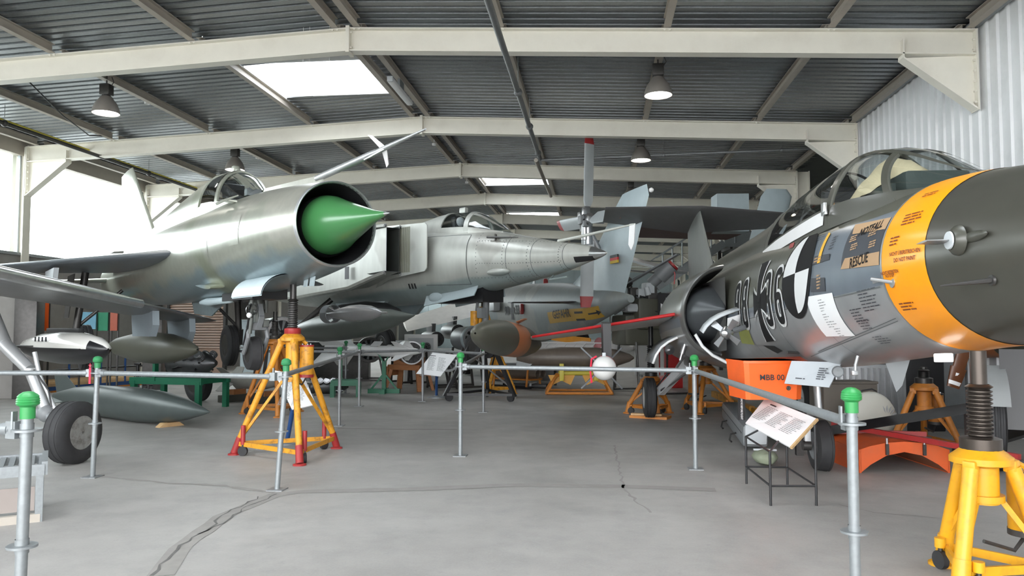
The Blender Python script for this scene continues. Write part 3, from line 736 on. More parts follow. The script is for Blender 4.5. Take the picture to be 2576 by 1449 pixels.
part('cone_base', lathe([(-.155, .318), (-.2, .326), (-.3, .33), (-.8, .28), (-1.2, .2)], 48, (0, 0, 0), 'x'), blackin, cn)
# canopy and spine
MC = Body([(-2.3, .12, .14, .02, .5, 2), (-2.6, .24, .30, .02, .5, 2), (-3.0, .34, .5, .02, .5, 2), (-3.4, .39, .62, .02, .5, 2), (-3.9, .39, .66, .02, .5, 2), (-4.4, .36, .67, .02, .5, 2), (-5.1, .34, .63, .02, .5, 2), (-6.5, .32, .52, .02, .5, 2), (-8.5, .28, .30, .02, .5, 2), (-11, .2, .08, .02, .45, 2)])
part('windscreen', loft(canopy_rings(MC, -2.45, -3.12), False, False), cglass, jm)
part('canopy_glass', loft(canopy_rings(MC, -3.16, -4.05), False, False), cglass, jm)
part('spine', loft(canopy_rings(MC, -4.0, -11, 18, 20, .003), False, False), mpaint, jm)
part('canopy_frame', join(arch(MC, -3.1, -3.18, .012, tilt=-.12), arch(MC, -4.0, -4.08, .012),
     loft([[MC.S(x, R(a), .012) for x in np.linspace(-2.45, -4.1, 16)] for a in (168, 176, 188)], False, False), loft([[MC.S(x, R(a), .012) for x in np.linspace(-2.45, -4.1, 16)] for a in (-8, 4, 12)], False, False),
     loft([[MC.S(x, R(a), .012) for x in np.linspace(-2.45, -3.1, 8)] for a in (62, 74)], False, False), loft([[MC.S(x, R(a), .012) for x in np.linspace(-2.45, -3.1, 8)] for a in (106, 118)], False, False)), mpaint, jm)
part('periscope', join(box((-3.55, 0, 1.17), (.12, .09, .09), .02), box((-3.5, 0, 1.13), (.22, .06, .05), .015)), mpaint, jm)
part('cockpit_seat', join(rot(box((-3.8, 0, .8), (.12, .36, .4), .03), 'Y', 15, (-3.8, 0, .7)), box((-3.86, 0, 1.0), (.1, .2, .1), .02)), blackp, jm)
part('gunsight', join(box((-2.75, 0, .72), (.12, .2, .1), .02), box((-2.8, 0, .81), (.06, .06, .1), .01)), midgrey, jm)
# pitot boom with its fairing and vanes
part('boom_fairing', foil([((-.25, -.03, .47), (-2.3, -.03, .60), .05, (0, 1, 0)), ((-.32, -.03, .56), (-2.2, -.03, .69), .03, (0, 1, 0))]), mpaint, jm)
bm_ = part('pitot_boom', tube([(-.45, -.03, .545), (.3, -.03, .556), (.95, -.03, .567), (.97, -.03, .567), (1.35, -.03, .578), (1.9, -.03, .592)], [.038, .035, .032, .027, .021, .008], 14), aludull, jm, label='long grey air data boom')
for a in (35, 125, 215, 305):
    d = Vector((0, math.cos(R(a)), math.sin(R(a)))); c = Vector((1.08, -.03, .57))
    part('vane', plate([c + d * .015, c + Vector((.09, 0, 0)) + d * .015, c + Vector((-.02, 0, 0)) + d * .15, c + Vector((-.08, 0, 0)) + d * .17], .008), white, bm_)
# probes on the side of the nose
def stalk(root, B, x, s, h, l, m_, r=.012, name='probe'):
    p = B.P(x, s, 0.0); q = B.P(x, s, h)
    return part(name, join(tube([p, q], r * 1.4, 8), tube([q + Vector((-l * .3, 0, 0)), q, q + Vector((l * .7, 0, 0))], [r, r, r * .6], 8)), m_, root)
part('yaw_vane', join(prism([MB_.P(-2.25, .52, 0), MB_.P(-2.08, .52, 0), MB_.P(-2.12, .52, .10), MB_.P(-2.22, .52, .10)], (0, 0, .02)), tube([MB_.P(-2.45, .52, .10), MB_.P(-2.2, .52, .11), MB_.P(-1.7, .53, .105)], [.018, .018, .008], 8)), mpaint, jm)
part('access_panel', MB_.patch(-1.75, -1.45, -.12, .24, .003, 4, 6), mpaint, jm)
part('blow_in_door', MB_.patch(-2.85, -2.6, -.5, .1, .003, 4, 6), mpaint, jm)
part('belly_fairing', foil([(MB_.P(-2.7, -.62, .0), MB_.P(-3.5, -.55, .0), .10, (0, 0, 1)), (MB_.P(-2.85, -.62, .10), MB_.P(-3.4, -.55, .10), .05, (0, 0, 1))]), mpaint, jm)
# wings
for s in (-1, 1):
    wg = part('wing', foil([((-4.3, s * .55, .02), (-9.6, s * .55, .02), .24, (0, 0, 1)), ((-4.95, s * .95, .0), (-9.6, s * .95, .0), .20, (0, 0, 1)), ((-8.9, s * 3.55, -.1), (-9.7, s * 3.55, -.1), .04, (0, 0, 1))]), mat('wing grey under', (0.17, 0.19, 0.21), 0.4, 0.3, noise=0.15), jm)
    part('wing_fence', plate([(-8.2, s * 3.0, -.03), (-9.0, s * 3.0, -.03), (-9.0, s * 3.0, .1), (-8.3, s * 3.0, .1)], .01), lightgrey, wg)
    part('pylon', plate([(-6.2, s * 1.9, -.15), (-7.5, s * 1.9, -.14), (-7.4, s * 1.9, -.4), (-6.4, s * 1.9, -.4)], .07), lightgrey, jm)
    part('tailplane', foil([((-10.6, s * .4, -.05), (-12.0, s * .4, -.05), .1, (0, 0, 1)), ((-12.4, s * 1.85, -.05), (-13.0, s * 1.85, -.05), .03, (0, 0, 1))]), mpaint, jm)
part('tail_fin', foil([((-8.4, 0, .6), (-12.0, 0, .4), .18, (0, 1, 0)), ((-11.2, 0, 2.5), (-12.6, 0, 2.5), .06, (0, 1, 0))]), mpaint, jm)
part('tail_pipe', lathe([(-12.15, .43), (-12.6, .38), (-12.6, .34), (-11.9, .3)], 28, (0, 0, 0), 'x'), darkst, jm)
# gear: nose leg hanging free, open doors, main leg
part('nose_gear_bay', bx((-2.0, -.22, -.72), (-3.3, .22, -.5)), blackin, jm)
for s in (-1,):
    rg = [[Vector((x, s * (.22 + .30 * math.sin(R(a))), -.74 + .26 * math.cos(R(a)))) for a in range(-4, 96, 10)] for x in np.linspace(-.78, -1.85, 7)]
    part('nose_gear_door', join(loft(rg, False, False), loft([[p + Vector((0, -s * .01, -.012)) for p in r] for r in rg], False, False)), palebl, jm)
NG = (-.12, 0, .22)
ng = Vector((-2.35, 0, 0))
part('nose_leg', mv(join(cyl(ng + Vector((0, 0, -.6)), ng + Vector((0, 0, -1.02)), .075, .065), cyl(ng + Vector((0, 0, -.98)), ng + Vector((0, 0, -1.06)), .085, .085), cyl(ng + Vector((0, 0, -1.05)), ng + Vector((0, 0, -1.3)), .05)), NG), mat('olive grey gear paint', (.13, .14, .13), .45, .3, noise=.2), jm)
part('nose_fork', mv(join(box((-2.35, 0, -1.28), (.14, .2, .1), .02), *[tube([(-2.35, q * .11, -1.28), (-2.32, q * .125, -1.42), (-2.42, q * .125, -1.55), (-2.5, q * .125, -1.63)], .028, 8) for q in (-1, 1)]), NG), midgrey, jm)
part('torque_link', mv(join(beam((-2.27, 0, -1.0), (-2.18, 0, -1.15), .06, .03), beam((-2.18, 0, -1.15), (-2.28, 0, -1.3), .06, .03)), NG), midgrey, jm)
part('hydraulic_line', mv(join(tube([(-2.41, -.06, -.65), (-2.45, -.08, -.9), (-2.42, -.07, -1.1), (-2.44, -.11, -1.3)], .010, 6), tube([(-2.3, -.09, -.65), (-2.28, -.1, -.95), (-2.33, -.1, -1.25)], .008, 6)), NG), blackp, jm)
wheel(jm, (-2.62, 0, -1.41), (0, -1, 0), .225, .17, darkst, 'nose_wheel', 1)
part('landing_lamp', join(lathe([(0, .06), (.05, .075), (.06, .07)], 16, (-2.39, -.12, -.85), 'x')), steel, jm)
for s in (-1, 1):
    part('main_leg', join(cyl((-7.8, s * 1.3, -.1), (-7.95, s * 1.42, -1.25), .06), cyl((-7.95, s * 1.42, -1.1), (-8.0, s * 1.42, -1.4), .08)), darkst, jm)
    part('gear_strut', cyl((-7.85, s * .7, -.4), (-7.95, s * 1.38, -1.05), .03), darkst, jm)
    part('main_gear_door', plate([(-7.5, s * 1.5, -.15), (-8.4, s * 1.5, -.15), (-8.3, s * 1.55, -.9), (-7.7, s * 1.55, -.9)], .015), darkst, jm)
    wheel(jm, (-8.0, s * 1.25, -1.42), (0, s, 0), .40, .2, darkst, 'main_wheel')
part('gun_pod', join(lathe([(-3.0, .02), (-3.05, .045), (-3.5, .05), (-4.2, .06), (-4.6, .03)], 16, (0, -.16, -.70), 'x'), lathe([(-2.78, .028), (-3.05, .028)], 12, (0, -.16, -.70), 'x')), palebl, jm)
part('gun_muzzle', lathe([(-2.7, .034), (-2.92, .036), (-2.92, .02)], 12, (0, -.16, -.70), 'x'), blackp, jm)
part('belly_fin', plate([(-3.6, 0, -.62), (-5.8, 0, -.62), (-5.6, 0, -.85), (-4.6, 0, -.9)], .02), mpaint, jm)
for k, (x, l) in enumerate(((-.55, .12), (-.75, .1))): part('aerial_blade', plate([(x, 0, -.5), (x - l, 0, -.5), (x - l - .04, 0, -.62), (x - .04, 0, -.62)], .012), palebl, jm)

gg = mat('olive grey gear paint', (0, 0, 0))
for k, (x, y, z, r_, l_) in enumerate(((-2.36, -.1, -.58, .03, .3), (-2.62, -.02, -.62, .035, .34), (-2.45, .1, -.6, .03, .28), (-2.36, -.11, -.95, .025, .2))): part('gear_strut', cyl((x, y, z), (x - .03, y * 1.1, z - l_), r_, n=10), gg, jm)
for k, (x, y, z) in enumerate(((-2.4, -.09, -.8), (-2.56, .07, -.86), (-2.4, .08, -1.02))): part('valve_block', box((x, y, z), (.09, .08, .1), .015), gg, jm)
part('brake_hose', tube([(-2.42, -.08, -.7), (-2.3, -.16, -.85), (-2.42, -.14, -1.05), (-2.56, -.15, -1.3)], .012, 6), blackp, jm)
part('side_light', sphere((-2.3, -.16, -.92), .035, 10, 8), white, jm)
# ------------------------------------------------------------------ swing-wing attack jet behind
jg = thing('attack_jet', 'pale green grey attack jet with box intakes and drooped nose, centre of the hall', 'aircraft', at(1527, 636, 13.4), R(-41))
GB = Body([(0, .012, .012, .012, -.0, 2), (-.12, .06, .06, .06, 0, 2), (-.45, .15, .16, .15, .01, 2), (-1.1, .29, .27, .30, .01, 2.1), (-2.0, .43, .44, .45, .03, 2.2), (-2.9, .52, .58, .62, .08, 2.4), (-3.8, .58, .66, .78, .12, 2.5), (-5, .62, .72, .9, .15, 2.5),
           (-7, .75, .75, .95, .15, 2.4), (-10, .8, .75, .9, .15, 2.2), (-13, .62, .62, .62, .15, 2), (-15, .5, .5, .5, .15, 2)])
zg = Zone('pale green grey paint', 0.36, 0.2, 0.05, 0.9)
zg.base((0.31, 0.37, 0.365))
zg.over(zg.ramp(zg.lin(-0.06, 1, 0.12, 0.15), -0.04, 0.04), (0.50, 0.51, 0.475))
zg.over(zg.math('MULTIPLY', zg.ramp(zg.math('ADD', zg.noise, zg.math('MULTIPLY', zg.x, 0.02)), 0.5, 0.54), zg.ramp(zg.lin(-0.06, 1, 0.02), -0.02, 0.02)), (0.40, 0.395, 0.365))
gpaint = zg.done(0.18, 0.04, (1, 1, 0.3), 6)
part('fuselage', GB.mesh(np.concatenate([np.linspace(-15, -5, 24), np.linspace(-4.8, -.5, 30), [-.4, -.3, -.2, -.12, -.06, 0]]), 48), gpaint, jg)
part('nose_tip', GB.band(-.32, -.02, .004, 40, 4), alu, jg)
part('nose_window', GB.patch(-.62, -.25, -.17, -.05, .005, 4, 4), blackp, jg)
GC = Body([(-2.55, 0.12, 0.06, 0.02, 0.58, 2), (-2.9, 0.26, 0.24, 0.02, 0.6, 2), (-3.3, 0.36, 0.42, 0.02, 0.62, 2), (-3.75, 0.4, 0.5, 0.02, 0.64, 2), (-4.4, 0.4, 0.48, 0.02, 0.68, 2), (-5.3, 0.36, 0.34, 0.02, 0.72, 2), (-6.5, 0.34, 0.24, 0.05, 0.72, 2), (-10, 0.3, 0.2, 0.05, 0.72, 2)])
part('windscreen', loft(canopy_rings(GC, -2.6, -3.4), False, False), cglass, jg)
part('canopy_glass', loft(canopy_rings(GC, -3.46, -4.3), False, False), cglass, jg)
part('spine', loft(canopy_rings(GC, -4.3, -10, 18, 16, .003), False, False), gpaint, jg)
part('canopy_frame', join(arch(GC, -3.36, -3.48, .012, tilt=-.06), arch(GC, -4.24, -4.34, .012), loft([[GC.S(x, R(a), .012) for x in np.linspace(-2.55, -4.4, 16)] for a in (164, 176, 190)], False, False), loft([[GC.S(x, R(a), .012) for x in np.linspace(-2.55, -4.4, 16)] for a in (-10, 4, 16)], False, False),
     loft([[GC.S(x, R(a), .012) for x in np.linspace(-2.6, -3.4, 8)] for a in (60, 72)], False, False), loft([[GC.S(x, R(a), .012) for x in np.linspace(-2.6, -3.4, 8)] for a in (108, 120)], False, False)), gpaint, jg)
part('periscope', box((-3.95, 0, 1.19), (.2, .1, .12), .03), gpaint, jg)
part('cockpit_seat', join(box((-4.1, 0, .85), (.14, .36, .4), .03), box((-4.12, 0, 1.02), (.1, .22, .12), .03)), blackp, jg)
part('headrest', sphere((-4.0, -.05, .95), .1, 12, 8), lightgrey, jg)
# box intakes with splitter plates
for s in (-1, 1):
    y0, y1 = s * .72, s * 1.22
    def rr_(x, ya, yb, za, zb, k=.08):
        pts = []
        for (cy, cz, a0) in ((yb, zb, 0), (ya, zb, 90), (ya, za, 180), (yb, za, 270)):
            sy, sz = (1 if cy == max(ya, yb) else -1), (1 if cz == zb else -1)
            for q in (0, 45, 90): pts.append(Vector((x, cy - sy * k + sy * k * (math.cos(R(q)) if (sy * sz > 0) else math.sin(R(q))), cz - sz * k + sz * k * (math.sin(R(q)) if (sy * sz > 0) else math.cos(R(q))))))
        return pts
    outr = [rr_(-5.17, y0, y1, -.18, .93), rr_(-5.62, y0 * .96, y1, -.25, .95), rr_(-6.62, s * .5, y1, -.45, .95), rr_(-9.50, s * .4, s * 1.15, -.6, .9), rr_(-12.50, s * .3, s * .6, -.4, .6)]
    innr = [rr_(-5.17, s * .76, s * 1.19, -.14, .90, .05), rr_(-5.82, s * .76, s * 1.15, -.16, .88, .05), rr_(-6.82, s * .72, s * 1.05, -.1, .8, .05)]
    ik = part('intake_box', loft(outr, True, False), gpaint, jg)
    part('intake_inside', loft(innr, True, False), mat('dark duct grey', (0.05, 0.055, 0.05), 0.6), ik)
    part('intake_rim', loft([outr[0], [p + Vector((.015, 0, 0)) for p in innr[0]], innr[0]], True, False), aludull, ik)
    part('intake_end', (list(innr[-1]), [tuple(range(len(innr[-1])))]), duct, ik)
    sp = [(-4.27, s * .735, .88), (-5.55, s * .735, .95), (-5.55, s * .735, -.22), (-4.27, s * .735, -.12)]
    part('splitter_plate', plate([(-4.33, s * .735, .90), (-5.55, s * .735, .95), (-5.55, s * .735, -.22), (-4.33, s * .735, -.12), (-4.25, s * .735, -.05), (-4.25, s * .735, .84)], .02), gpaint, ik)
    part('splitter_slots', join(*[box((-4.86 - .035 * k, s * .75, .38), (.012, .006, .98)) for k in range(12)]), mat('slot khaki', (0.16, 0.16, 0.11), 0.6), ik)
    part('splitter_support', bx((-4.55, s * .60, -.1), (-5.55, s * .72, .85)), mat('dark duct grey', (0, 0, 0)), ik)
    part('intake_hatch', bx((-6.55, s * 1.215, -.2), (-6.71, s * 1.228, .08)), mat('hatch grey', (0.09, 0.09, 0.1), .5), ik)
    part('wing_glove', foil([((-7.2, s * .9, .80), (-11.5, s * .9, .75), .25, (0, 0, 1)), ((-9.0, s * 2.0, .78), (-11.4, s * 2.0, .75), .12, (0, 0, 1))]), gpaint, jg)
    part('wing', foil([((-9.3, s * 1.9, .78), (-11.2, s * 1.9, .76), .14, (0, 0, 1)), ((-13.2, s * 4.3, .7), (-14.2, s * 4.3, .7), .04, (0, 0, 1))]), gpaint, jg)
part('tail_fin', foil([((-9.5, 0, .8), (-14.5, 0, .6), .2, (0, 1, 0)), ((-13.5, 0, 2.55), (-15.2, 0, 2.55), .06, (0, 1, 0))]), gpaint, jg)
# seams and rivets on the nose
seam = mat('dark seam grey', (0.12, 0.13, 0.13), 0.7)  # dark grey of panel joints and rivets
for x in (-.85, -1.55, -2.15): part('panel_seam', join(*[GB.band(x, x + .012, .003, 40, 1)]), seam, jg)
rv = []
for x, s0, s1, n in ((-.9, -.35, .3, 14), (-1.6, -.5, .45, 16), (-2.2, -.6, .5, 18), (-2.9, -.3, .55, 12)):
    for i in range(n):
        c = s0 + (s1 - s0) * i / (n - 1); rv.append(GB.patch(x - .04, x - .022, c, c + .018, .004, 1, 1))
for s0, x0, x1, n in ((-.12, -.9, -2.9, 30), (.34, -1.0, -2.9, 26), (-.42, -1.4, -4.4, 36)):
    for i in range(n): x = x0 + (x1 - x0) * i / (n - 1); rv.append(GB.patch(x, x + .016, s0, s0 + .016, .004, 1, 1))
part('rivet_rows', join(*rv), seam, jg, kind='stuff')
part('access_door', GB.patch(-3.2, -4.55, -.55, .5, .006, 6, 8), gpaint, jg)
part('door_seam', join(GB.patch(-3.19, -3.205, -.56, .51, .008, 1, 8), GB.patch(-3.2, -4.55, -.56, -.548, .008, 6, 1), GB.patch(-3.2, -4.55, .5, .512, .008, 6, 1)), seam, jg)
part('nose_blister', sphere(GB.P(-2.35, -.28, .02), .16, 14, 8, (2.1, .5, .45)), gpaint, jg)
part('probe_blade', join(beam(GB.P(-2.5, .42, 0), GB.P(-2.45, .42, .07), .02, .14), tube([GB.P(-2.65, .42, .07), GB.P(-2.3, .42, .08), GB.P(-1.9, .43, .075)], [.02, .018, .006], 8)), darkst, jg)
pb = part('pitot_boom', tube([(-1.15, -.02, .30), (-.7, -.02, .33), (.15, -.02, .40), (.62, -.02, .44)], [.035, .03, .022, .012], 10), gpaint, jg)
part('boom_cover', join(plate([(.52, -.02, .45), (.64, -.02, .45), (.62, -.03, .12), (.56, -.03, .0), (.5, -.03, .1)], .015)), white, pb, label='white cloth streamer')
part('data_probe', tube([GB.P(-1.3, -.52, 0), GB.P(-1.25, -.55, .12), GB.P(-.9, -.56, .13)], .018, 8), gpaint, jg)
# nose gear and doors, hanging stores pylons
for s in (-1, 1):
    part('nose_gear_door', plate([(-3.05, s * .3, -.36), (-4.75, s * .34, -.52), (-4.75, s * .44, -.84), (-3.1, s * .42, -.66)], .02), palebl, jg)
    part('door_bulge', sphere((-4.4, s * .40, -.66), .12, 14, 8, (2.0, .35, .9)), palebl, jg)
part('nose_bay', bx((-3.0, -.28, -.78), (-4.7, .28, -.45)), blackp, jg)
part('nose_leg', mv(join(cyl((-2.6, 0, -.5), (-2.65, 0, -1.35), .07), cyl((-2.65, 0, -1.3), (-2.66, 0, -1.7), .05), box((-2.62, -.12, -1.05), (.16, .14, .22), .03), cyl((-2.75, -.1, -.7), (-2.9, -.05, -1.25), .03)), (-.6, 0, .05)), midgrey, jg)
for s in (-1, 1): wheel(jg, (-3.35, s * .2, -1.67), (0, s, 0), .26, .14, darkst, 'nose_wheel', 1)
for s in (-1, 1):
    part('fuselage_pylon', plate([(-6.0, s * .55, -.7), (-8.2, s * .55, -.7), (-8.0, s * .55, -.98), (-6.4, s * .55, -.98)], .1), palebl, jg)
    part('main_leg', join(cyl((-8.4, s * .6, -.6), (-8.8, s * 1.3, -1.3), .07), cyl((-8.8, s * 1.3, -1.25), (-8.9, s * 1.2, -1.7), .05)), darkst, jg)
    wheel(jg, (-8.9, s * 1.3, -1.72), (0, s, 0), .4, .26, darkst, 'main_wheel')
for k in range(3): part('vent_louvre', GB.patch(-4.9 - .1 * k, -4.95 - .1 * k, -.62, -.5, .012, 1, 2), blackp, jg)
# stores under the jet
def store(name, label, prof, c, rz, m_, fins=0, finl=.3, finr=.25, ry=0, cat='bomb', finm=None, fx=None):
    t = thing(name, label, cat, c, rz, None, ry)
    part('body', lathe(prof, 28, (0, 0, 0), 'x'), m_, t)
    x0 = fx if fx is not None else min(p[0] for p in prof)
    for k in range(fins):
        a = PI / 4 + 2 * PI * k / fins; d = Vector((0, math.cos(a), math.sin(a)))
        part('fin', plate([Vector((x0 + finl, 0, 0)) + d * .03, Vector((x0 + finl * .55, 0, 0)) + d * finr, Vector((x0, 0, 0)) + d * finr, Vector((x0, 0, 0)) + d * .03], .012), finm or m_, t)
    return t
def under(root, p): return root.matrix_basis @ Vector(p)
tankm = mat('dark green tank paint', (0.07, 0.085, 0.075), 0.4, 0.1, noise=0.15, dirt=(0.12, 0.13, 0.12), dirtamt=0.3)
# ------------------------------------------------------------------ attack helicopter, tail towards us
hub = at(1470, 556, 17.5)
jh = thing('military_helicopter', 'grey green camouflaged helicopter showing its tail boom and tail rotor, centre background', 'helicopter', (hub.x + .42, hub.y + .17, 0), R(112))
zh = Zone('helicopter camouflage', 0.5, 0.05, 0.0, 0.8)
zh.base((0.24, 0.27, 0.27))
zh.over(zh.ramp(zh.lin(0.0, 1, -2.35, 3.0), -.25, .25), (0.24, 0.245, 0.225))
zh.over(zh.math('MULTIPLY', zh.ramp(zh.noise, 0.52, 0.55), zh.math('GREATER_THAN', zh.x, .8)), (0.30, 0.305, 0.29))
hpaint = zh.done(0.12)
HB = Body([(-1.5, .08, .08, .08, 2.08, 2), (-.8, .17, .22, .22, 2.06, 2), (.2, .25, .34, .42, 2.05, 2), (1.5, .36, .46, .72, 2.1, 2), (3.5, .48, .58, .95, 2.12, 2), (6, .62, .72, 1.1, 2.1, 2.2), (7.5, .8, .95, .95, 2.1, 2.3), (9.5, .86, 1.2, 1.05, 2.1, 2.4), (12, .8, 1.0, 1.0, 2.0, 2.3), (14.5, .5, .6, .7, 1.8, 2), (16, .1, .1, .1, 1.5, 2)])
part('fuselage', HB.mesh(np.linspace(-1.5, 16, 54), 40), hpaint, jh)
part('tail_pylon', foil([((2.6, 0, 2.35), (-1.0, 0, 1.9), .34, (0, 1, 0)), ((1.0, 0, 2.9), (-1.45, 0, 2.6), .28, (0, 1, 0)), ((-.05, 0, 3.6), (-2.0, 0, 3.5), .24, (0, 1, 0)), ((-.75, 0, 4.1), (-2.4, 0, 4.12), .18, (0, 1, 0)), ((-1.1, 0, 4.34), (-2.3, 0, 4.36), .06, (0, 1, 0))]), palebl, jh)
part('position_lamp', sphere((-2.5, 0, 4.2), .05, 10, 6), white, jh)
for s in (-1, 1): part('stabiliser', foil([((1.6, s * .3, 2.1), (.9, s * .3, 2.1), .07, (0, 0, 1)), ((1.5, s * 1.85, 2.08), (1.0, s * 1.85, 2.08), .03, (0, 0, 1))]), mat('stabiliser dark grey', (.10, .10, .105), .5), jh)
# tail rotor on the left of the pylon
hc = Vector((-.15, .45, hub.z))
rt_ = part('tail_rotor_hub', join(cyl((hc.x, .05, hc.z), (hc.x, .62, hc.z), .07), cyl((hc.x, .36, hc.z), (hc.x, .54, hc.z), .17, n=10), box((hc.x, .46, hc.z), (.5, .14, .14), .02), box((hc.x, .46, hc.z), (.14, .14, .62), .02), cyl((hc.x, .5, hc.z - .1), (hc.x, .5, hc.z - .45), .08)), steel, jh)
part('pitch_links', join(*[tube([hc + Vector((math.cos(a) * .1, .12, math.sin(a) * .1)), hc + Vector((math.cos(a + .5) * .26, .06, math.sin(a + .5) * .26))], .018, 6) for a in (0, PI / 2, PI, 3 * PI / 2)]), darkst, rt_)
blm = mat('rotor blade grey', (0.42, 0.45, 0.46), .4, noise=.08)
for k, a in enumerate((94, 184, 274, 4)):
    d = Vector((math.cos(R(a)), 0, math.sin(R(a)))); n_ = Vector((-d.z, 0, d.x)); c1 = (n_ * .4 + Vector((0, .92, 0))).normalized()
    if k in (1, 3): c1 = (n_ * .9 + Vector((0, .43, 0))).normalized()
    up_ = d.cross(c1)
    b1 = part('rotor_blade', foil([(hc + d * .2 + c1 * .05, hc + d * .2 - c1 * .05, .05, up_), (hc + d * .45 + c1 * .12, hc + d * .45 - c1 * .18, .045, up_), (hc + d * 1.72 + c1 * .12, hc + d * 1.72 - c1 * .18, .035, up_)]), blm, jh)
    part('blade_tip', foil([(hc + d * 1.72 + c1 * .122, hc + d * 1.72 - c1 * .182, .037, up_), (hc + d * 1.97 + c1 * .10, hc + d * 1.97 - c1 * .12, .02, up_)]), redp, b1, label='red blade tip')
for k, (dx, dy, dz, sx, sy, sz) in enumerate(((.12, .1, .12, .16, .12, .16), (-.13, .08, -.1, .14, .14, .14), (.1, .06, -.16, .12, .12, .2), (-.1, .1, .18, .1, .1, .16), (0, .14, 0, .2, .1, .2))): part('hub_fitting', box((hc.x + dx, hc.y + dy, hc.z + dz), (sx, sy, sz), .025), (steel, midgrey, darkst)[k % 3], rt_)
part('gearbox_shaft', join(cyl((hc.x + .05, .1, hc.z - .75), (hc.x, .42, hc.z - .2), .07), cyl((hc.x, .42, hc.z - .55), (hc.x, .42, hc.z - .1), .1)), steel, rt_)
# stub wings with rocket pods
podm = mat('rocket pod grey', (0.16, 0.165, 0.17), .45, noise=.12)
for s in (-1, 1):
    part('stub_wing', foil([((9.9, s * .7, 2.55), (8.1, s * .7, 1.95), .26, (0, 0, 1)), ((9.4, s * 3.3, 1.75), (8.3, s * 3.3, 1.36), .16, (0, 0, 1))]), mat('pale wing grey', (.80, .77, .73), .5), jh)
    for q in (1.75, 2.45):
        zc = 2.2 - (q - .7) * .33 - .5
        rp = part('rocket_pod', lathe([(10.1, .05), (9.9, .18), (9.6, .24), (7.9, .24), (7.7, .235)], 24, (0, s * q, zc), 'x'), podm, jh)
        part('pod_face', lathe([(7.72, .225), (7.72, .001)], 24, (0, s * q, zc), 'x'), blackp, rp)
        for j in range(12):
            t = 2 * PI * j / 12; part('rocket_tube', lathe([(7.68, .03), (7.9, .03), (7.9, .001)], 8, (0, s * q + .165 * math.cos(t), zc + .165 * math.sin(t)), 'x'), darkst, rp)
        part('pod_pylon', plate([(9.4, s * q, zc + .5), (8.2, s * q, zc + .5), (8.3, s * q, zc + .22), (9.3, s * q, zc + .22)], .12), podm, jh)
    part('main_leg', join(cyl((7.6, s * .7, 1.4), (7.5, s * 1.4, .62), .07), cyl((7.2, s * .6, 1.2), (7.5, s * 1.38, .6), .04)), midgrey, jh)
    wheel(jh, (7.5, s * 1.52, .40), (0, s, 0), .38, .24, palebl, 'main_wheel')
part('nose_leg', cyl((13.0, 0, 1.1), (13.0, 0, .3), .06), midgrey, jh)
wheel(jh, (13.0, 0, .27), (0, 1, 0), .26, .2, midgrey, 'nose_wheel')
# markings and fittings on the left side
y2 = mat('danger yellow', (.50, .30, .04), .5, noise=.1)
def hdec(sh, x0, s0, m_, name, tilt=0, off=.012): return part(name, HB.wrap(sh, x0, s0, off, 1, tilt), m_, jh)
hdec(rect2(-1.7, -.17, 1.3, .13, 14, 3), 1.05, -.28, y2, 'danger_stripe', R(3))
hdec(text('GEFAHR', .30, .004, 'CENTER', 1.0), 1.85, -.29, ink, 'danger_lettering', R(3), .02)
for q in (.045, -.045): hdec(rect2(-.3, q - .025, .15, q + .025, 4, 1), .75, -.32 + q, ink, 'arrow_bar', R(3), .02)
hdec(join(rect2(-.1, -.02, .35, .02, 4, 1), ([(.33, -.07, 0), (.55, 0, 0), (.33, .07, 0)], [(0, 1, 2)])), .25, -.26, ink, 'arrow_head', R(3), .02)
hdec(text('98', .36, .012), 6.0, -.12, ink, 'number', 0, .014); hdec(text('33', .36, .012), 5.1, -.12, ink, 'number', 0, .014)
hdec(join(*[([(-.05, .0, 0), (-.11, .26, 0), (.11, .26, 0), (.05, 0, 0)], [(0, 1, 2, 3)]), ([(-.05, 0, 0), (-.11, -.26, 0), (.11, -.26, 0), (.05, 0, 0)], [(0, 1, 2, 3)]), ([(0, -.05, 0), (.22, -.11, 0), (.22, .11, 0), (0, .05, 0)], [(0, 1, 2, 3)]), ([(0, -.05, 0), (-.22, -.11, 0), (-.22, .11, 0), (0, .05, 0)], [(0, 1, 2, 3)])]), 5.55, -.12, ink, 'cross_marking', 0, .014)
for k, (c_, z_) in enumerate(((( .02, .02, .02), 3.02), ((.6, .02, .02), 2.96), ((.75, .5, .02), 2.90))): part('flag_stripe', bx((-.75, .12, z_ - .03), (-1.15, .15, z_ + .03)), mat('flag %d' % k, c_, .5), jh)
part('dispenser_box', mv(box((0, 0, 0), (.85, .22, .3), .06), HB.P(6.9, .05, .08, 1)), lightgrey, jh)
part('red_cover', mv(box((0, 0, 0), (.12, .1, .3), .03), HB.P(4.6, -.1, .05, 1)), redp, jh)
part('beacon', join(cyl((4.2, 0, 2.68), (4.2, 0, 2.78), .07), sphere((4.2, 0, 2.8), .07, 10, 8)), redp, jh)
for i, x in enumerate((5.2, 6.4)): part('aerial_blade', plate([(x, 0, 2.72), (x + .25, 0, 2.74), (x + .05, 0, 3.0), (x - .05, 0, 3.0)], .02), midgrey, jh)
# main rotor
part('rotor_mast', join(cyl((9.2, 0, 3.2), (9.2, 0, 3.9), .18), cyl((9.2, 0, 3.8), (9.2, 0, 4.0), .4)), darkst, jh)
for k in range(2):
    a = R(100 + 144 * k); d = Vector((math.cos(a), math.sin(a), -.06)); n_ = Vector((-d.y, d.x, 0)); c = Vector((9.2, 0, 3.9))
    part('main_blade', foil([(c + d * .4 + n_ * .1, c + d * .4 - n_ * .2, .08, (0, 0, 1)), (c + d * 5.5 + n_ * .15 + Vector((0, 0, -.3)), c + d * 5.5 - n_ * .35 + Vector((0, 0, -.3)), .05, (0, 0, 1))]), midgrey, jh)
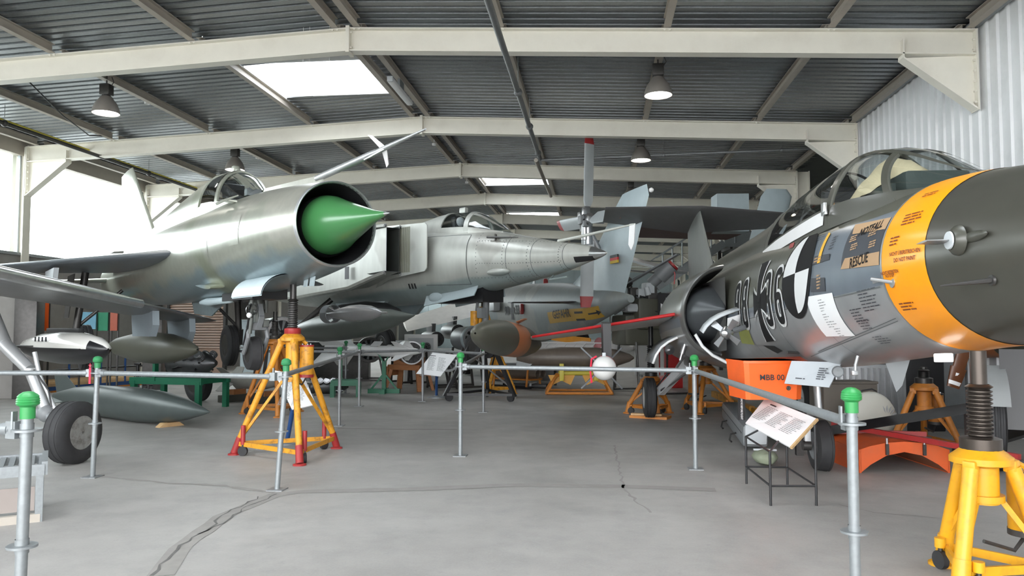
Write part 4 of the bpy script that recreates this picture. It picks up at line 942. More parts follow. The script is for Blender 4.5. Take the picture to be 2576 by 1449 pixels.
# ------------------------------------------------------------------ jet with a pale blue fin behind the starfighter
q0 = at(1930, 560, 19.0)
jb = thing('parked_jet', 'pale blue jet fin with dark brown tailplane rising behind the olive fighter', 'aircraft', (q0.x, q0.y, 0), R(6))
part('tail_fin', foil([((-.05, 0, 2.2), (-.85, 0, 2.2), .22, (0, 1, 0)), ((.62, 0, 4.72), (-.15, 0, 4.72), .16, (0, 1, 0)), ((.5, 0, 4.9), (.0, 0, 4.92), .06, (0, 1, 0))]), palebl, jb)
part('tail_box', bx((-1.15, .3, 3.9), (-.35, .9, 4.85)), palebl, jb)
part('tailplane', foil([((-.1, -.1, 4.12), (-.5, 1.9, 3.86), .14, (0, 0, 1)), ((-3.3, -.1, 4.05), (-3.3, 1.1, 3.84), .05, (0, 0, 1))]), mat('maroon brown paint', (.11, .055, .05), .5, noise=.2), jb)
part('fuselage', lathe([(2.5, .3), (1.5, .5), (-.5, .5), (-1.2, .3)], 24, (0, 0, 1.9), 'x', caps=True), palebl, jb)
for s in (-1, 1): part('support_leg', beam((.9, s * .15, 0), (.9, s * .3, 1.5), .08, .08), darkst, jb)
part('tail_stand', cyl((-.6, 0, 0), (-.6, 0, 1.5), .05), darkst, jb)
# ------------------------------------------------------------------ jet at the left edge: swept wing, stores, nose leg
le0, le1 = at(-330, 612, 6.4), at(545, 807, 12.3)
wd_ = thing('parked_jet', 'bare metal swept wing of a jet reaching in from the left edge over two stores', 'aircraft', (le0.x, le0.y, 0), 0)
O = Vector((le0.x, le0.y, 0))
wm_ = mat('dull metal wing', (0.20, 0.20, 0.205), 0.36, 0.5, noise=0.15, scale=4)
t0 = le0 + Vector((-2.6, .9, .02)); t1 = le1 + Vector((-.95, .25, .0))
mid0 = le0.lerp(le1, .55)
lw = part('wing', foil([(le0 - O, t0 - O, .2, (0, 0, 1)), (le0.lerp(le1, .97) - O, t0.lerp(t1, .97) - O, .11, (0, 0, 1)), (le1 - O, t1 - O, .03, (0, 0, 1))]), wm_, wd_)
part('leading_edge', foil([(le0 - O + Vector((.03, -.01, .01)), le0 - O + Vector((-.22, .08, .01)), .16, (0, 0, 1)), (le0.lerp(le1, .66) - O + Vector((.025, -.01, .01)), le0.lerp(le1, .66) - O + Vector((-.16, .06, .01)), .12, (0, 0, 1))]), alu, lw)
for k, (f_, nm) in enumerate(((.72, 0), (.885, 1))):
    c = le0.lerp(le1, f_) - O + Vector((-.12, .05, -.04)); dd = Vector((.72, -.69, 0))
    part('pylon', prism([c + dd * .02, c - dd * 1.1, c - dd * 1.0 + Vector((0, 0, -.36)), c - dd * .08 + Vector((0, 0, -.36)), c + dd * .05 + Vector((0, 0, -.2))], Vector((.69, .72, 0)) * .09), mat('shaded pylon blue grey', (.20, .235, .26), .5, noise=.1), wd_)
wf = flo(182, 1166); wx = Vector((math.sin(R(78 + 6.25)), -math.cos(R(78 + 6.25)), 0)); wc = Vector((wf.x, wf.y, .335))
fork = wc - O - wx * .17
wheel(wd_, wc - O, wx, .335, .25, mat('worn rim grey', (.30, .30, .29), .45, .4, noise=.25, scale=20, dirt=(.08, .07, .06), dirtamt=.7, dscale=14), 'nose_wheel', 3)
lg = mat('silver leg paint', (.55, .56, .57), .35, .6, noise=.1)
kn = at(118, 1040, 8.7) - O; k2 = at(75, 930, 8.75) - O; k3 = at(10, 865, 8.9) - O
part('leg', join(cyl(k2, kn, .06, .055), cyl(k3, k2, .075, .07), cyl(k2 + Vector((0, 0, .02)), k2 - Vector((0, 0, .06)), .085)), lg, wd_)
part('axle_housing', join(sphere(kn, .1, 14, 8), cyl(kn, fork + wx * .1, .05), cyl(kn, kn - wx * .12, .06)), midgrey, wd_)
part('upper_leg', cyl(k3, Vector((k3.x - .6, k3.y + .25, 2.1)), .08), lg, wd_)
part('drag_link', join(cyl(k2 + Vector((.12, 0, -.05)), kn + Vector((.1, 0, .05)), .022), cyl(k2 + Vector((.05, 0, .2)), k2 + Vector((.12, 0, -.05)), .025)), lg, wd_)
part('brake_line', tube([k2 + Vector((.09, -.05, 0)), k2.lerp(kn, .5) + Vector((.16, -.05, .02)), kn + Vector((.1, -.06, .08))], .01, 6), blackp, wd_)
# stores on its pylons
def hang(px, py, d, rz): return at(px, py, d), rz
c = at(410, 876, 12.0)
store('fuel_tank', 'dark olive streamlined tank hanging under the left wing tip', [(1.15, .012), (1.08, .06), (.75, .15), (.25, .225), (-.3, .25), (-.9, .24), (-1.7, .15), (-2.2, .03)], c, R(-36), olive, 0, cat='tank')
c = at(190, 876, 9.6)
ts = thing('target_pod', 'glossy pod, white above and black below, under the left wing', 'pod', c, R(-30))
pr = [(.82, .012), (.78, .06), (.58, .14), (.2, .195), (-.3, .205), (-.85, .18), (-1.35, .10), (-1.6, .02)]
wg_ = mat('gloss white', (.62, .61, .58), .15, coat=.6, noise=.03); bg_ = mat('gloss black', (.010, .010, .012), .3)
part('upper_shell', lathe(pr, 20, (0, 0, 0), 'x', arc=(0, PI)), wg_, ts)
part('lower_shell', lathe(pr, 20, (0, 0, 0), 'x', arc=(PI, 2 * PI)), bg_, ts)
part('nose_window', lathe([(h, r + .004) for h, r in pr[:3]] , 12, (0, 0, 0), 'x', arc=(R(135), PI)), bg_, ts)
part('seam_strip', join(box((-.3, -.2, 0), (1.7, .02, .012)), box((-1.0, 0, .02), (.5, 1.1, .012))), blackp, ts)
part('number_mark', join(*[bx((-.35 - .1 * k, -.19, .08), (-.38 - .1 * k, -.2, .14)) for k in range(4)]), ink, ts)
part('hanger', box((-.3, 0, .22), (.9, .07, .06), .01), blackp, ts)
# loose drop tank on the floor
nz0 = flo(528, 1046, .22); tl = flo(140, 992, .30); dv = (nz0 - tl); L0 = dv.length
ft = thing('fuel_tank', 'dark green drop tank with tail fins lying on the floor at left', 'tank', (nz0.x, nz0.y, 0), math.atan2(dv.y, dv.x))
FT = [(0, .006), (-.15, .05), (-.6, .155), (-1.2, .235), (-1.9, .27), (-L0 * .7, .25), (-L0 * .85, .18), (-L0, .06)]
part('body', mv(lathe(FT, 30, (0, 0, 0), 'x'), (0, 0, .272)), mat('blue green tank paint', (.062, .076, .074), .38, .15, noise=.2), ft)
for a in (70, 200, 320):
    d = Vector((0, math.cos(R(a)), math.sin(R(a)))) ; b0 = Vector((-L0, 0, .272))
    part('fin', plate([b0 + Vector((.75, 0, 0)) + d * .12, b0 + Vector((.1, 0, 0)) + d * .38, b0 + Vector((-.35, 0, 0)) + d * .38, b0 + Vector((0, 0, 0)) + d * .06], .012), mat('blue green tank paint', (0, 0, 0)), ft)
for k in (0, 1): part('lug', tube([(-1.55 - .18 * k, -.03, .53), (-1.55 - .18 * k, -.03, .58), (-1.55 - .18 * k, .03, .58), (-1.55 - .18 * k, .03, .53)], .012, 6), blackp, ft)
for x in (-1.0, -L0 * .72): part('chock', prism([(x - .06, -.2, 0), (x - .06, .2, 0), (x - .06, .12, .06), (x - .06, -.12, .06)], (.12, 0, 0)), woodl, ft)
# stores under the swing-wing jet
store('fuel_tank', 'long grey green belly tank under the box-intake jet', [(2.2, .01), (2.0, .06), (1.4, .19), (.6, .29), (-.3, .32), (-1.3, .3), (-2.2, .2), (-2.9, .05)], at(890, 815, 16.3), R(-41), mat('grey green tank paint', (.105, .12, .11), .4, .15, noise=.12), 0, cat='tank', ry=R(-4))
store('fuel_tank', 'dark tank half hidden above the belly tank of the box-intake jet', [(.9, .01), (.7, .12), (.2, .25), (-.6, .3), (-1.6, .25), (-2.2, .1)], at(955, 790, 17.2), R(-41), blackp, 0, cat='tank')
sb = store('bomb', 'mid grey iron bomb with ring tail hanging beside the belly tank', [(.75, .01), (.62, .07), (.35, .135), (0, .16), (-.3, .155), (-.8, .09), (-1.15, .05)], at(905, 788, 14.2), R(-41), mat('bomb grey', (.27, .27, .275), .35, .2, noise=.1), 4, .42, .17, cat='bomb', fx=-1.15)
part('tail_ring', lathe([(-1.18, .17), (-1.18, .18), (-.95, .18), (-.95, .17), (-1.18, .17)], 24, (0, 0, 0), 'x'), midgrey, sb)
part('nose_fuze', cyl((.74, 0, 0), (.9, 0, 0), .018, n=8), alu, sb)
# ------------------------------------------------------------------ starfighter: markings, gear, small fittings
bpy.context.view_layer.update()
tan = mat('faded tan stencil', (.42, .27, .15), .5, noise=.08); dkst = mat('dark stencil ground', (.045, .05, .06), .45); whst = mat('white marking', (.72, .73, .73), .4, noise=.04); bkst = mat('black marking', (.010, .010, .011), .6, spec=.2); rdst = mat('faded red stencil', (.32, .06, .06), .5); ystr = mat('yellow marking', (.75, .42, .04), .45)
def fp(px, py): return FB.pick(jf, px, py)
def dec(name, shape, px, py, m_, off=.006, tilt=0.0, du=0.0, dv=0.0, lab=None):
    x, s = fp(px, py); return part(name, FB.wrap(shape, x + du, s + dv, off, -1, tilt), m_, jf, 60, label=lab)
def quadpatch(name, q, m_, off, n=6):
    """skin patch spanned by four picked corners (lower left, lower right, upper right, upper left)"""
    c = [fp(*k) for k in q]; V, F = [], []
    for i in range(n + 1):
        for j in range(n + 1):
            u, v = i / n, j / n; x = (1-u)*(1-v)*c[0][0] + u*(1-v)*c[1][0] + u*v*c[2][0] + (1-u)*v*c[3][0]; s = (1-u)*(1-v)*c[0][1] + u*(1-v)*c[1][1] + u*v*c[2][1] + (1-u)*v*c[3][1]
            V.append(FB.P(x, s, off))
    for i in range(n):
        for j in range(n): k = i * (n + 1) + j; F.append((k, k + n + 1, k + n + 2, k + 1))
    return part(name, (V, F), m_, jf, 60), c
# roundel
rr = .40
dec('roundel_ring', ring2(.0, rr, 0, 2 * PI, 40), 2006, 688, bkst, .008)
dec('roundel_quarter', ring2(.0, rr * .88, PI / 2, PI, 12), 2006, 688, whst, .012); dec('roundel_quarter', ring2(.0, rr * .88, 3 * PI / 2, 2 * PI, 12), 2006, 688, whst, .012)
# number and cross
def loop2(cx, cy, rx, ry, a0, a1, n=18): return [(cx + rx * math.copysign(abs(math.cos(R(a0 + (a1 - a0) * i / n))) ** .65, math.cos(R(a0 + (a1 - a0) * i / n))), cy + ry * math.copysign(abs(math.sin(R(a0 + (a1 - a0) * i / n))) ** .65, math.sin(R(a0 + (a1 - a0) * i / n)))) for i in range(n + 1)]
W2, H2 = .082, .118
DIG = {'8': [loop2(0, H2, W2, H2, -90, 270, 26), loop2(0, -H2, W2, H2, -90, 270, 26)],
       '9': [loop2(0, H2, W2, H2, -90, 270, 26), [(W2, H2), (W2, 0), (W2, -H2)] + loop2(0, -H2, W2, H2, 0, -150, 14)],
       '6': [loop2(0, -H2, W2, H2, -90, 270, 26), [(-W2, -H2), (-W2, 0), (-W2, H2)] + loop2(0, H2, W2, H2, 180, 30, 14)],
       '3': [loop2(0, H2, W2, H2, 160, -90, 20), loop2(0, -H2, W2, H2, 90, -160, 20)]}
for s_, px, py in (('9', 1858, 768), ('8', 1875, 766), ('3', 1935, 752), ('6', 1963, 747)):
    dec('number_outline', join(*[strip(k, .064) for k in DIG[s_]]), px, py, whst, .010); dec('number', join(*[strip(k, .036) for k in DIG[s_]]), px, py, bkst, .015)
def crossarm(a, w0, w1, l0, l1):
    d = (math.cos(a), math.sin(a)); n_ = (-d[1], d[0]); P_ = []
    for t in np.linspace(0, 1, 7):
        l = l0 + (l1 - l0) * t; ww = w0 + (w1 - w0) * t ** 2.2; P_.append(((d[0] * l + n_[0] * ww, d[1] * l + n_[1] * ww, 0), (d[0] * l - n_[0] * ww, d[1] * l - n_[1] * ww, 0)))
    V = [q for p in P_ for q in p]; return V, [(2 * i, 2 * i + 1, 2 * i + 3, 2 * i + 2) for i in range(6)]
cx_, cy_ = 1912, 757
dec('cross_outline', join(*[crossarm(a, .095, .19, .02, .25 if abs(math.cos(a)) > .5 else .42) for a in (0, PI / 2, PI, 3 * PI / 2)]), cx_, cy_, whst, .008)
dec('cross', join(*[crossarm(a, .065, .145, -.02, .255 if abs(math.cos(a)) > .5 else .425) for a in (0, PI / 2, PI, 3 * PI / 2)]), cx_, cy_, bkst, .013)
# rescue placard
g1, c = quadpatch('rescue_placard', [(2122, 682), (2216, 667), (2250, 548), (2156, 568)], dkst, .004)
quadpatch('placard_strip', [(2125, 679), (2214, 664), (2219, 633), (2133, 648)], tan, .006); quadpatch('placard_strip', [(2146, 594), (2232, 578), (2248, 550), (2158, 569)], tan, .006)
dec('placard_text', text('RESCUE', .10, .002, 'CENTER', .9), 2168, 656, bkst, .009, R(1)); dec('placard_text', text('NOTFALL', .088, .002, 'CENTER', .95), 2196, 574, bkst, .009, R(1))
g = random.Random(5)
for px, py in ((2153, 605), (2204, 592), (2150, 624), (2199, 613)): dec('placard_print', lines2(-.06, .018, .12, 3, .018, .55, .2, rng=g), px, py, tan, .007)
quadpatch('small_placard', [(2046, 736), (2082, 731), (2078, 695), (2043, 700)], dkst, .005); dec('placard_print', lines2(-.045, .055, .1, 5, .025, .5, .3, rng=g), 2062, 716, tan, .008)
quadpatch('small_placard', [(2039, 667), (2089, 658), (2095, 640), (2046, 648)], dkst, .005); dec('placard_print', lines2(-.08, .015, .17, 2, .025, .5, .3, rng=g), 2064, 654, tan, .008)
quadpatch('yellow_arrow_strip', [(2059, 664), (2066, 663), (2095, 587), (2087, 588)], ystr, .007)
quadpatch('red_warning_mark', [(1988, 628), (1996, 624), (2018, 582), (2003, 588)], rdst, .005)
c = quadpatch('data_sheet', [(2083, 847), (2156, 842), (2097, 738), (2034, 749)], paper, .006)[1]
for px, py, n_, w_ in ((2075, 770, 5, .16), (2085, 800, 6, .12), (2108, 815, 7, .12)): dec('sheet_print', lines2(-.06, .04, w_, n_, .022, .28, .6, rng=g), px, py, inkg, .009)
for px, py, n_, w_ in ((2190, 742, 7, .30), (2168, 790, 5, .24), (2190, 812, 4, .22), (2068, 600, 3, .22), (2100, 610, 5, .14), (2050, 610, 4, .12), (2225, 855, 4, .2), (2050, 575, 2, .25)): dec('stencil_print', lines2(-w_ * .5, .04, w_, n_, .024, .3, .5, rng=g), px, py, dkst, .006)
# print on the orange band
pm_ = mat('dark red print', (.16, .03, .01), .5)
for s_, px, py, sz in (('NICHT ÜBERSTREICHEN', 2283, 637, .034), ('DO NOT PAINT', 2284, 653, .036), ('NICHT BETRETEN', 2249, 680, .03), ('NO STEP', 2249, 690, .03)): dec('band_lettering', text(s_, sz, .0006, 'CENTER', .95), px, py, pm_, .008, R(-1))
for px, py, n_, w_ in ((2300, 560, 4, .24), (2252, 612, 3, .13), (2292, 772, 3, .2), (2332, 498, 2, .18)): dec('band_lettering', lines2(-w_ * .45, .04, w_ * .9, n_, .022, .4, .3, rng=g), px + 6, py, pm_, .008)
quadpatch('band_arrow', [(2311, 641), (2322, 641), (2322, 638), (2311, 638)], pm_, .008, 2)
# seams
part('panel_seam', FB.patch(-.1, -4.6, -.145, -.137, .005, 30, 1), seam, jf)
for q in ((2060, 880, 2258, 795), (2045, 895, 2262, 803)):
    a, b = fp(q[0], q[1]), fp(q[2], q[3]); part('panel_seam', ([FB.P(a[0] + (b[0] - a[0]) * t, a[1] + (b[1] - a[1]) * t + h, .005) for t in np.linspace(0, 1, 12) for h in (0, .006)], [(2 * i, 2 * i + 2, 2 * i + 3, 2 * i + 1) for i in range(11)]), seam, jf)
for x in (-1.3, -2.45, -3.6): part('frame_seam', FB.patch(x, x + .006, -.7, .55, .004, 1, 20), seam, jf)
quadpatch('open_hatch', [(1957, 887), (1972, 880), (1950, 867), (1924, 868)], blackp, .006, 3)
# nose fittings
x, s = fp(2420, 606); p = FB.P(x, s, 0); n_ = (FB.P(x, s, .1) - p).normalized()
ao = part('vane_housing', turn([(0, .085), (.02, .08), (.045, .055), (.05, .0)], p, n_, 24), oldk, jf); part('vane_disc', turn([(.05, .05), (.058, .048), (.06, .0)], p, n_, 20), lightgrey, ao)
part('vane', foil([(p + n_ * .06 + Vector((.02, 0, .0)), p + n_ * .06 + Vector((-.16, 0, 0)), .02, (0, 0, 1)), (p + n_ * .17 + Vector((.01, 0, 0)), p + n_ * .17 + Vector((-.13, 0, 0)), .012, (0, 0, 1))]), aludull, ao)
part('fairing_blister', sphere(p + Vector((.10, .02, .0)), .06, 16, 10, (2.4, .4, .5)), oldk, jf)
x, s = fp(2502, 704); p = FB.P(x, s, 0); n_ = (FB.P(x, s, .1) - p).normalized(); part('pin_probe', join(tube([p, p + n_ * .24 + Vector((-.05, 0, -.02))], [.016, .004], 8), turn([(0, .03), (.012, .028), (.012, 0)], p, n_, 14)), darkst, jf)
x, s = fp(2251, 712); p = FB.P(x, s, 0); n_ = (FB.P(x, s, .1) - p).normalized(); part('vent_pipe', join(turn([(0, .035), (.006, .035), (.007, 0)], p, n_, 16), tube([p, p + n_ * .10 + Vector((-.08, 0, .03))], .012, 8)), aludull, jf)
quadpatch('probe_plate', [(2200, 714), (2222, 708), (2226, 696), (2196, 702)], aludull, .006, 3)
x, s = fp(2008, 885); p = FB.P(x, s, 0); n_ = (FB.P(x, s, .1) - p).normalized(); part('drain_mast', tube([p, p + n_ * .12 + Vector((.03, 0, .02))], .014, 8), darkst, jf)
part('belly_lamp', mv(box((0, 0, 0), (.16, .05, .055), .008), (-.05, -.2, -.60)), emit('lamp tube', (1, .98, .95), 1.0), jf)
# ram air turbine swung out below the intake, with its curved door
rc = at(1826, 838, 8.35); M_ = jf.matrix_world.inverted(); rc = M_ @ rc
axd = (M_.to_3x3() @ (Vector((0, 0, EYE)) - jf.matrix_world @ rc)).normalized(); axd = (axd + Vector((.3, -.3, -.1))).normalized()
rt = part('turbine_hub', turn([(-.10, .06), (-.04, .075), (0, .06), (.05, .05), (.085, .03), (.095, .001)], rc, axd, 20), alu, jf)
Aa, Bb = _frame(axd)
for k in range(4):
    t = R(40 + 90 * k); d = Aa * math.cos(t) + Bb * math.sin(t); e = axd.cross(d); ee = (e * .8 + axd * .6).normalized()
    part('turbine_blade', plate([rc + d * .05 + ee * .025, rc + d * .17 + ee * .045, rc + d * .175 - ee * .04, rc + d * .05 - ee * .025], .01), aludull, rt)
part('turbine_arm', tube([rc - axd * .08, rc - axd * .2 + Vector((-.05, .2, .06)), Vector((rc.x - .3, -.5, rc.z + .1))], .03, 8), midgrey, jf)
def arcplate(name, pts, wv, th, m_, edge=None):
    r1 = [Vector(p) for p in pts]; r2 = [p + Vector(wv) for p in r1]; V = r1 + r2; n_ = len(r1); F = [(i, i + 1, n_ + i + 1, n_ + i) for i in range(n_ - 1)]
    o = part(name, (V, F), m_, jf); md = o.modifiers.new('thickness', 'SOLIDIFY'); md.thickness = th; return o
def LP(px, py, d): return M_ @ at(px, py, d)
arcplate('turbine_door', [LP(*k) for k in ((1768, 838, 8.35), (1778, 822, 8.35), (1795, 806, 8.35), (1815, 795, 8.35), (1838, 786, 8.4), (1862, 778, 8.45))], (-.10, -.02, .035), .012, lightgrey)
arcplate('bay_door', [LP(*k) for k in ((1830, 800, 8.6), (1848, 795, 8.6), (1862, 790, 8.6))], (-.05, .0, -.12), .01, white)
quadpatch('turbine_bay', [(1870, 862), (1900, 868), (1885, 820), (1860, 815)], mat('zinc chromate yellow', (.30, .32, .08), .5, noise=.2), .004, 4)
# main gear: arched doors, leg and wheel; nose leg, wheel, door
arcplate('main_gear_door', [LP(*k) for k in ((1640, 912, 10.8), (1648, 890, 10.8), (1662, 870, 10.8), (1680, 856, 10.8), (1702, 845, 10.8), (1722, 840, 10.8))], (-.75, -.02, .02), .012, midgrey)
arcplate('door_rim', [LP(*k) for k in ((1640, 914, 10.78), (1648, 892, 10.78), (1662, 872, 10.78), (1680, 858, 10.78), (1702, 847, 10.78), (1722, 842, 10.78))], (-.06, .0, 0), .03, white)
arcplate('main_gear_door', [LP(*k) for k in ((1752, 838, 9.6), (1770, 868, 9.6), (1795, 890, 9.6), (1830, 908, 9.6), (1865, 917, 9.6))], (-.8, .1, 0), .012, aludull)
arcplate('door_rim', [LP(*k) for k in ((1752, 840, 9.58), (1770, 870, 9.58), (1795, 892, 9.58), (1830, 910, 9.58), (1865, 919, 9.58))], (-.05, 0, 0), .03, white)
wl_ = LP(1634, 1000, 12.4)
wheel(jf, wl_, (0, -1, 0), .32, .19, lightgrey, 'main_wheel')
lgm = mat('white gear paint', (.62, .63, .64), .38, .2, noise=.08)
u0 = LP(1662, 985, 12.3); u1 = LP(1728, 915, 11.6)
part('main_leg', join(beam(u0, u1, .10, .13), cyl(u0, wl_, .04)), lgm, jf); part('leg_link', join(cyl(u0 + Vector((.1, 0, .02)), u1 + Vector((.12, .08, -.06)), .022), cyl(u1, LP(1735, 862, 11.0), .05)), steel, jf)
part('retract_ram', join(cyl(LP(1727, 855, 10.6), LP(1716, 890, 10.6), .035), cyl(LP(1716, 888, 10.6), LP(1711, 906, 10.6), .022), cyl(LP(1722, 895, 10.6), LP(1702, 925, 10.9), .018)), steel, jf)
part('brake_hose', tube([u1, (u0 + u1) / 2 + Vector((0, -.1, .06)), u0 + Vector((0, -.08, .05))], .012, 6), blackp, jf)
part('taxi_lamp', turn([(0, .04), (.06, .075), (.065, .075), (.05, .06), (.03, .0)], LP(1687, 880, 11.3), (1, -.4, 0), 18), steel, jf)
u2 = wl_.copy(); u2.y = -u2.y; wheel(jf, u2, (0, 1, 0), .32, .19, lightgrey, 'main_wheel'); part('main_leg', beam(u2, (u2.x + .3, .5, -.5), .1, .13), lgm, jf)
nwc = LP(2064, 1121, 7.95)
wheel(jf, nwc, (0, -1, 0), .262, .16, midgrey, 'nose_wheel', 1)
part('nose_leg', join(cyl((nwc.x + .02, 0.0, -.62), (nwc.x, nwc.y - .0, nwc.z + .33), .04), cyl((nwc.x, nwc.y, nwc.z + .4), (nwc.x, nwc.y - .13, nwc.z + .28), .035), beam((nwc.x, nwc.y - .13, nwc.z + .32), (nwc.x, nwc.y - .13, nwc.z), .06, .04)), alu, jf)
part('nose_leg_knuckle', box((nwc.x, nwc.y - .02, nwc.z + .33), (.12, .26, .07), .012), darkst, jf); part('axle_nut', cyl((nwc.x, nwc.y - .18, nwc.z), (nwc.x, nwc.y - .1, nwc.z), .05), darkst, jf)
dq = [LP(*k) for k in ((1974, 965, 7.2), (2086, 975, 6.9), (2118, 912, 6.9), (1992, 908, 7.2))]
nd = part('nose_gear_door', plate(dq, .014), mat('pale door grey', (.40, .43, .46), .4, noise=.08), jf)
du = (dq[1] - dq[0]).normalized(); dn = du.cross(dq[3] - dq[0]).normalized(); dn = dn if dn.y < 0 else -dn; dw = (dq[3] - dq[0]).normalized(); o_ = (dq[0] + dq[1] + dq[2] + dq[3]) / 4
v, f = join(lines2(.06, .05, .1, 6, .02, .5, .3, rng=g), lines2(-.13, -.06, .1, 1, .02, .5, .2, rng=g)); part('door_print', ([o_ + du * p[0] + dw * p[1] + dn * .012 for p in v], f), dkst, nd)
part('landing_lamp', join(turn([(0, .02), (.05, .05), (.055, .05), (.04, .04), (.03, 0)], LP(2110, 935, 6.6), (1, -.5, 0), 18)), midgrey, jf)
part('gear_hook', join(tube([LP(2158, 895, 6.1), LP(2152, 918, 6.1), LP(2152, 935, 6.1)], .012, 8), box(LP(2150, 938, 6.1), (.03, .05, .04), .008)), aludull, jf)
part('nose_bay_side', plate([LP(*k) for k in ((2225, 905, 6.4), (2290, 900, 6.3), (2270, 968, 6.6), (2255, 985, 6.7))], .014), lightgrey, jf)
# pylon and round-nosed missile under the wing
sp = at(1520, 926, 10.4)
part('wing_pylon', join(beam(M_ @ at(1524, 812, 10.75), M_ @ at(1526, 900, 10.75), .11, .5, up=(1, 0, 0))), blackp, jf)
t = thing('missile', 'missile with white ball nose and four fins hanging under the olive jet wing', 'missile', sp, R(-87.6), None, PF)
part('nose_ball', sphere((0, 0, 0), .165, 28, 18), mat('gloss white cover', (.74, .74, .72), .22, noise=.02, coat=.4), t)
part('body', lathe([(-.1, .08), (-.3, .085), (-2.2, .085), (-2.25, .06)], 20, (0, 0, 0), 'x', caps=True), olive, t)
part('ball_seam', lathe([(.012, .1655), (.012, .167), (-.012, .167), (-.012, .1655)], 28), lightgrey, t)
part('strap', tube([(-.02, -.10, .16), (-.02, -.17, .12), (-.03, -.185, -.05), (-.03, -.17, -.2)], .014, 6), red_tag, t, label='red safety strap')
part('strap_band', lathe([(-.03, .155), (-.03, .168), (-.06, .16)], 24, (0, 0, .0), 'x', arc=(R(20), R(110))), red_tag, t)
part('lug', join(box((-.04, 0, .18), (.06, .05, .06), .01), box((-.3, 0, .12), (.3, .04, .08), .01)), lightgrey, t)
for k in range(4):
    a = R(45 + 90 * k); d = Vector((0, math.cos(a), math.sin(a)))
    part('fin', plate([Vector((-.5, 0, 0)) + d * .08, Vector((-.75, 0, 0)) + d * .42, Vector((-.9, 0, 0)) + d * .42, Vector((-.95, 0, 0)) + d * .08], .02), midgrey, t)
# ------------------------------------------------------------------ barrier: scaffold standards with ledgers
RAILZ = 1.02
posts = {}
def post(key, p, label, capm=greenc, tm=galv, lean=(0, 0)):
    t = thing('barrier_post', label, 'post', (p.x, p.y, 0), 0, 'scaffold barrier posts with green caps')
    lx, ly = lean
    part('tube', cyl((0, 0, .006), (lx, ly, 1.10), .0242, n=18), tm, t)
    for z in (.525, RAILZ):
        V = Vector((lx, ly, 1.1)) * (z / 1.1)
        r_ = part('rosette', join(lathe([(-.005, .026), (-.005, .061), (.005, .061), (.005, .026)], 24, (V.x, V.y, z)), lathe([(-.03, .0275), (.03, .0275)], 18, (V.x, V.y, z))), tm, t)
    part('base_plate', box((0, 0, .004), (.15, .15, .008)), galvd, t)
    o = (lx, ly, 1.1)
    part('cap', lathe([(-.03, .030), (.02, .030), (.025, .036), (.03, .044), (.036, .047), (.040, .044), (.044, .047), (.050, .044), (.054, .046), (.06, .042), (.066, .043), (.075, .035), (.085, .02), (.088, .001)], 24, o), capm, t, 25)
    for sgn in (-1,): part('wedge', box((.05 * sgn, -.0, RAILZ + .035), (.008, .03, .09)), tm, t)
    posts[key] = p; return t
def rail(a, b, label, m_=galv, z0=RAILZ, z1=RAILZ):
    a, b = Vector((a.x, a.y, z0 + .0)), Vector((b.x, b.y, z1)); d = (b - a).normalized(); L_ = (b - a).length
    t = thing('barrier_rail', label, 'rail', a, 0, 'scaffold barrier rails')
    part('tube', cyl(d * .07, (b - a) - d * .07, .0242, n=16), m_, t)
    for q, s in ((0, 1), (L_, -1)):
        c = d * (q + s * .05)
        part('wedge_head', join(beam(d * (q + s * .03), d * (q + s * .085), .045, .075), cyl(d * (q + s * .08), d * (q + s * .12), .029)), m_, t)
    return t
P1 = at(62, 1076, 3.34); P6 = at(2143, 1062, 3.57)
post(1, P1, 'scaffold post in the near left corner with green cap', greenc, galv, (.012, 0))
post(2, flo(233, 1200), 'barrier post in front of the big left wheel', greend, galv, (.02, 0))
post(3, flo(697, 1232), 'leaning barrier post in front of the yellow tripod jack', greend, galv, (.06, .02))
post(4, flo(1158, 1147), 'barrier post right of the white panel on the blue post, green cap', greenc)
post(5, flo(1750, 1180), 'barrier post by the grey jet main wheel where the rail turns', greenc)
post(6, P6, 'scaffold post in the right foreground with bright green cap', greenc)
post(7, flo(853, 1071), 'dark barrier post right of the yellow tripod jack', greend, galvd)
post(8, flo(903, 1022), 'barrier post at the corner behind the tripod jack', greend, galvd)
post(9, flo(1063, 1010), 'thin distant barrier post crossing the white board', greend, galvd)
post(10, flo(1216, 1037), 'barrier post standing before the dark tripod under the attack jet', greend, galvd)
post(11, flo(869, 990), 'farthest barrier post near the white missile tail', greend, galvd)
rail(Vector((P1.x - 1.6, P1.y + .35, 0)), P1, 'barrier rail leaving the left edge at the near post')
rail(flo(-250, 1200), posts[2], 'barrier rail from the left edge to the wheel post')
rail(posts[2], posts[3], 'long barrier rail before the drop tank at left')
rail(posts[3], posts[7], 'barrier rail running back past the yellow tripod jack', galvd)
rail(posts[7], posts[8], 'short barrier rail behind the tripod jack', galvd)
rail(posts[8], posts[9], 'far barrier rail in front of the white missile', galvd)
rail(posts[9], posts[10], 'far barrier rail in front of the round rocket pod', galvd)
rail(posts[10], posts[4], 'barrier rail coming forward to the middle aisle post', galvd)
rail(posts[4], posts[5], 'long barrier rail across the aisle before the yellow cradle')
rail(posts[5], posts[6], 'barrier rail slanting along the grey jet to the near right post')
rail(flo(560, 1015), posts[8], 'far barrier rail ending at the corner behind the jack', galvd)
rail(flo(590, 985), posts[11], 'hindmost barrier rail beside the white missile', galvd)

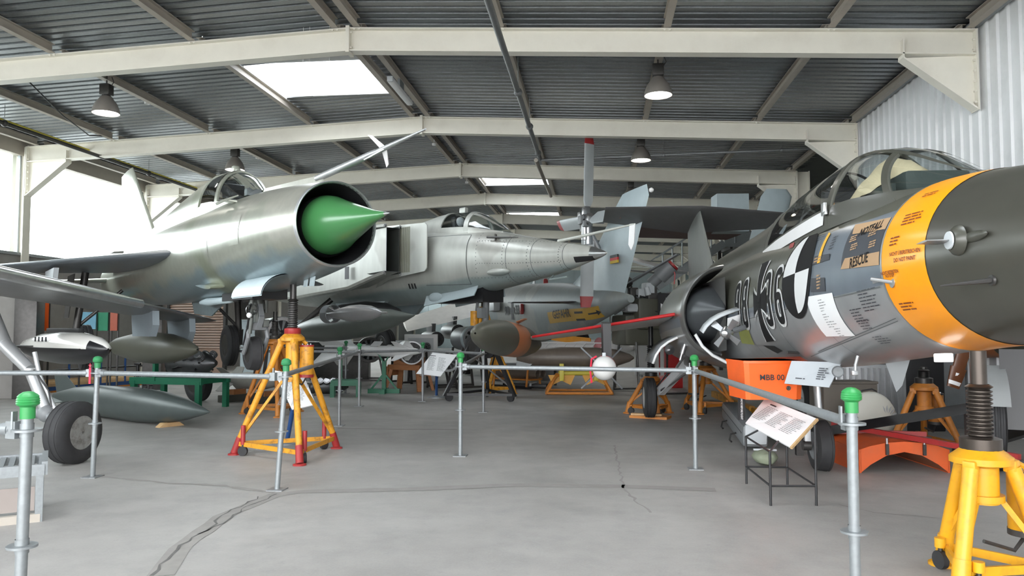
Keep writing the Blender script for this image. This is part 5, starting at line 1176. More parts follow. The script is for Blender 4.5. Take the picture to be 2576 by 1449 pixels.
# ------------------------------------------------------------------ aircraft jacks
def jack(c, rz, label, Rf=.68, Hh=1.42, top=2.02, m_=yellow, col=.075, res=True, foot=redp, screw=darkst, leg=.036, group='yellow aircraft jacks', res_a=-20, low=.13, ro=3.2):
    t = thing('aircraft_jack', label, 'jack', (c.x, c.y, 0), R(rz), group)
    hz = Hh
    part('column', cyl((0, 0, hz * .62), (0, 0, hz), col, n=18), m_, t)
    part('head', join(lathe([(hz - .07, col * 1.1), (hz - .05, col * 1.9), (hz - .015, col * 1.9), (hz + .03, col * 1.25)], 12), *[box((col * 1.7 * math.cos(R(a)), col * 1.7 * math.sin(R(a)), hz - .06), (.07, .07, .07), .012) for a in (0, 120, 240)]), m_, t)
    part('collar', lathe([(hz + .02, col * 1.15), (hz + .03, col * 1.25), (hz + .09, col * 1.25), (hz + .1, col * .9), (hz + .1, .01)], 20), redp if foot is redp else screw, t)
    z = hz + .1; ht = min(.42, (top - z) * .55); prof = []
    n = 12
    for i in range(n): prof += [(z + ht * i / n, col * .62), (z + ht * (i + .35) / n, col * .78), (z + ht * (i + .65) / n, col * .78), (z + ht * (i + .95) / n, col * .62)]
    part('lock_screw', lathe(prof, 16), screw, t)
    part('ram', join(cyl((0, 0, z + ht - .01), (0, 0, top), col * .5, n=14), lathe([(z + ht, col * .6), (z + ht + .015, col * .85), (z + ht + .03, col * .6)], 16)), screw, t)
    for k, a in enumerate((0, 120, 240)):
        d = Vector((math.cos(R(a)), math.sin(R(a)), 0)); e = Vector((math.cos(R(a + 120)), math.sin(R(a + 120)), 0))
        l_ = part('leg', cyl(d * (col * 1.75) + Vector((0, 0, hz - .07)), d * (Rf * .93) + Vector((0, 0, low + .02)), leg, n=12), m_, t)
        part('brace', beam(d * (Rf * .9) + Vector((0, 0, low + .05)), Vector((0, 0, hz * .66)) + d * col, .03, .03), m_, l_)
        part('foot', join(cyl(d * (Rf * .90) + Vector((0, 0, low + .07)), d * Rf + Vector((0, 0, .02)), leg * 1.12, leg * 1.2, 12), lathe([(0, leg * 2.0), (.015, leg * 2.0), (.025, leg * 1.2)], 14, tuple(d * Rf))), foot, l_)
        part('base_bar', beam(d * (Rf * .95) + Vector((0, 0, low)), e * (Rf * .95) + Vector((0, 0, low)), .022, .05), m_, t)
        q = d * (Rf * .80) + Vector((-d.y, d.x, 0)) * .07
        part('caster_sleeve', cyl(q + Vector((0, 0, .13)), q + Vector((0, 0, .36 * Hh / 1.42)), leg * .75, n=10), foot, l_)
        v = Vector((-d.y, d.x, 0)); part('caster_wheel', turn([(-.018, .01), (-.018, .055), (.018, .055), (.018, .01)], q + Vector((0, 0, .055)), v, 16), rubber, l_)
        part('caster_stem', cyl(q + Vector((0, 0, .05)), q + Vector((0, 0, .14)), .014, n=8), darkst, l_)
    part('collar_ring', lathe([(hz * .64, col * 1.02), (hz * .64, col * 1.3), (hz * .69, col * 1.3), (hz * .69, col * 1.02)], 18), m_, t)
    if res:
        a = R(res_a); q = Vector((math.cos(a), math.sin(a), 0)) * (col * ro)
        rs = part('reservoir', lathe([(hz - .47, .001), (hz - .47, col * 1.0), (hz - .455, col * 1.08), (hz - .12, col * 1.08), (hz - .105, col * 1.0), (hz - .105, .001)], 22, tuple(q)), m_, t)
        part('reservoir_rim', lathe([(hz - .12, col * 1.12), (hz - .10, col * 1.12), (hz - .10, col * .9)], 22, tuple(q)), foot if foot is redp else darkst, rs); part('reservoir_rim', lathe([(hz - .475, col * .9), (hz - .475, col * 1.12), (hz - .44, col * 1.12)], 22, tuple(q)), foot if foot is redp else darkst, rs)
        for b in (0, 120, 240): part('cap_bolt', cyl(q + Vector((col * .7 * math.cos(R(b)), col * .7 * math.sin(R(b)), hz - .105)), q + Vector((col * .7 * math.cos(R(b)), col * .7 * math.sin(R(b)), hz - .085)), .012, n=6), steel, rs)
        part('reservoir_arm', tube([(0, 0, hz - .06), q * .6 + Vector((0, 0, hz - .03)), q + Vector((0, 0, hz - .09))], .022, 8), m_, rs)
        part('oil_pipe', tube([q + Vector((0, 0, hz - .47)), q * .7 + Vector((0, 0, hz - .56)), (0, 0, hz - .5)], .012, 6), darkst, rs)
    return t
jack(Vector((-3.50, 8.60, 0)), 60, 'tall yellow tripod jack with red feet under the green-cone jet', Hh=1.37, res_a=-42, ro=2.15)
jack(at(2458, 830, 4.5), -135, 'clean yellow tripod jack under the orange nose band, right foreground', .34, .735, 1.33, yellowc, .088, True, yellowc, mat('oily brown steel', (.085, .07, .06), .35, .7, noise=.2), .043, res_a=150, low=.12)
jf2 = at(692, 830, 13.2)
jack(jf2, 60, 'orange tripod jack half hidden behind the tall yellow jack', .55, 1.25, 1.75, orangew, .075, True, orangew, res_a=20)
mj = flo(1207, 1010)
t = thing('tripod_stand', 'black steel tripod trolley under the nose of the attack jet', 'stand', (mj.x, mj.y + .35, 0), 0)
for a in (90, 210, 330):
    d = Vector((math.cos(R(a)), math.sin(R(a)), 0)); e = Vector((math.cos(R(a + 120)), math.sin(R(a + 120)), 0))
    part('leg', beam(d * .12 + Vector((0, 0, 1.42)), d * .82 + Vector((0, 0, .1)), .07, .07), blackp, t)
    part('leg_brace', beam(d * .35 + Vector((0, 0, 1.0)), e * .7 + Vector((0, 0, .3)), .03, .03), darkst, t)
    part('base_bar', beam(d * .8 + Vector((0, 0, .14)), e * .8 + Vector((0, 0, .14)), .04, .05), blackp, t)
    part('caster_wheel', turn([(-.025, .01), (-.025, .08), (.025, .08), (.025, .01)], d * .72 + Vector((0, 0, .08)), (-d.y, d.x, 0), 16), rubber, t)
part('platform', lathe([(1.36, .01), (1.36, .2), (1.44, .2), (1.44, .01)], 6), yellow, t)
t2 = thing('aircraft_jack', 'small orange jack standing on the black tripod under the attack jet', 'jack', (mj.x, mj.y + .35, 1.44), 0, 'yellow aircraft jacks')
for a in (20, 140, 260):
    d = Vector((math.cos(R(a)), math.sin(R(a)), 0)); part('leg', cyl(d * .07 + Vector((0, 0, .42)), d * .2, .035, n=10), yellow, t2)
part('head', lathe([(.34, .01), (.34, .085), (.42, .1), (.47, .06)], 12), yellow, t2)
part('reservoir', lathe([(.08, .001), (.08, .085), (.38, .085), (.38, .001)], 16, (-.16, -.05, 0)), yellow, t2)
part('column', cyl((0, 0, .0), (0, 0, .4), .055), yellow, t2)
part('screw', lathe([(.45 + .022 * i + q, r) for i in range(16) for q, r in ((0, .026), (.011, .034))], 12), darkst, t2)
part('ram', cyl((0, 0, .8), (0, 0, 1.06), .024), darkst, t2)
jack(Vector((mj.x + .1, mj.y + 1.75, 0)), 15, 'low orange jack on the floor behind the black tripod', .42, .85, 1.15, yellow, .075, False, yellow)
jk = at(1640, 900, 12.9)
jack(Vector((jk.x, jk.y + .25, 0)), 40, 'orange jack with long black screw under the olive jet wing', .42, .62, 1.55, orangew, .085, False, orangew, blackp, .04)
jk = at(1775, 900, 13.6)
jack(jk, 10, 'orange tripod jack behind the corner barrier post', .5, .78, 1.1, orangew, .085, True, orangew, res_a=200)
jack(at(2322, 900, 9.2), 70, 'dull orange tripod jack in the dark behind the grey jet', .42, .78, 1.0, orangew, .08, True, orangew, res_a=-30)

# ------------------------------------------------------------------ information boards
def board_print(parent, o, ux, uy, w_, h_, cols, seed, m_=inkg):
    """fine printed columns laid on the panel face"""
    g = random.Random(seed); n_ = Vector(ux).cross(Vector(uy)).normalized(); sh = []
    cw = w_ / cols
    for k in range(cols): sh.append(lines2(-w_ / 2 + k * cw + .02, h_ / 2 - .08, cw - .04, int((h_ - .14) / .018), .018, .4, .35, rng=g))
    v, f = join(*sh); part('print', ([o + Vector(ux) * p[0] + Vector(uy) * p[1] + n_ * .003 for p in v], f), m_, parent, kind='stuff')
    v, f = text('Information', .03) if False else rect2(-w_ / 2 + .03, h_ / 2 - .05, -w_ / 2 + .16, h_ / 2 - .035)
    part('heading', ([o + Vector(ux) * p[0] + Vector(uy) * p[1] + n_ * .003 for p in v], f), ink, parent)
# large board on the black frame by the grey jet
A, B_, C_, D_ = flo(1878, 1217), flo(1939, 1272), flo(2054, 1272), flo(1981, 1219)
t = thing('information_board', 'white text panel on a black rod frame beside the grey jet', 'sign', (A.x, A.y, 0), 0)
pts = [p - Vector((A.x, A.y, 0)) for p in (A, B_, C_, D_)]
hts = (.44, .44, .66, .66)
for p, h in zip(pts, hts): part('leg', cyl(p, p + Vector((0, 0, h)), .011, n=8), blackp, t)
for i in range(4): part('frame_rod', cyl(pts[i] + Vector((0, 0, .16)), pts[(i + 1) % 4] + Vector((0, 0, .16)), .009, n=8), blackp, t)
q0, q1, q2, q3 = [at(*k) - Vector((A.x, A.y, 0)) for k in ((1876, 1066, 7.5), (1990, 1127, 6.5), (2056, 1055, 6.75), (1926, 1003, 7.75))]
part('panel', plate([q0, q1, q2, q3], .016), paper, t)
part('panel_edge', beam(q1 + Vector((0, -.004, 0)), q2 + Vector((0, -.004, 0)), .02, .02), woodl, t, label='bare wood edge of the panel')
cc = (q0 + q1 + q2 + q3) / 4; ux = ((q2 - q3) + (q1 - q0)).normalized(); nn = ux.cross((q3 - q0)).normalized(); uy = nn.cross(ux)
board_print(t, cc + nn * .009, ux, uy, (q2 - q3).length * .86, (q3 - q0).length * .82, 3, 1)
part('support_rod', cyl(pts[1] + Vector((0, 0, .44)), q1.lerp(q0, .25), .009, n=8), blackp, t)
part('support_rod', cyl(pts[0] + Vector((0, 0, .44)), q0.lerp(q1, .3), .009, n=8), blackp, t)
part('support_rod', cyl(pts[0] + Vector((0, 0, .44)), pts[1] + Vector((0, 0, .44)), .009, n=8), blackp, t)
def post_board(base, quad, label, seed, pole=bluep):
    t = thing('information_board', label, 'sign', (base.x, base.y, 0), 0); o = Vector((base.x, base.y, 0)); q = [k - o for k in quad]
    cc = (q[0] + q[1] + q[2] + q[3]) / 4
    part('panel', plate(q, .015), paper, t); part('pole', cyl((0, 0, .02), cc - Vector((0, 0, .0)), .028, n=12), pole, t)
    part('foot', lathe([(0, .001), (0, .2), (.015, .2), (.03, .06), (.05, .05)], 20), galv, t)
    ux = ((q[1] - q[0]) + (q[2] - q[3])).normalized(); nn = ux.cross(q[0] - q[3]).normalized()
    if nn.y > 0: nn = -nn
    uy = nn.cross(ux)
    for s in (1,): board_print(t, cc + nn * .009, ux, uy, (q[1] - q[0]).length * .8, (q[0] - q[3]).length * .8, 2, seed)
b = flo(1098, 1000); post_board(b, [at(1088, 888, 16.0), at(1150, 893, 16.0), at(1108, 947, 15.6), at(1047, 940, 15.6)], 'white text panel on a blue post in the middle of the hall', 2)
b = flo(722, 1115); post_board(b, [at(688, 932, 9.9), at(764, 945, 9.7), at(795, 1018, 9.35), at(735, 1031, 9.4)], 'white text panel seen behind the tall yellow jack', 3)

# ------------------------------------------------------------------ roof lamps, pipes, cables
shade = mat('dusty spun aluminium shade', (.36, .33, .30), .42, .6, noise=.12)
glow = emit('lamp glow', (1, .97, .9), 9)
lamp_places = [(x, y) for y in (13.1, 18.2, 23.5, 28.5, 33.5, 38.5, 43.5) for x in (1.07, -8.97)]
side = {1.07: 'right-hand row', -8.97: 'left-hand row'}
first = None
order = ['nearest', 'second', 'third', 'fourth', 'fifth', 'sixth', 'seventh']
for i, (x, y) in enumerate(lamp_places):
    lab = 'bell-shaped hall lamp, the %s one in the %s under the roof' % (order[i // 2], side[x])
    if first is None:
        t = thing('hall_lamp', lab, 'lamp', (x, y, 5.42), 0, 'bell-shaped hall lamps'); first = t
        part('shade', lathe([(.32, .07), (.31, .10), (.26, .13), (.18, .19), (.08, .228), (0, .24), (.0, .232), (.08, .22), (.18, .18), (.26, .12)], 32), shade, t)
        part('bulb_glow', lathe([(.05, .001), (.05, .222)], 28), glow, t)
        part('gear_box', box((0, 0, .44), (.19, .16, .2), .015), darkst, t)
        part('neck', join(lathe([(.3, .075), (.36, .07), (.36, .001)], 16), *[box((.07 * math.cos(a), .07 * math.sin(a), .33), (.012, .012, .04)) for a in np.linspace(0, 2 * PI, 9)[:-1]]), darkst, t)
        part('hanger', join(cyl((0, 0, .54), (0, 0, .72), .012, n=6), tube([(.08, 0, .5), (.14, 0, .58), (.1, 0, .68)], .008, 6)), darkst, t)
    else:
        t = copy_tree(first, None, lab); t.location = (x, y, 5.42)
    ld = bpy.data.lights.new('hall_lamp_light', 'SPOT'); ld.energy = 45; ld.color = (1, .96, .88); ld.spot_size = R(150); ld.spot_blend = .6; ld.shadow_soft_size = .2
    lo = bpy.data.objects.new('hall_lamp_light', ld); COL.objects.link(lo); lo.location = (x, y, 5.40)
t = thing('strip_light', 'white fluorescent strip light beside the ridge purlin', 'lamp', (-3.70, 13.2, 5.98))
part('diffuser', box((.0, 1.0, 0), (.12, 1.5, .09), .03), white, t); part('end_cap', box((0, .24, .01), (.11, .05, .1), .01), lightgrey, t); part('bracket', box((0, 1.0, .12), (.05, .3, .2)), galv, t)
pipem = mat('grey conduit paint', (.16, .165, .17), .45, .3, noise=.15)
def pipe(name, label, pts, r, m_=pipem, cl=()):
    t = thing(name, label, 'pipe', pts[0]); o = Vector(pts[0]); part('run', tube([Vector(p) - o for p in pts], r, 12), m_, t)
    for p in cl: part('coupling', sphere(Vector(p) - o, r * 1.55, 12, 8), m_, t)
    for p in cl: part('hanger_rod', cyl(Vector(p) - o, (p[0] - o.x, p[1] - o.y, ztop(p[0]) + .02 - o.z), .006, n=6), galv, t)
    return t
pipe('pipe', 'dark grey pipe running down the hall under the roof', [(-1.30, 1.0, 5.5), (-1.32, 18.2, 5.52)], .048, pipem, [(-1.31, 12.9, 5.5), (-1.31, 15.2, 5.51), (-1.32, 17.6, 5.52)])
pipe('pipe', 'thin galvanised cross pipe below the roof at the right', [(-1.3, 18.25, 5.5), (5.3, 18.25, 5.62)], .03, galvd, [(1.6, 18.25, 5.55), (4.3, 18.25, 5.6)])
pipe('pipe', 'brown pipe hugging the far purlin right of the ridge', [(-1.42, 18.25, 5.5), (-1.4, 24, 5.62)], .05, purl)
pipe('pipe', 'black pipe along the left side of the roof', [(-11.75, 5, 5.56), (-11.75, 30, 5.56)], .045, darkst, [(-11.75, 14.0, 5.56), (-11.75, 19.0, 5.56)])
for k, (m_, nm) in enumerate(((lemon, 'yellow'), (galvd, 'grey'))): pipe('cable_duct', nm + ' cable duct beside the black roof pipe', [(-12.05 - .12 * k, 5, 5.72), (-12.05 - .12 * k, 30, 5.72)], .028, m_)
pipe('cable', 'sagging black cable under the left purlin', [(-10.6, 13.2, 6.1), (-10.8, 14.4, 5.8), (-11.2, 15.8, 5.75), (-11.5, 16.8, 6.0)], .014, blackp)
for k, (px, py) in enumerate(((370, 262), (648, 400), (1092, 366), (1174, 461))):
    r_ = ray(px, py); p = Vector((0, 0, EYE)) + r_ * ((6.05 - EYE) / r_.z)
    t = thing('smoke_detector', 'small white detector under a roof purlin, %s' % ('near the left lamp', 'above the cockpit of the green-cone jet', 'right of the boom tip', 'beyond the third frame')[k], 'detector', p, 0, 'roof detectors')
    part('body', join(lathe([(0, .05), (.05, .055), (.06, .03), (.08, .001)], 14), cyl((0, 0, .05), (0, 0, .15), .012, n=6)), white, t)
t = thing('cable_bracket', 'dark strap hanging from the right wall eaves', 'bracket', at(2228, 228, 15.2), 0)
part('strap', box((0, 0, -.22), (.03, .06, .5)), darkst, t); part('clip', box((0, 0, .06), (.06, .08, .1)), cream, t)
# ------------------------------------------------------------------ exhibits and clutter: middle of the hall
# white missile on the green stand
ms = flo(966, 989)
t = thing('missile_stand', 'green steel stand with a forked top under the white missile', 'stand', (ms.x, ms.y, 0), R(6))
part('post', beam((0, 0, .05), (0, 0, .72), .09, .09), greenst, t)
for s in (-1, 1):
    part('base_beam', beam((s * .02, 0, .05), (s * .36, 0, .05), .12, .1), greenst, t)
    part('strut', beam((s * .3, 0, .08), (s * .04, 0, .40), .04, .04), greenst, t)
    part('fork_arm', beam((s * .02, 0, .70), (s * .16, 0, .93), .06, .03), greenst, t)
part('base_beam', beam((0, -.3, .05), (0, .3, .05), .12, .1), greenst, t)
m0 = at(990, 893, 17.3)
t = ms_t = thing('missile', 'white guided missile with cut-away windows on the green stand', 'missile', (ms.x, ms.y, .96), R(-34))
part('body', lathe([(1.05, .004), (.8, .06), (.55, .10), (.4, .12), (-1.6, .12), (-1.65, .08)], 24, (0, 0, 0), 'x', caps=True), white, t)
for x in (.25, -.05, -.45, -.75): part('window_frame', lathe([(x, .122), (x + .18, .122)], 12, (0, 0, 0), 'x', arc=(R(55), R(125))), blackp, t)
part('control_board', mv(rot(box((0, 0, 0), (.22, .14, .02)), 'X', 40), (-.12, -.09, .13)), white, t)
for k in range(4):
    a = R(45 + 90 * k); d = Vector((0, math.cos(a), math.sin(a)))
    part('wing', plate([Vector((-.9, 0, 0)) + d * .11, Vector((-1.45, 0, 0)) + d * .5, Vector((-1.75, 0, 0)) + d * .5, Vector((-1.7, 0, 0)) + d * .11], .015), white, t)
    part('canard', plate([Vector((.72, 0, 0)) + d * .07, Vector((.45, 0, 0)) + d * .26, Vector((.36, 0, 0)) + d * .26, Vector((.38, 0, 0)) + d * .1], .012), white, t)
ms_t.scale = (1.3, 1.15, 1.15)
# round rocket pod on its wooden trestle
rp0 = at(1030, 890, 18.2)
t = thing('trestle', 'red brown wooden trestle under the round rocket launcher', 'trestle', (rp0.x, rp0.y, 0), R(-20))
part('top_beam', box((0, 0, .55), (.9, .5, .12), .01), wood, t)
for s in (-1, 1):
    for q in (-1, 1): part('leg', beam((s * .38, q * .2, .5), (s * .48, q * .28, 0), .12, .07), wood, t)
    part('end_board', box((s * .44, 0, .46), (.04, .55, .22)), wood, t)
part('cradle', prism([(-.3, -.22, .6), (.3, -.22, .6), (.3, -.22, .78), (0, -.22, .66), (-.3, -.22, .78)], (0, .44, 0)), wood, t)
t = thing('rocket_launcher', 'round multi-tube rocket launcher pod facing the aisle', 'rocket launcher', (rp0.x, rp0.y, .9), R(-70))
part('shell', lathe([(.5, .24), (.5, .27), (-.6, .27), (-.9, .16)], 32, (0, 0, 0), 'x'), aludull, t); part('face', lathe([(.46, .255), (.46, .001)], 32, (0, 0, 0), 'x'), blackp, t)
for n_, r_ in ((12, .2), (6, .1), (1, 0)):
    for k in range(n_):
        a = 2 * PI * k / n_; part('launch_tube', join(lathe([(.3, .001), (.3, .036), (.5, .036), (.5, .042), (.42, .042)], 12, (0, r_ * math.cos(a), r_ * math.sin(a)), 'x')), darkst, t)
# grey barrels, engine pods and cases in the middle distance
def drum(px, py, d, r, l, rz, label, m_, name='engine_pod', cat='engine', face=blackp, stand=True, ring=None):
    p = at(px, py, d); t = thing(name, label, cat, (p.x, p.y, 0), R(rz)); z = p.z
    part('casing', lathe([(l * .5, r * .8), (l * .5, r), (l * .45, r * 1.04), (-l * .3, r * .95), (-l * .5, r * .55)], 28, (0, 0, z), 'x'), m_, t)
    part('face', lathe([(l * .47, r * .8), (l * .44, r * .5), (l * .46, r * .2), (l * .5, .001)], 24, (0, 0, z), 'x'), face, t)
    for k in range(10):
        a = 2 * PI * k / 10; c, s = math.cos(a), math.sin(a); part('fan_vane', plate([(l * .475, c * r * .2, z + s * r * .2), (l * .475, c * r * .78, z + s * r * .78), (l * .465, math.cos(a + .25) * r * .78, z + math.sin(a + .25) * r * .78), (l * .465, math.cos(a + .3) * r * .2, z + math.sin(a + .3) * r * .2)], .006), midgrey, t)
    if ring: part('lip_ring', lathe([(l * .5, r * .98), (l * .53, r * 1.03), (l * .5, r * 1.08), (l * .4, r * 1.06)], 32, (0, 0, z), 'x'), ring, t)
    if stand:
        for x in (-l * .3, l * .3): part('stand_frame', join(beam((x, -r * .7, z - r * .7), (x, -r * 1.1, 0), .05, .05), beam((x, r * .7, z - r * .7), (x, r * 1.1, 0), .05, .05), beam((x, -r * 1.1, .05), (x, r * 1.1, .05), .05, .05)), darkst, t)
    return t
drum(1172, 852, 19.0, .30, 1.2, -60, 'engine intake with grey green ring behind the orange jack', midgrey, ring=palebl)
drum(1112, 906, 18.9, .26, 1.0, -60, 'pale grey engine drum behind the white text panel', lightgrey)
drum(938, 878, 21.5, .34, 1.6, -80, 'dark engine behind the white missile', darkst)
drum(1010, 868, 20.5, .13, 1.1, -50, 'slim camera barrel above the rocket launcher', midgrey, 'barrel_pod', 'pod')
drum(1052, 872, 20.5, .12, 1.0, -50, 'second slim barrel right of the rocket launcher', midgrey, 'barrel_pod', 'pod')
drum(690, 838, 14.6, .30, .9, -48, 'open silver cowling behind the tall yellow jack', alu, 'engine_cowling', 'cowling', blackp)
p = at(1060, 850, 21.5)
t = thing('display_cabinet', 'white display cabinet far behind the rocket launcher', 'cabinet', (p.x, p.y, 0), R(10))
part('body', box((0, 0, .65), (.9, .6, 1.3), .01), white, t); part('glass_door', box((0, -.31, .8), (.7, .01, .8)), lightgrey, t); part('leaflet', box((.1, -.32, .7), (.2, .01, .3)), paper, t)
# green engine trestle (left) and green stand (middle)
def green_trestle(p, rz, label, w_=1.6, d_=.8, h=.55):
    t = thing('engine_trestle', label, 'trestle', (p.x, p.y, 0), R(rz))
    for q in (-1, 1):
        part('side_rail', beam((-w_ / 2, q * d_ / 2, h), (w_ / 2, q * d_ / 2, h), .07, .12), greenst, t)
        for s in (-1, 1): part('leg', beam((s * w_ * .45, q * d_ / 2, h), (s * w_ * .45, q * d_ / 2, 0), .09, .09), greenst, t)
    for s in (-1, 1): part('cross_rail', beam((s * w_ * .45, -d_ / 2, h), (s * w_ * .45, d_ / 2, h), .07, .1), greenst, t)
    part('upright', beam((-w_ * .15, -d_ / 2, h), (-w_ * .15, -d_ / 2, h + .6), .1, .05), greenst, t)
    return t
e0 = at(455, 940, 14.2); green_trestle(e0, -8, 'green steel trestle carrying a piston engine at left', 1.5, .8, .52)
def engine(p, z, rz, label, seed, k=1.0, m_=None):
    t = thing('aero_engine', label, 'engine', (p.x, p.y, z), R(rz)); g = random.Random(seed); mm = m_ or mat('oily engine metal', (.12, .125, .13), .4, .7, noise=.3, scale=12)
    part('crankcase', lathe([(-.5 * k, .12 * k), (-.45 * k, .2 * k), (.3 * k, .22 * k), (.45 * k, .12 * k), (.55 * k, .05 * k)], 16, (0, 0, .24 * k), 'x', caps=True), mm, t)
    for i in range(5):
        for s in (-1, 1):
            x = (-.36 + .17 * i) * k; part('cylinder', join(cyl((x, 0, .24 * k), (x, s * .26 * k, .42 * k), .06 * k, n=12), *[cyl((x, s * (.13 + .035 * q) * k, (.33 + .024 * q) * k), (x, s * (.142 + .035 * q) * k, (.338 + .024 * q) * k), .085 * k, n=12) for q in range(4)]), steel, t)
    for i in range(6): part('pipe', tube([(g.uniform(-.5, .4) * k, g.uniform(-.25, .25) * k, g.uniform(.1, .5) * k) for _ in range(4)], .018 * k, 6), g.choice([blackp, steel, mm]), t)
    part('mount', join(box((-.3 * k, 0, .03), (.08, .5 * k, .06)), box((.25 * k, 0, .03), (.08, .5 * k, .06))), darkst, t)
    return t
engine(Vector((e0.x + .2, e0.y, 0)), .60, -8, 'dark piston engine sitting on the green trestle', 11, .95)
e1 = at(870, 958, 16.6); green_trestle(e1, 15, 'small green trolley behind the dark barrier post', .6, .4, .3)
engine(Vector((e1.x - .5, e1.y + .3, 0)), 0.0, 15, 'oily engine parts on the floor beside the green trolley', 12, .8)
# grey finned store on a low wooden cradle behind the jack
gp = flo(640, 1012)
t = thing('bomb_cradle', 'dark low timber cradle behind the tall yellow jack', 'cradle', (gp.x, gp.y, 0), R(-25))
for x in (-.5, .4): part('timber', box((x, 0, .07), (.2, .8, .14), .01), mat('tarry timber', (.06, .06, .05), .7, noise=.3), t); part('chock', box((x, .0, .19), (.14, .3, .1)), wood, t)
tt = store('bomb', 'grey finned practice bomb on the low timber cradle', [(.85, .02), (.7, .09), (.3, .16), (-.3, .17), (-.8, .1), (-1.1, .06)], Vector((gp.x, gp.y, .42)), R(-35), mat('stone grey paint', (.30, .29, .26), .5, noise=.12), 4, .5, .34, cat='bomb')
# yellow cradle with the brown drop tank
yc = flo(1455, 990)
t = thing('tank_cradle', 'orange tube cradle with yellow clamps holding the brown tank', 'cradle', (yc.x, yc.y, 0), R(4))
for s in (-1, 1):
    for q in (-1, 1): part('leg', tube([(s * .72, q * .45, .03), (s * .55, q * .3, .34), (s * .48, q * .2, .42), (s * .4, q * .12, .42)], .035, 10), orangew, t)
    part('base_bar', tube([(s * .72, -.45, .04), (s * .72, .45, .04)], .03, 8), orangew, t)
for q in (-1, 1): part('base_bar', tube([(-.72, q * .45, .04), (.72, q * .45, .04)], .03, 8), orangew, t)
for s in (-1, 1):
    part('clamp', join(box((s * .38, -.05, .42), (.1, .5, .24), .015), box((s * .38, -.22, .58), (.1, .08, .2), .01), box((s * .38, .16, .58), (.1, .08, .2), .01)), lemon, t)
    part('saddle', prism([(s * .38 - .3, -.16, .42), (s * .38 + .3, -.16, .42), (s * .38 + .2, -.16, .2), (s * .38, -.16, .3), (s * .38 - .2, -.16, .2)], (0, .06, 0)), mat('amber paint', (.62, .30, .02), .45), t)
part('cross_tube', tube([(-.45, -.12, .46), (.45, -.12, .46)], .05, 12), lemon, t)
store('fuel_tank', 'long brown drop tank lying in the orange and yellow cradle', [(1.15, .02), (1.05, .09), (.75, .19), (.3, .23), (-.5, .24), (-1.2, .2), (-1.5, .1)], Vector((yc.x + .1, yc.y + .1, .80)), R(2), brownp, 2, .5, .3, cat='tank', finm=lightgrey)
# low rocket tubes and orange frame left of the cradle
rb = flo(1300, 975)
t = thing('rocket_rack', 'orange floor rack holding two dark launch tubes', 'rack', (rb.x, rb.y, 0), R(-30))
for q in (-1, 1): part('skid', beam((-.6, q * .25, .04), (.6, q * .25, .04), .06, .06), blackp, t)
for x in (-.5, .5): part('frame', tube([(x, -.3, .05), (x, -.22, .55), (x, .22, .55), (x, .3, .05)], .028, 8), orangew, t)
for q in (-1, 1):
    k_ = part('launch_tube', lathe([(.7, .085), (.72, .1), (-.7, .1), (-.7, .085), (.6, .085), (.6, .001)], 20, (0, q * .12, .36), 'x'), brownp, t)
part('shelf', box((0, 0, .22), (1.2, .5, .03)), orangew, t)
t = thing('pad', 'black padded mat on the floor below the launch tubes', 'mat', (rb.x + .3, rb.y + .1, 0), R(-10)); part('cushion', box((0, 0, .05), (1.0, .5, .1), .03), blackp, t); part('strap', box((.1, 0, .06), (.05, .53, .12)), lightgrey, t)
# light aircraft parts behind: white and orange nose, white cowls
p = at(1470, 868, 19.5)
t = thing('target_drone', 'white drone with orange wing and pink nose behind the red wing edge', 'drone', (p.x, p.y, 0), R(-20)); z = p.z
part('body', lathe([(1.3, .05), (1.0, .16), (0, .2), (-1.2, .12)], 20, (0, 0, z - .05), 'x', caps=True), white, t); part('orange_wing', plate([(-.9, -.1, z + .28), (.2, -.1, z + .18), (.25, -.1, z - .02), (-.85, -.1, z + .12)], .05), mat('orange drone paint', (.72, .32, .04), .4), t)
part('nose_cover', sphere((.45, -.15, z - .02), .2, 14, 8, (.7, .6, 1.1)), mat('dusty pink', (.55, .22, .24), .5), t); part('truss', join(*[beam((-1.0 + .25 * k, -.3, z - .12), (-.85 + .25 * k, -.3, z + .05), .02, .02) for k in range(7)], beam((-1.1, -.3, z - .12), (.7, -.3, z - .12), .03, .03), beam((-1.1, -.3, z + .06), (.7, -.3, z + .06), .03, .03)), white, t)
for x in (-.8, .8): part('stand_leg', beam((x, 0, 0), (x, 0, z - .15), .06, .06), darkst, t)
# skeletal helicopter with exhaust drum behind the wing
p = at(1640, 760, 17.5)
t = thing('helicopter', 'dark open-frame helicopter with red-capped exhaust, behind the jet intake', 'helicopter', (p.x, p.y, 0), R(20))
z0 = p.z
ex0, ex1 = at(1637, 713, 17.5), at(1688, 668, 17.3); o = Vector((p.x, p.y, 0)); Mi = Matrix.Rotation(R(-20), 3, 'Z')
def hl(px, py, d): return Mi @ (at(px, py, d) - o)
part('exhaust_drum', join(cyl(hl(1638, 714, 17.5), hl(1662, 692, 17.4), .13, n=18), cyl(hl(1658, 696, 17.4), hl(1690, 667, 17.3), .185, n=20)), midgrey, t)
part('exhaust_cover', cyl(hl(1688, 669, 17.3), hl(1692, 665, 17.3), .165, n=20), redp, t, label='red exhaust cover')
part('cover_strap', tube([hl(1692, 668, 17.2), hl(1698, 690, 17.2), hl(1696, 715, 17.2)], .012, 6), redbr, t)
part('rotor_mast', join(cyl(hl(1598, 760, 17.6), hl(1580, 712, 17.6), .06), sphere(hl(1578, 710, 17.6), .13, 12, 8), cyl(hl(1578, 712, 17.6), hl(1645, 675, 17.4), .025), box(hl(1592, 740, 17.6), (.2, .2, .3), .03)), darkst, t)
part('rotor_blade', beam(hl(1565, 722, 17.6), hl(1705, 640, 17.0), .16, .03), midgrey, t)
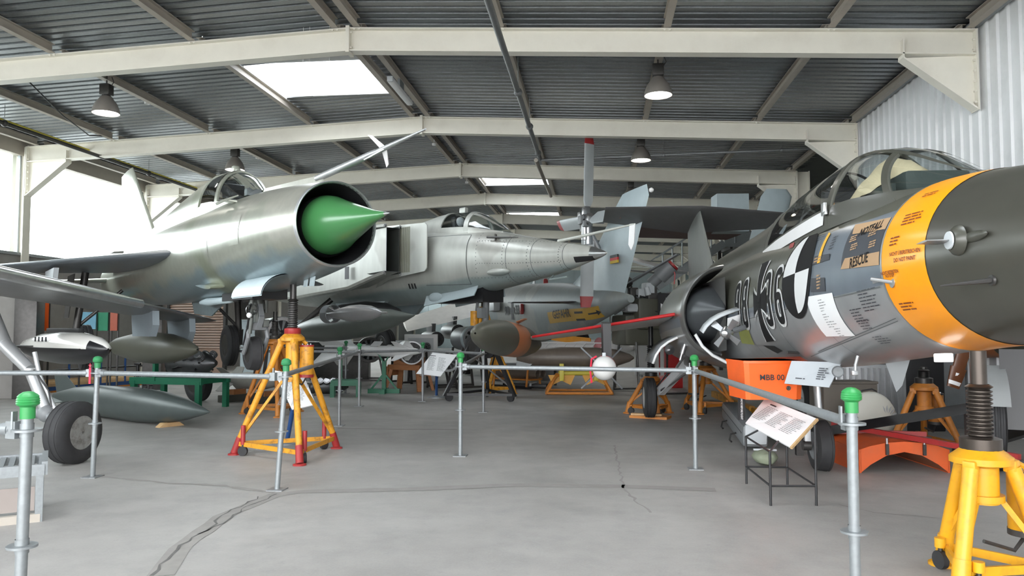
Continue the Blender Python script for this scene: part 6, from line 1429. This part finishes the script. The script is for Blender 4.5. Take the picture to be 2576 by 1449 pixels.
part('gear_case', join(box(hl(1630, 728, 17.5), (.22, .3, .3), .05), box(hl(1612, 738, 17.5), (.2, .2, .2), .04), cyl(hl(1626, 722, 17.3), hl(1632, 742, 17.3), .06)), lightgrey, t)
g = random.Random(21)
for k in range(22):
    a, b_ = (g.uniform(1540, 1690), g.uniform(735, 800)), (g.uniform(1540, 1690), g.uniform(735, 800))
    part('frame_tube', cyl(hl(*a, g.uniform(17.2, 17.9)), hl(*b_, g.uniform(17.2, 17.9)), .02, n=6), g.choice([darkst, midgrey, steel, blackp]), t)
part('cabin', join(box(hl(1650, 790, 17.8), (1.3, 1.0, .7), .1), box(hl(1625, 830, 17.9), (1.4, .9, .7), .1)), olive, t); part('engine_block', join(box(hl(1655, 752, 17.6), (.7, .5, .25), .05)), darkst, t)
part('cowl', box(hl(1590, 775, 17.4), (.4, .4, .2), .08), lightgrey, t)
for s in (-1, 1): part('skid_leg', tube([(-.6, s * .5, z0 - .9), (-.65, s * .75, .05), (.7, s * .75, .05), (.6, s * .5, z0 - .9)], .03, 8), darkst, t)
v, f = join(*[crossarm(a, .03, .08, .02, .2) for a in (0, PI / 2, PI, 3 * PI / 2)]); c = hl(1683, 772, 17.05); part('cross_panel', box(c + Vector((0, .03, 0)), (.5, .02, .6)), blackp, t); part('cross_mark', ([c + Vector((q[0], 0, q[1])) for q in v], f), whst, t)
# rotor blade plank hanging across
t = thing('helicopter_rotor', 'long dark rotor blade hanging behind the grey fin', 'blade', at(1560, 645, 20.5)); o = at(1560, 645, 20.5)
part('spar', beam((0, 0, 0), at(1712, 686, 18.0) - o, .4, .06), midgrey, t); part('tip_block', box((0, 0, 0), (.12, .2, .1), .01), darkst, t)
# white display wall and red equipment rack
p0, p1 = at(1602, 945, 23.5), at(1720, 945, 23.5)
t = thing('display_wall', 'plain white display panel standing behind the red-edged wing', 'panel', ((p0.x + p1.x) / 2, p0.y, 0), R(6)); part('board', box((0, 0, 1.25), (1.55, .05, 2.4), .005), paper, t)
for s in (-1, 1): part('foot', box((s * .6, 0, .03), (.06, .5, .06)), galvd, t)
p = flo(1690, 975)
t = thing('equipment_rack', 'tall red steel rack with white labels behind the arched gear door', 'rack', (p.x, p.y, 0), R(8))
part('column', box((0, 0, .95), (.34, .22, 1.5), .02), redbr, t); part('base_box', box((-.02, 0, .14), (.5, .4, .28), .02), redbr, t)
for k, z in enumerate((1.55, 1.42, 1.3, 1.1)): part('label_plate', box((-.02, -.115, z), (.14 + .04 * (k % 2), .006, .09)), paper, t)
part('side_pipe', join(tube([(-.3, 0, .3), (-.3, 0, 1.6), (-.16, 0, 1.6)], .018, 6), tube([(-.3, 0, 1.2), (-.16, 0, 1.2)], .014, 6)), redp, t)
p = flo(1610, 935)
t = thing('scaffold_frame', 'grey and green scaffold frame far behind the wing tip', 'scaffold', (p.x, p.y, 0), 0)
for x in (-1.0, 0, 1.0): part('upright', cyl((x, 0, 0), (x, 0, 1.9), .03, n=8), galv, t)
for z in (1.3, 1.7): part('ledger', cyl((-1.0, 0, z), (1.0, 0, z), .028, n=8), galv, t)
for x in (.3, .6): part('green_upright', cyl((x, .4, 0), (x, .4, 1.3), .04, n=8), greenst, t)
# tow bar, chock plate, tool stand near the main wheel
p = flo(1635, 1052)
t = thing('wheel_plate', 'yellow wooden plate under the main wheel of the grey jet', 'plate', (p.x, p.y + .05, 0), R(-12)); part('board', prism([(-.32, -.1, 0), (.3, -.2, 0), (.34, .1, 0), (-.25, .18, 0)], (0, 0, .04)), orangew, t); part('plank', box((-.05, .0, .055), (.5, .12, .03)), woodl, t)
a_, b_ = flo(1795, 1005), flo(1892, 1050)
t = thing('tow_bar', 'yellow tow bar on the floor behind the black text frame', 'tow bar', (a_.x, a_.y, 0), 0); d_ = b_ - a_
part('bar', beam((0, 0, .12), d_ + Vector((0, 0, .12)), .09, .12), yellow, t); part('yoke', join(beam(d_ + Vector((0, 0, .12)), d_ + Vector((.5, .35, .12)), .05, .07), beam(d_ + Vector((0, 0, .12)), d_ + Vector((.1, -.15, .08)), .05, .07)), yellow, t); part('handle', beam((0.1, 0, .12), (.5, .35, .12), .05, .06), yellow, t)

for k, (px, lab) in enumerate(((762, 'leftmost thin wire hanging from the roof near the skylight'), (778, 'second thin wire hanging near the skylight'), (828, 'third thin wire hanging near the skylight'))):
    t = thing('hanging_wire', lab, 'wire', (at(px, 160, 12.6).x, at(px, 160, 12.6).y, 5.8)); part('strand', tube([(0, 0, 0), (.005, 0, .45), (0, 0, .62)], .004, 5), white, t)
# ------------------------------------------------------------------ under and around the grey jet on the right
c = at(1922, 953, 7.6)
t = thing('orange_case', 'bright orange equipment case fixed under the grey jet belly', 'case', c, R(-80))
rg = []
for z in (-.17, -.18, .17, .19):
    k = .93 if z in (-.18,) or z == -.17 else 1.0
    rg.append([Vector((x * k, y * k, z)) for x, y in [(.26, -.30), (.29, -.26), (.29, .22), (.24, .29), (-.20, .29), (-.26, .24), (-.26, -.26), (-.22, -.30)]])
part('shell', loft(rg), orange, t, 30)
part('rim', loft([[Vector((p.x * 1.02, p.y * 1.02, .165)) for p in rg[2]], [Vector((p.x * 1.02, p.y * 1.02, .19)) for p in rg[2]]]), orange, t)
v, f = text('MBB 00', .085, .001); part('lettering', ([(.297, p[0] * .9 - .04, p[1] * .9 + .03) for p in v], f), ink, t)
part('latch', turn([(0, .022), (.006, .02), (.006, .008), (.012, .006), (.012, 0)], (.295, .12, -.07), (1, 0, 0), 14), darkst, t)
c = at(1865, 1000, 7.9)
t = thing('warning_ribbon', 'black warning ribbon with white lettering hanging from the orange case', 'ribbon', c, R(8))
part('band', box((0, 0, -.11), (.075, .004, .24)), blackp, t); v, f = text('REMOVE BEFORE FLIGHT', .028, .0008)
part('lettering', ([(p[1], -.004, -p[0] * .75 - .11) for p in v], f), whst, t)
# grey pod and camouflage pack on the floor
a_, b_ = flo(1842, 1060), flo(1925, 1165); d_ = b_ - a_; rz = math.atan2(d_.y, d_.x); L_ = d_.length
t = thing('store_pod', 'flat grey pod with hooks lying on the floor behind the black text frame', 'pod', (a_.x, a_.y, 0), rz)
part('body', box((L_ * .38, 0, .17), (L_ * .8, .3, .26), .05), midgrey, t); part('end_cap', box((L_ * .79, 0, .2), (.08, .26, .24), .04), lightgrey, t)
for x in (.25, .6): part('hook', tube([(L_ * x, -.16, .12), (L_ * x - .03, -.22, .1), (L_ * x, -.24, .03), (L_ * x + .04, -.22, .01)], .012, 6), darkst, t)
part('lid_seam', box((L_ * .38, -.152, .2), (L_ * .75, .004, .01)), blackp, t); part('tail_fin', plate([(-.15, .05, .1), (.1, .05, .1), (.1, .28, .1), (-.3, .3, .1)], .012), lightgrey, t)
t = thing('parachute_pack', 'folded green and grey camouflage pack at the end of the grey pod', 'pack', (b_.x - .02, b_.y - .08, 0), rz)
g = random.Random(9); rg = []
for i in range(7):
    x = -.18 + .06 * i; k = math.sin(PI * (i + .6) / 7.2) ** .4
    rg.append([Vector((x, math.cos(2 * PI * j / 14) * .13 * k * (1 + g.uniform(-.07, .07)), .085 + math.sin(2 * PI * j / 14) * .085 * k * (1 + g.uniform(-.07, .07)))) for j in range(14)])
part('bundle', loft(rg), mat('camouflage cloth', (.25, .28, .20), .8, noise=.35, scale=9), t, 70); part('strap', box((0.02, 0, .16), (.04, .24, .02), .004), lightgrey, t)
# orange arched cradle
a_, b_, c_ = flo(2165, 1190), flo(2388, 1190), flo(2092, 1150)
t = thing('arch_cradle', 'low orange arched steel cradle on the floor behind the right post', 'cradle', (a_.x, a_.y, 0), math.atan2(b_.y - a_.y, b_.x - a_.x)); W = (b_ - a_).length; D = 1.1
oc = mat('orange red cradle paint', (.62, .10, .02), .5, noise=.12, dirt=(.25, .1, .05), dirtamt=.4)
top = lambda u: .235 + .08 * math.sin(PI * u) ** .8; bot = lambda u: .0 + .21 * max(0, math.sin(PI * (u * 1.04 - .02))) ** .8
for nm, y0 in (('front_plate', 0), ('rear_plate', D)):
    us = [0, .12, .3, .5, .7, .88, 1]; V = [(u * W, y0, top(u)) for u in us] + [(u * W, y0, bot(u)) for u in us]; part(nm, prism([V[i] for i in range(7)] + [V[13 - i] for i in range(7)], (0, .02, 0)), oc, t)
us = np.linspace(0, 1, 9)
part('deck', loft([[Vector((u * W, 0, top(u) + .002)), Vector((u * W, D, top(u) + .002))] for u in us], False, False), oc, t); part('arch_sheet', loft([[Vector((u * W, 0, bot(u))), Vector((u * W, D, bot(u)))] for u in us], False, False), mat('dusty orange', (.35, .12, .06), .6), t)
for u in (.0, 1.0): part('end_plate', bx((u * W - .01, 0, .0), (u * W + .01, D, top(u))), oc, t)
for u in (.3, .72): part('tie_bar', box((u * W, -.015, (top(u) + bot(u)) / 2), (.03, .02, .11)), darkst, t); part('pin', cyl((u * W, -.01, top(u) - .02), (u * W, -.01, top(u) + .05), .012, n=8), steel, t)
# red beams, black blade
def bar(name, label, p, q, w_, h_, m_, cat='beam', tip=None):
    t = thing(name, label, cat, p); part('bar', beam((0, 0, 0), q - p, w_, h_), m_, t)
    for z_, e in ((p, Vector((0, 0, 0))), (q, q - p)): part('prop', box(e - Vector((0, 0, z_.z / 2 + h_ * .25)), (.08, .08, max(.02, z_.z - h_ * .5))), tip or darkst, t)
    return t
bar('helicopter_rotor', 'long glossy black rotor blade resting behind the right post', at(2010, 1095, 8.9), at(2440, 1026, 7.6), .16, .10, mat('gloss black blade', (.01, .01, .011), .15, coat=.5), 'blade')
bar('steel_beam', 'dark red steel bar lying behind the orange cradle', at(2095, 1066, 8.7), at(2565, 1150, 6.9), .05, .05, redp)
bar('steel_beam', 'second dark red bar with black top crossing behind the cradle', at(2080, 1084, 8.6), at(2330, 1092, 8.3), .05, .05, redp)
# white dish
c = at(2188, 1030, 9.4)
t = thing('dome_cover', 'white half-round dome with small leaf pattern behind the right post', 'cover', (c.x, c.y, 0), R(6))
part('shell', sphere((0, 0, c.z - .1), .32, 28, 14, (1, .35, 1.0)), mat('ivory paint', (.55, .54, .48), .4, noise=.06), t); part('stand', box((0, 0, (c.z - .4) / 2), (.3, .2, max(.05, c.z - .4))), darkst, t)
for k in range(7):
    a = R(20 + 22 * k); part('leaf_mark', plate([(.16 + .05 * math.cos(a), -.098, c.z - .08 + .05 * math.sin(a)), (.16 + .1 * math.cos(a - .12), -.092, c.z - .08 + .1 * math.sin(a - .12)), (.16 + .14 * math.cos(a), -.088, c.z - .08 + .14 * math.sin(a)), (.16 + .1 * math.cos(a + .12), -.092, c.z - .08 + .1 * math.sin(a + .12))], .004), inkg, t)
part('handle', tube([(-.16, -.02, c.z + .17), (-.1, -.02, c.z + .23), (.02, -.02, c.z + .25), (.08, -.02, c.z + .22)], .01, 6), blackp, t)
# crates and machinery in the dark behind
def crate(px, py, d, s, label, m_, rz=6, ribs=0, name='crate', cat='crate'):
    p = at(px, py, d); t = thing(name, label, cat, (p.x, p.y, 0), R(rz)); h = max(.3, p.z + s[2] / 2)
    part('box', box((0, 0, h / 2), (s[0], s[1], h), .015), m_, t); part('lid', box((0, 0, h + .015), (s[0] * 1.03, s[1] * 1.03, .03), .006), m_, t)
    for k in range(ribs): part('rib', box((-s[0] / 2 + (k + .5) * s[0] / ribs, -s[1] / 2 - .012, h * .6), (.03, .03, h * .7)), m_, t)
    return t
crate(2170, 960, 10.6, (.95, .5, .5), 'grey ribbed metal crate behind the nose wheel', aludull, 6, 12)
crate(2120, 1010, 10.2, (.7, .5, .5), 'brown fibre crate behind the nose wheel', mat('brown board', (.14, .12, .10), .7), 6)
crate(2300, 950, 11.2, (.6, .5, .8), 'black cabinet behind the dull orange jack', blackp, 6, 0, 'cabinet', 'cabinet')
crate(2350, 960, 11.5, (.7, .4, 1.3), 'tall dark grey locker against the right wall', midgrey, 6, 0, 'locker', 'locker')
p = at(2425, 880, 8.2)
t = thing('propeller', 'brown wooden propeller blade with two white tip stripes', 'propeller', (p.x, p.y, 0), R(6)); z = p.z
blade = lambda a, b: foil([((-.09 * 1, 0, a), (.09, 0, a), .05, (0, 1, 0)), ((-.07, 0, b), (.07, 0, b), .03, (0, 1, 0))])
part('blade', rot(blade(z + .9, z - .22), 'Y', 18, (0, 0, z)), mat('varnished propeller wood', (.12, .045, .02), .35, noise=.2), t)
for k in (0, 1): part('tip_stripe', rot(foil([((-.075, 0, z - .26 - .09 * k), (.075, 0, z - .26 - .09 * k), .045, (0, 1, 0)), ((-.07, 0, z - .30 - .09 * k), (.07, 0, z - .30 - .09 * k), .04, (0, 1, 0))]), 'Y', 18, (0, 0, z)), white, t)
part('tip', rot(blade(z - .2, z - .42), 'Y', 18, (0, 0, z)), mat('varnished propeller wood', (0, 0, 0)), t); part('post', cyl((.2, .15, 0), (.2, .15, z + .5), .04), darkst, t)
# field gun carriage in the shade
p = at(2555, 1000, 7.9)
t = thing('gun_carriage', 'black gun carriage with a large tyred wheel in the shade at right', 'gun', (p.x, p.y, 0), R(250))
wheel(t, (0, -.2, .5), (0, -1, 0), .5, .16, darkst, 'wheel'); wheel(t, (0, .9, .5), (0, 1, 0), .5, .16, darkst, 'wheel')
part('axle', cyl((0, -.2, .5), (0, .9, .5), .05), blackp, t); part('barrel', cyl((-1.3, .35, 1.0), (.35, .35, 1.12), .08, .06), blackp, t)
for s in (-1, 1): part('trail', beam((0, .35 + s * .1, .5), (-1.7, .35 + s * .5, .05), .09, .12), blackp, t)
part('shield', plate([(.25, -.15, .45), (.25, .85, .45), (.15, .85, 1.25), (.15, -.15, 1.25)], .012), blackp, t); part('mudguard', lathe([(-.32, .58), (-.10, .58)], 16, (0, 0, .5), 'y', arc=(R(-40), R(70))), mat('faded grey guard', (.28, .29, .29), .5), t)
part('elevating_frame', join(beam((.1, .2, .5), (.1, .3, 1.0), .08, .08), beam((.1, .5, .5), (.1, .4, 1.0), .08, .08), beam((-.5, .35, .55), (.1, .35, .95), .06, .06)), blackp, t)
# ------------------------------------------------------------------ mezzanine at the back right
p = at(1822, 612, 26); q = at(2120, 612, 26)
t = thing('mezzanine', 'galvanised steel mezzanine with stair railing at the back right', 'platform', (p.x, p.y, 0), R(6))
zz = p.z; Wm = (q - p).length
part('deck', bx((0, 0, zz - .02), (Wm, 2.6, zz + .05)), galvd, t); part('edge_beam', bx((0, -.03, zz - .12), (Wm, .0, zz + .18)), galv, t); part('kick_plate', bx((0, -.04, zz + .18), (Wm, -.01, zz + .38)), galv, t)
for k in range(6): part('joist', bx((.2 + k * .7, 0, zz - .2), (.28 + k * .7, 2.6, zz - .02)), darkst, t)
for x in (.1, Wm - .2): part('support', bx((x, 1.2, 0), (x + .12, 1.32, zz)), darkst, t)
for k in range(5): part('baluster', cyl((.35 + k * .9, -.05, zz + .0), (.35 + k * .9, -.05, zz + 1.1), .025, n=8), galv, t)
part('handrail', cyl((-.05, -.05, zz + 1.1), (Wm, -.05, zz + 1.1), .028, n=8), galv, t)
a0, a1 = Vector((0, -.02, zz)), Vector((-2.3, -.02, zz - 1.5))
for y in (-.02, 1.0): part('stringer', beam(a0 + Vector((0, y, 0)), a1 + Vector((0, y, 0)), .05, .25), galv, t); part('stair_rail', beam(a0 + Vector((0, y, 1.0)), a1 + Vector((0, y, 1.0)), .04, .04), galv, t)
for k in range(7):
    c = a0.lerp(a1, k / 7 + .05); part('stair_baluster', cyl(c, c + Vector((0, 0, 1.0)), .025, n=8), galv, t); part('tread', bx((c.x - .13, 0, c.z - .02), (c.x + .13, .98, c.z + .02)), galvd, t)
part('stair_foot', bx((-2.4, 0, 0), (-2.28, .9, zz - 1.45)), darkst, t)
t = thing('gate_barrier', 'yellow loading gate on the mezzanine', 'gate', (p.x + .3, p.y + .6, zz + .05), R(6)); part('arm', join(beam((0, 0, .7), (.55, 0, 1.2), .06, .06), beam((0, 0, .7), (1.1, 0, .7), .05, .05)), lemon, t); part('post', beam((1.1, 0, 0), (1.1, 0, .75), .06, .06), galv, t)
# ------------------------------------------------------------------ left side: step, benches, shutter, things by the wall
p = flo(108, 1312); q = flo(118, 1240)
t = thing('step_platform', 'galvanised step platform with grating top at the left edge', 'step', (p.x, p.y, 0), R(37))
sz = .42; W_, D_ = .9, .62
for k in range(14): part('grating_bar', bx((-W_ + k * .066, .02, sz - .02), (-W_ + k * .066 + .038, D_ - .02, sz)), galv, t)
for y in (0, D_): part('edge_rail', bx((-W_, y - .015, sz - .07), (0, y + .015, sz + .012)), galv, t)
for x in (-W_, 0): part('side_rail', bx((x - .02, 0, sz - .07), (x + .02, D_, sz + .03)), galv, t)
for x in (-W_ + .03, -.03):
    for y in (.03, D_ - .03): part('leg', bx((x - .025, y - .025, 0), (x + .025, y + .025, sz - .05)), galv, t)
part('floor_frame', bx((-W_, .0, .0), (-.02, .05, .06)), purl, t); part('back_board', bx((-W_, .05, .08), (-.06, .06, sz - .16)), mat('rusty grey board', (.30, .26, .24), .6), t)
sh0, sh1 = at(425, 860, 21.5), at(563, 860, 21.0)
t = thing('roller_shutter', 'brown slatted roller shutter behind the main wheels at left', 'shutter', (sh0.x, sh0.y, 0), math.atan2(sh1.y - sh0.y, sh1.x - sh0.x)); Ws = (sh1 - sh0).length
slm = mat('brown slat paint', (.30, .20, .15), .5, noise=.1)
for k in range(26): part('slat', prism([(0, 0, .9 + k * .072), (0, -.025, .9 + k * .072 + .03), (0, 0, .9 + k * .072 + .062)], (Ws, 0, 0)), slm, t)
for x in (-.05, Ws): part('side_post', bx((x, -.05, 0), (x + .08, .05, 2.9)), darkst, t)
part('base_panel', bx((0, -.01, 0), (Ws, .02, .9)), slm, t)
p = flo(100, 990); q = flo(360, 968)
t = thing('display_bench', 'low wooden display bench with blue and orange edging at left', 'bench', (p.x, p.y, 0), math.atan2(q.y - p.y, q.x - p.x)); W_ = (q - p).length
part('platform', bx((0, 0, .12), (W_, 1.2, .2)), woodl, t); part('blue_edge', bx((0, -.03, .03), (W_, 0, .13)), bluep, t); part('orange_skirt', bx((0, -.04, -.0), (W_, -.03, .04)), orangew, t)
for k in range(5): part('deck_board', bx((.1, .1 + k * .22, .2), (W_ - .1, .28 + k * .22, .22)), woodl, t)
for x in (.25 * W_, .55 * W_, .8 * W_): part('rail_post', cyl((x, 0, 0), (x, 0, .95), .025, n=8), bluep, t)
part('rail', cyl((0, 0, .5), (W_, 0, .5), .02, n=8), blackp, t)
def panel(px0, py0, px1, py1, d, label, m_, name='banner', cat='banner', rz=30):
    a, b_ = at(px0, py1, d), at(px1, py0, d); w_ = abs((b_ - a).dot(_r)); h = b_.z - a.z
    t = thing(name, label, cat, (a.x + (b_.x - a.x) / 2, (a.y + b_.y) / 2, 0), YAW); part('sheet', box((0, 0, a.z + h / 2), (w_, .03, h), .004), m_, t)
    for s in (-1, 1): part('post', bx((s * w_ * .48 - .015, .02, 0), (s * w_ * .48 + .015, .05, b_.z)), darkst, t)
    return t
panel(95, 762, 122, 832, 17, 'small orange poster board seen under the left wing', orange, 'poster_board', 'poster')
panel(200, 785, 242, 828, 17.5, 'light blue cloth hanging under the left wing', mat('light blue cloth', (.2, .45, .6), .7))
panel(240, 786, 272, 832, 17.6, 'green cloth hanging beside the light blue cloth', mat('sea green cloth', (.05, .3, .17), .7))
panel(278, 786, 296, 832, 17, 'narrow red brown poster board under the left wing', mat('brick red', (.4, .1, .06), .6), 'poster_board', 'poster')
for k, (px, lab, m_) in enumerate(((20, 'tall grey wardrobe against the left wall', plin), (75, 'dark locker beside the grey wardrobe', darkst), (390, 'dark locker behind the olive hanging tank', darkst))): crate(px, 800, 16.3 if px < 300 else 18.6, (.42, .5, 1.4), lab, m_, 20, 0, 'locker', 'locker')
crate(690, 850, 20.5, (1.6, .6, .9), 'blue grey cabinet behind the nose wheel of the green-cone jet', palebl, 10, 0, 'cabinet', 'cabinet')
crate(850, 880, 22, (1.8, .6, .4), 'long dark display case behind the far barrier', darkst, 10, 0, 'display_case', 'case')
crate(1330, 930, 22, (2.0, .8, .3), 'grey plinth far behind the brown tank', midgrey, 10, 0, 'plinth', 'plinth')
p = at(500, 900, 15.5)
t = thing('wheel_set', 'loose dark aircraft tyre behind the olive hanging tank', 'tyre', (p.x, p.y, 0), R(-30)); wheel(t, (0, 0, .38), (0, -1, 0), .38, .24, darkst, 'tyre')
for k, (px, py) in enumerate(((340, 975), (362, 975))):
    pass
p = flo(345, 982)
t = thing('axle_stand', 'small black axle stand in front of the green engine trestle', 'stand', (p.x, p.y, 0), 0)
for a in (45, 135, 225, 315): part('leg', beam((.03 * math.cos(R(a)), .03 * math.sin(R(a)), .45), (.16 * math.cos(R(a)), .16 * math.sin(R(a)), 0), .04, .02), blackp, t)
part('post', cyl((0, 0, .2), (0, 0, .6), .035), blackp, t); part('saddle', box((0, 0, .62), (.14, .08, .05), .01), blackp, t)
p = at(226, 945, 7.6)
t = thing('warning_ribbon', 'thin red ribbon hanging from the rail by the wheel post', 'ribbon', p, R(10)); part('band', box((0, 0, .0), (.02, .004, .16)), red_tag, t); part('loop', tube([(0, 0, .08), (.01, 0, .1), (0, 0, .12), (-.01, 0, .1)], .004, 5, closed=True), red_tag, t)
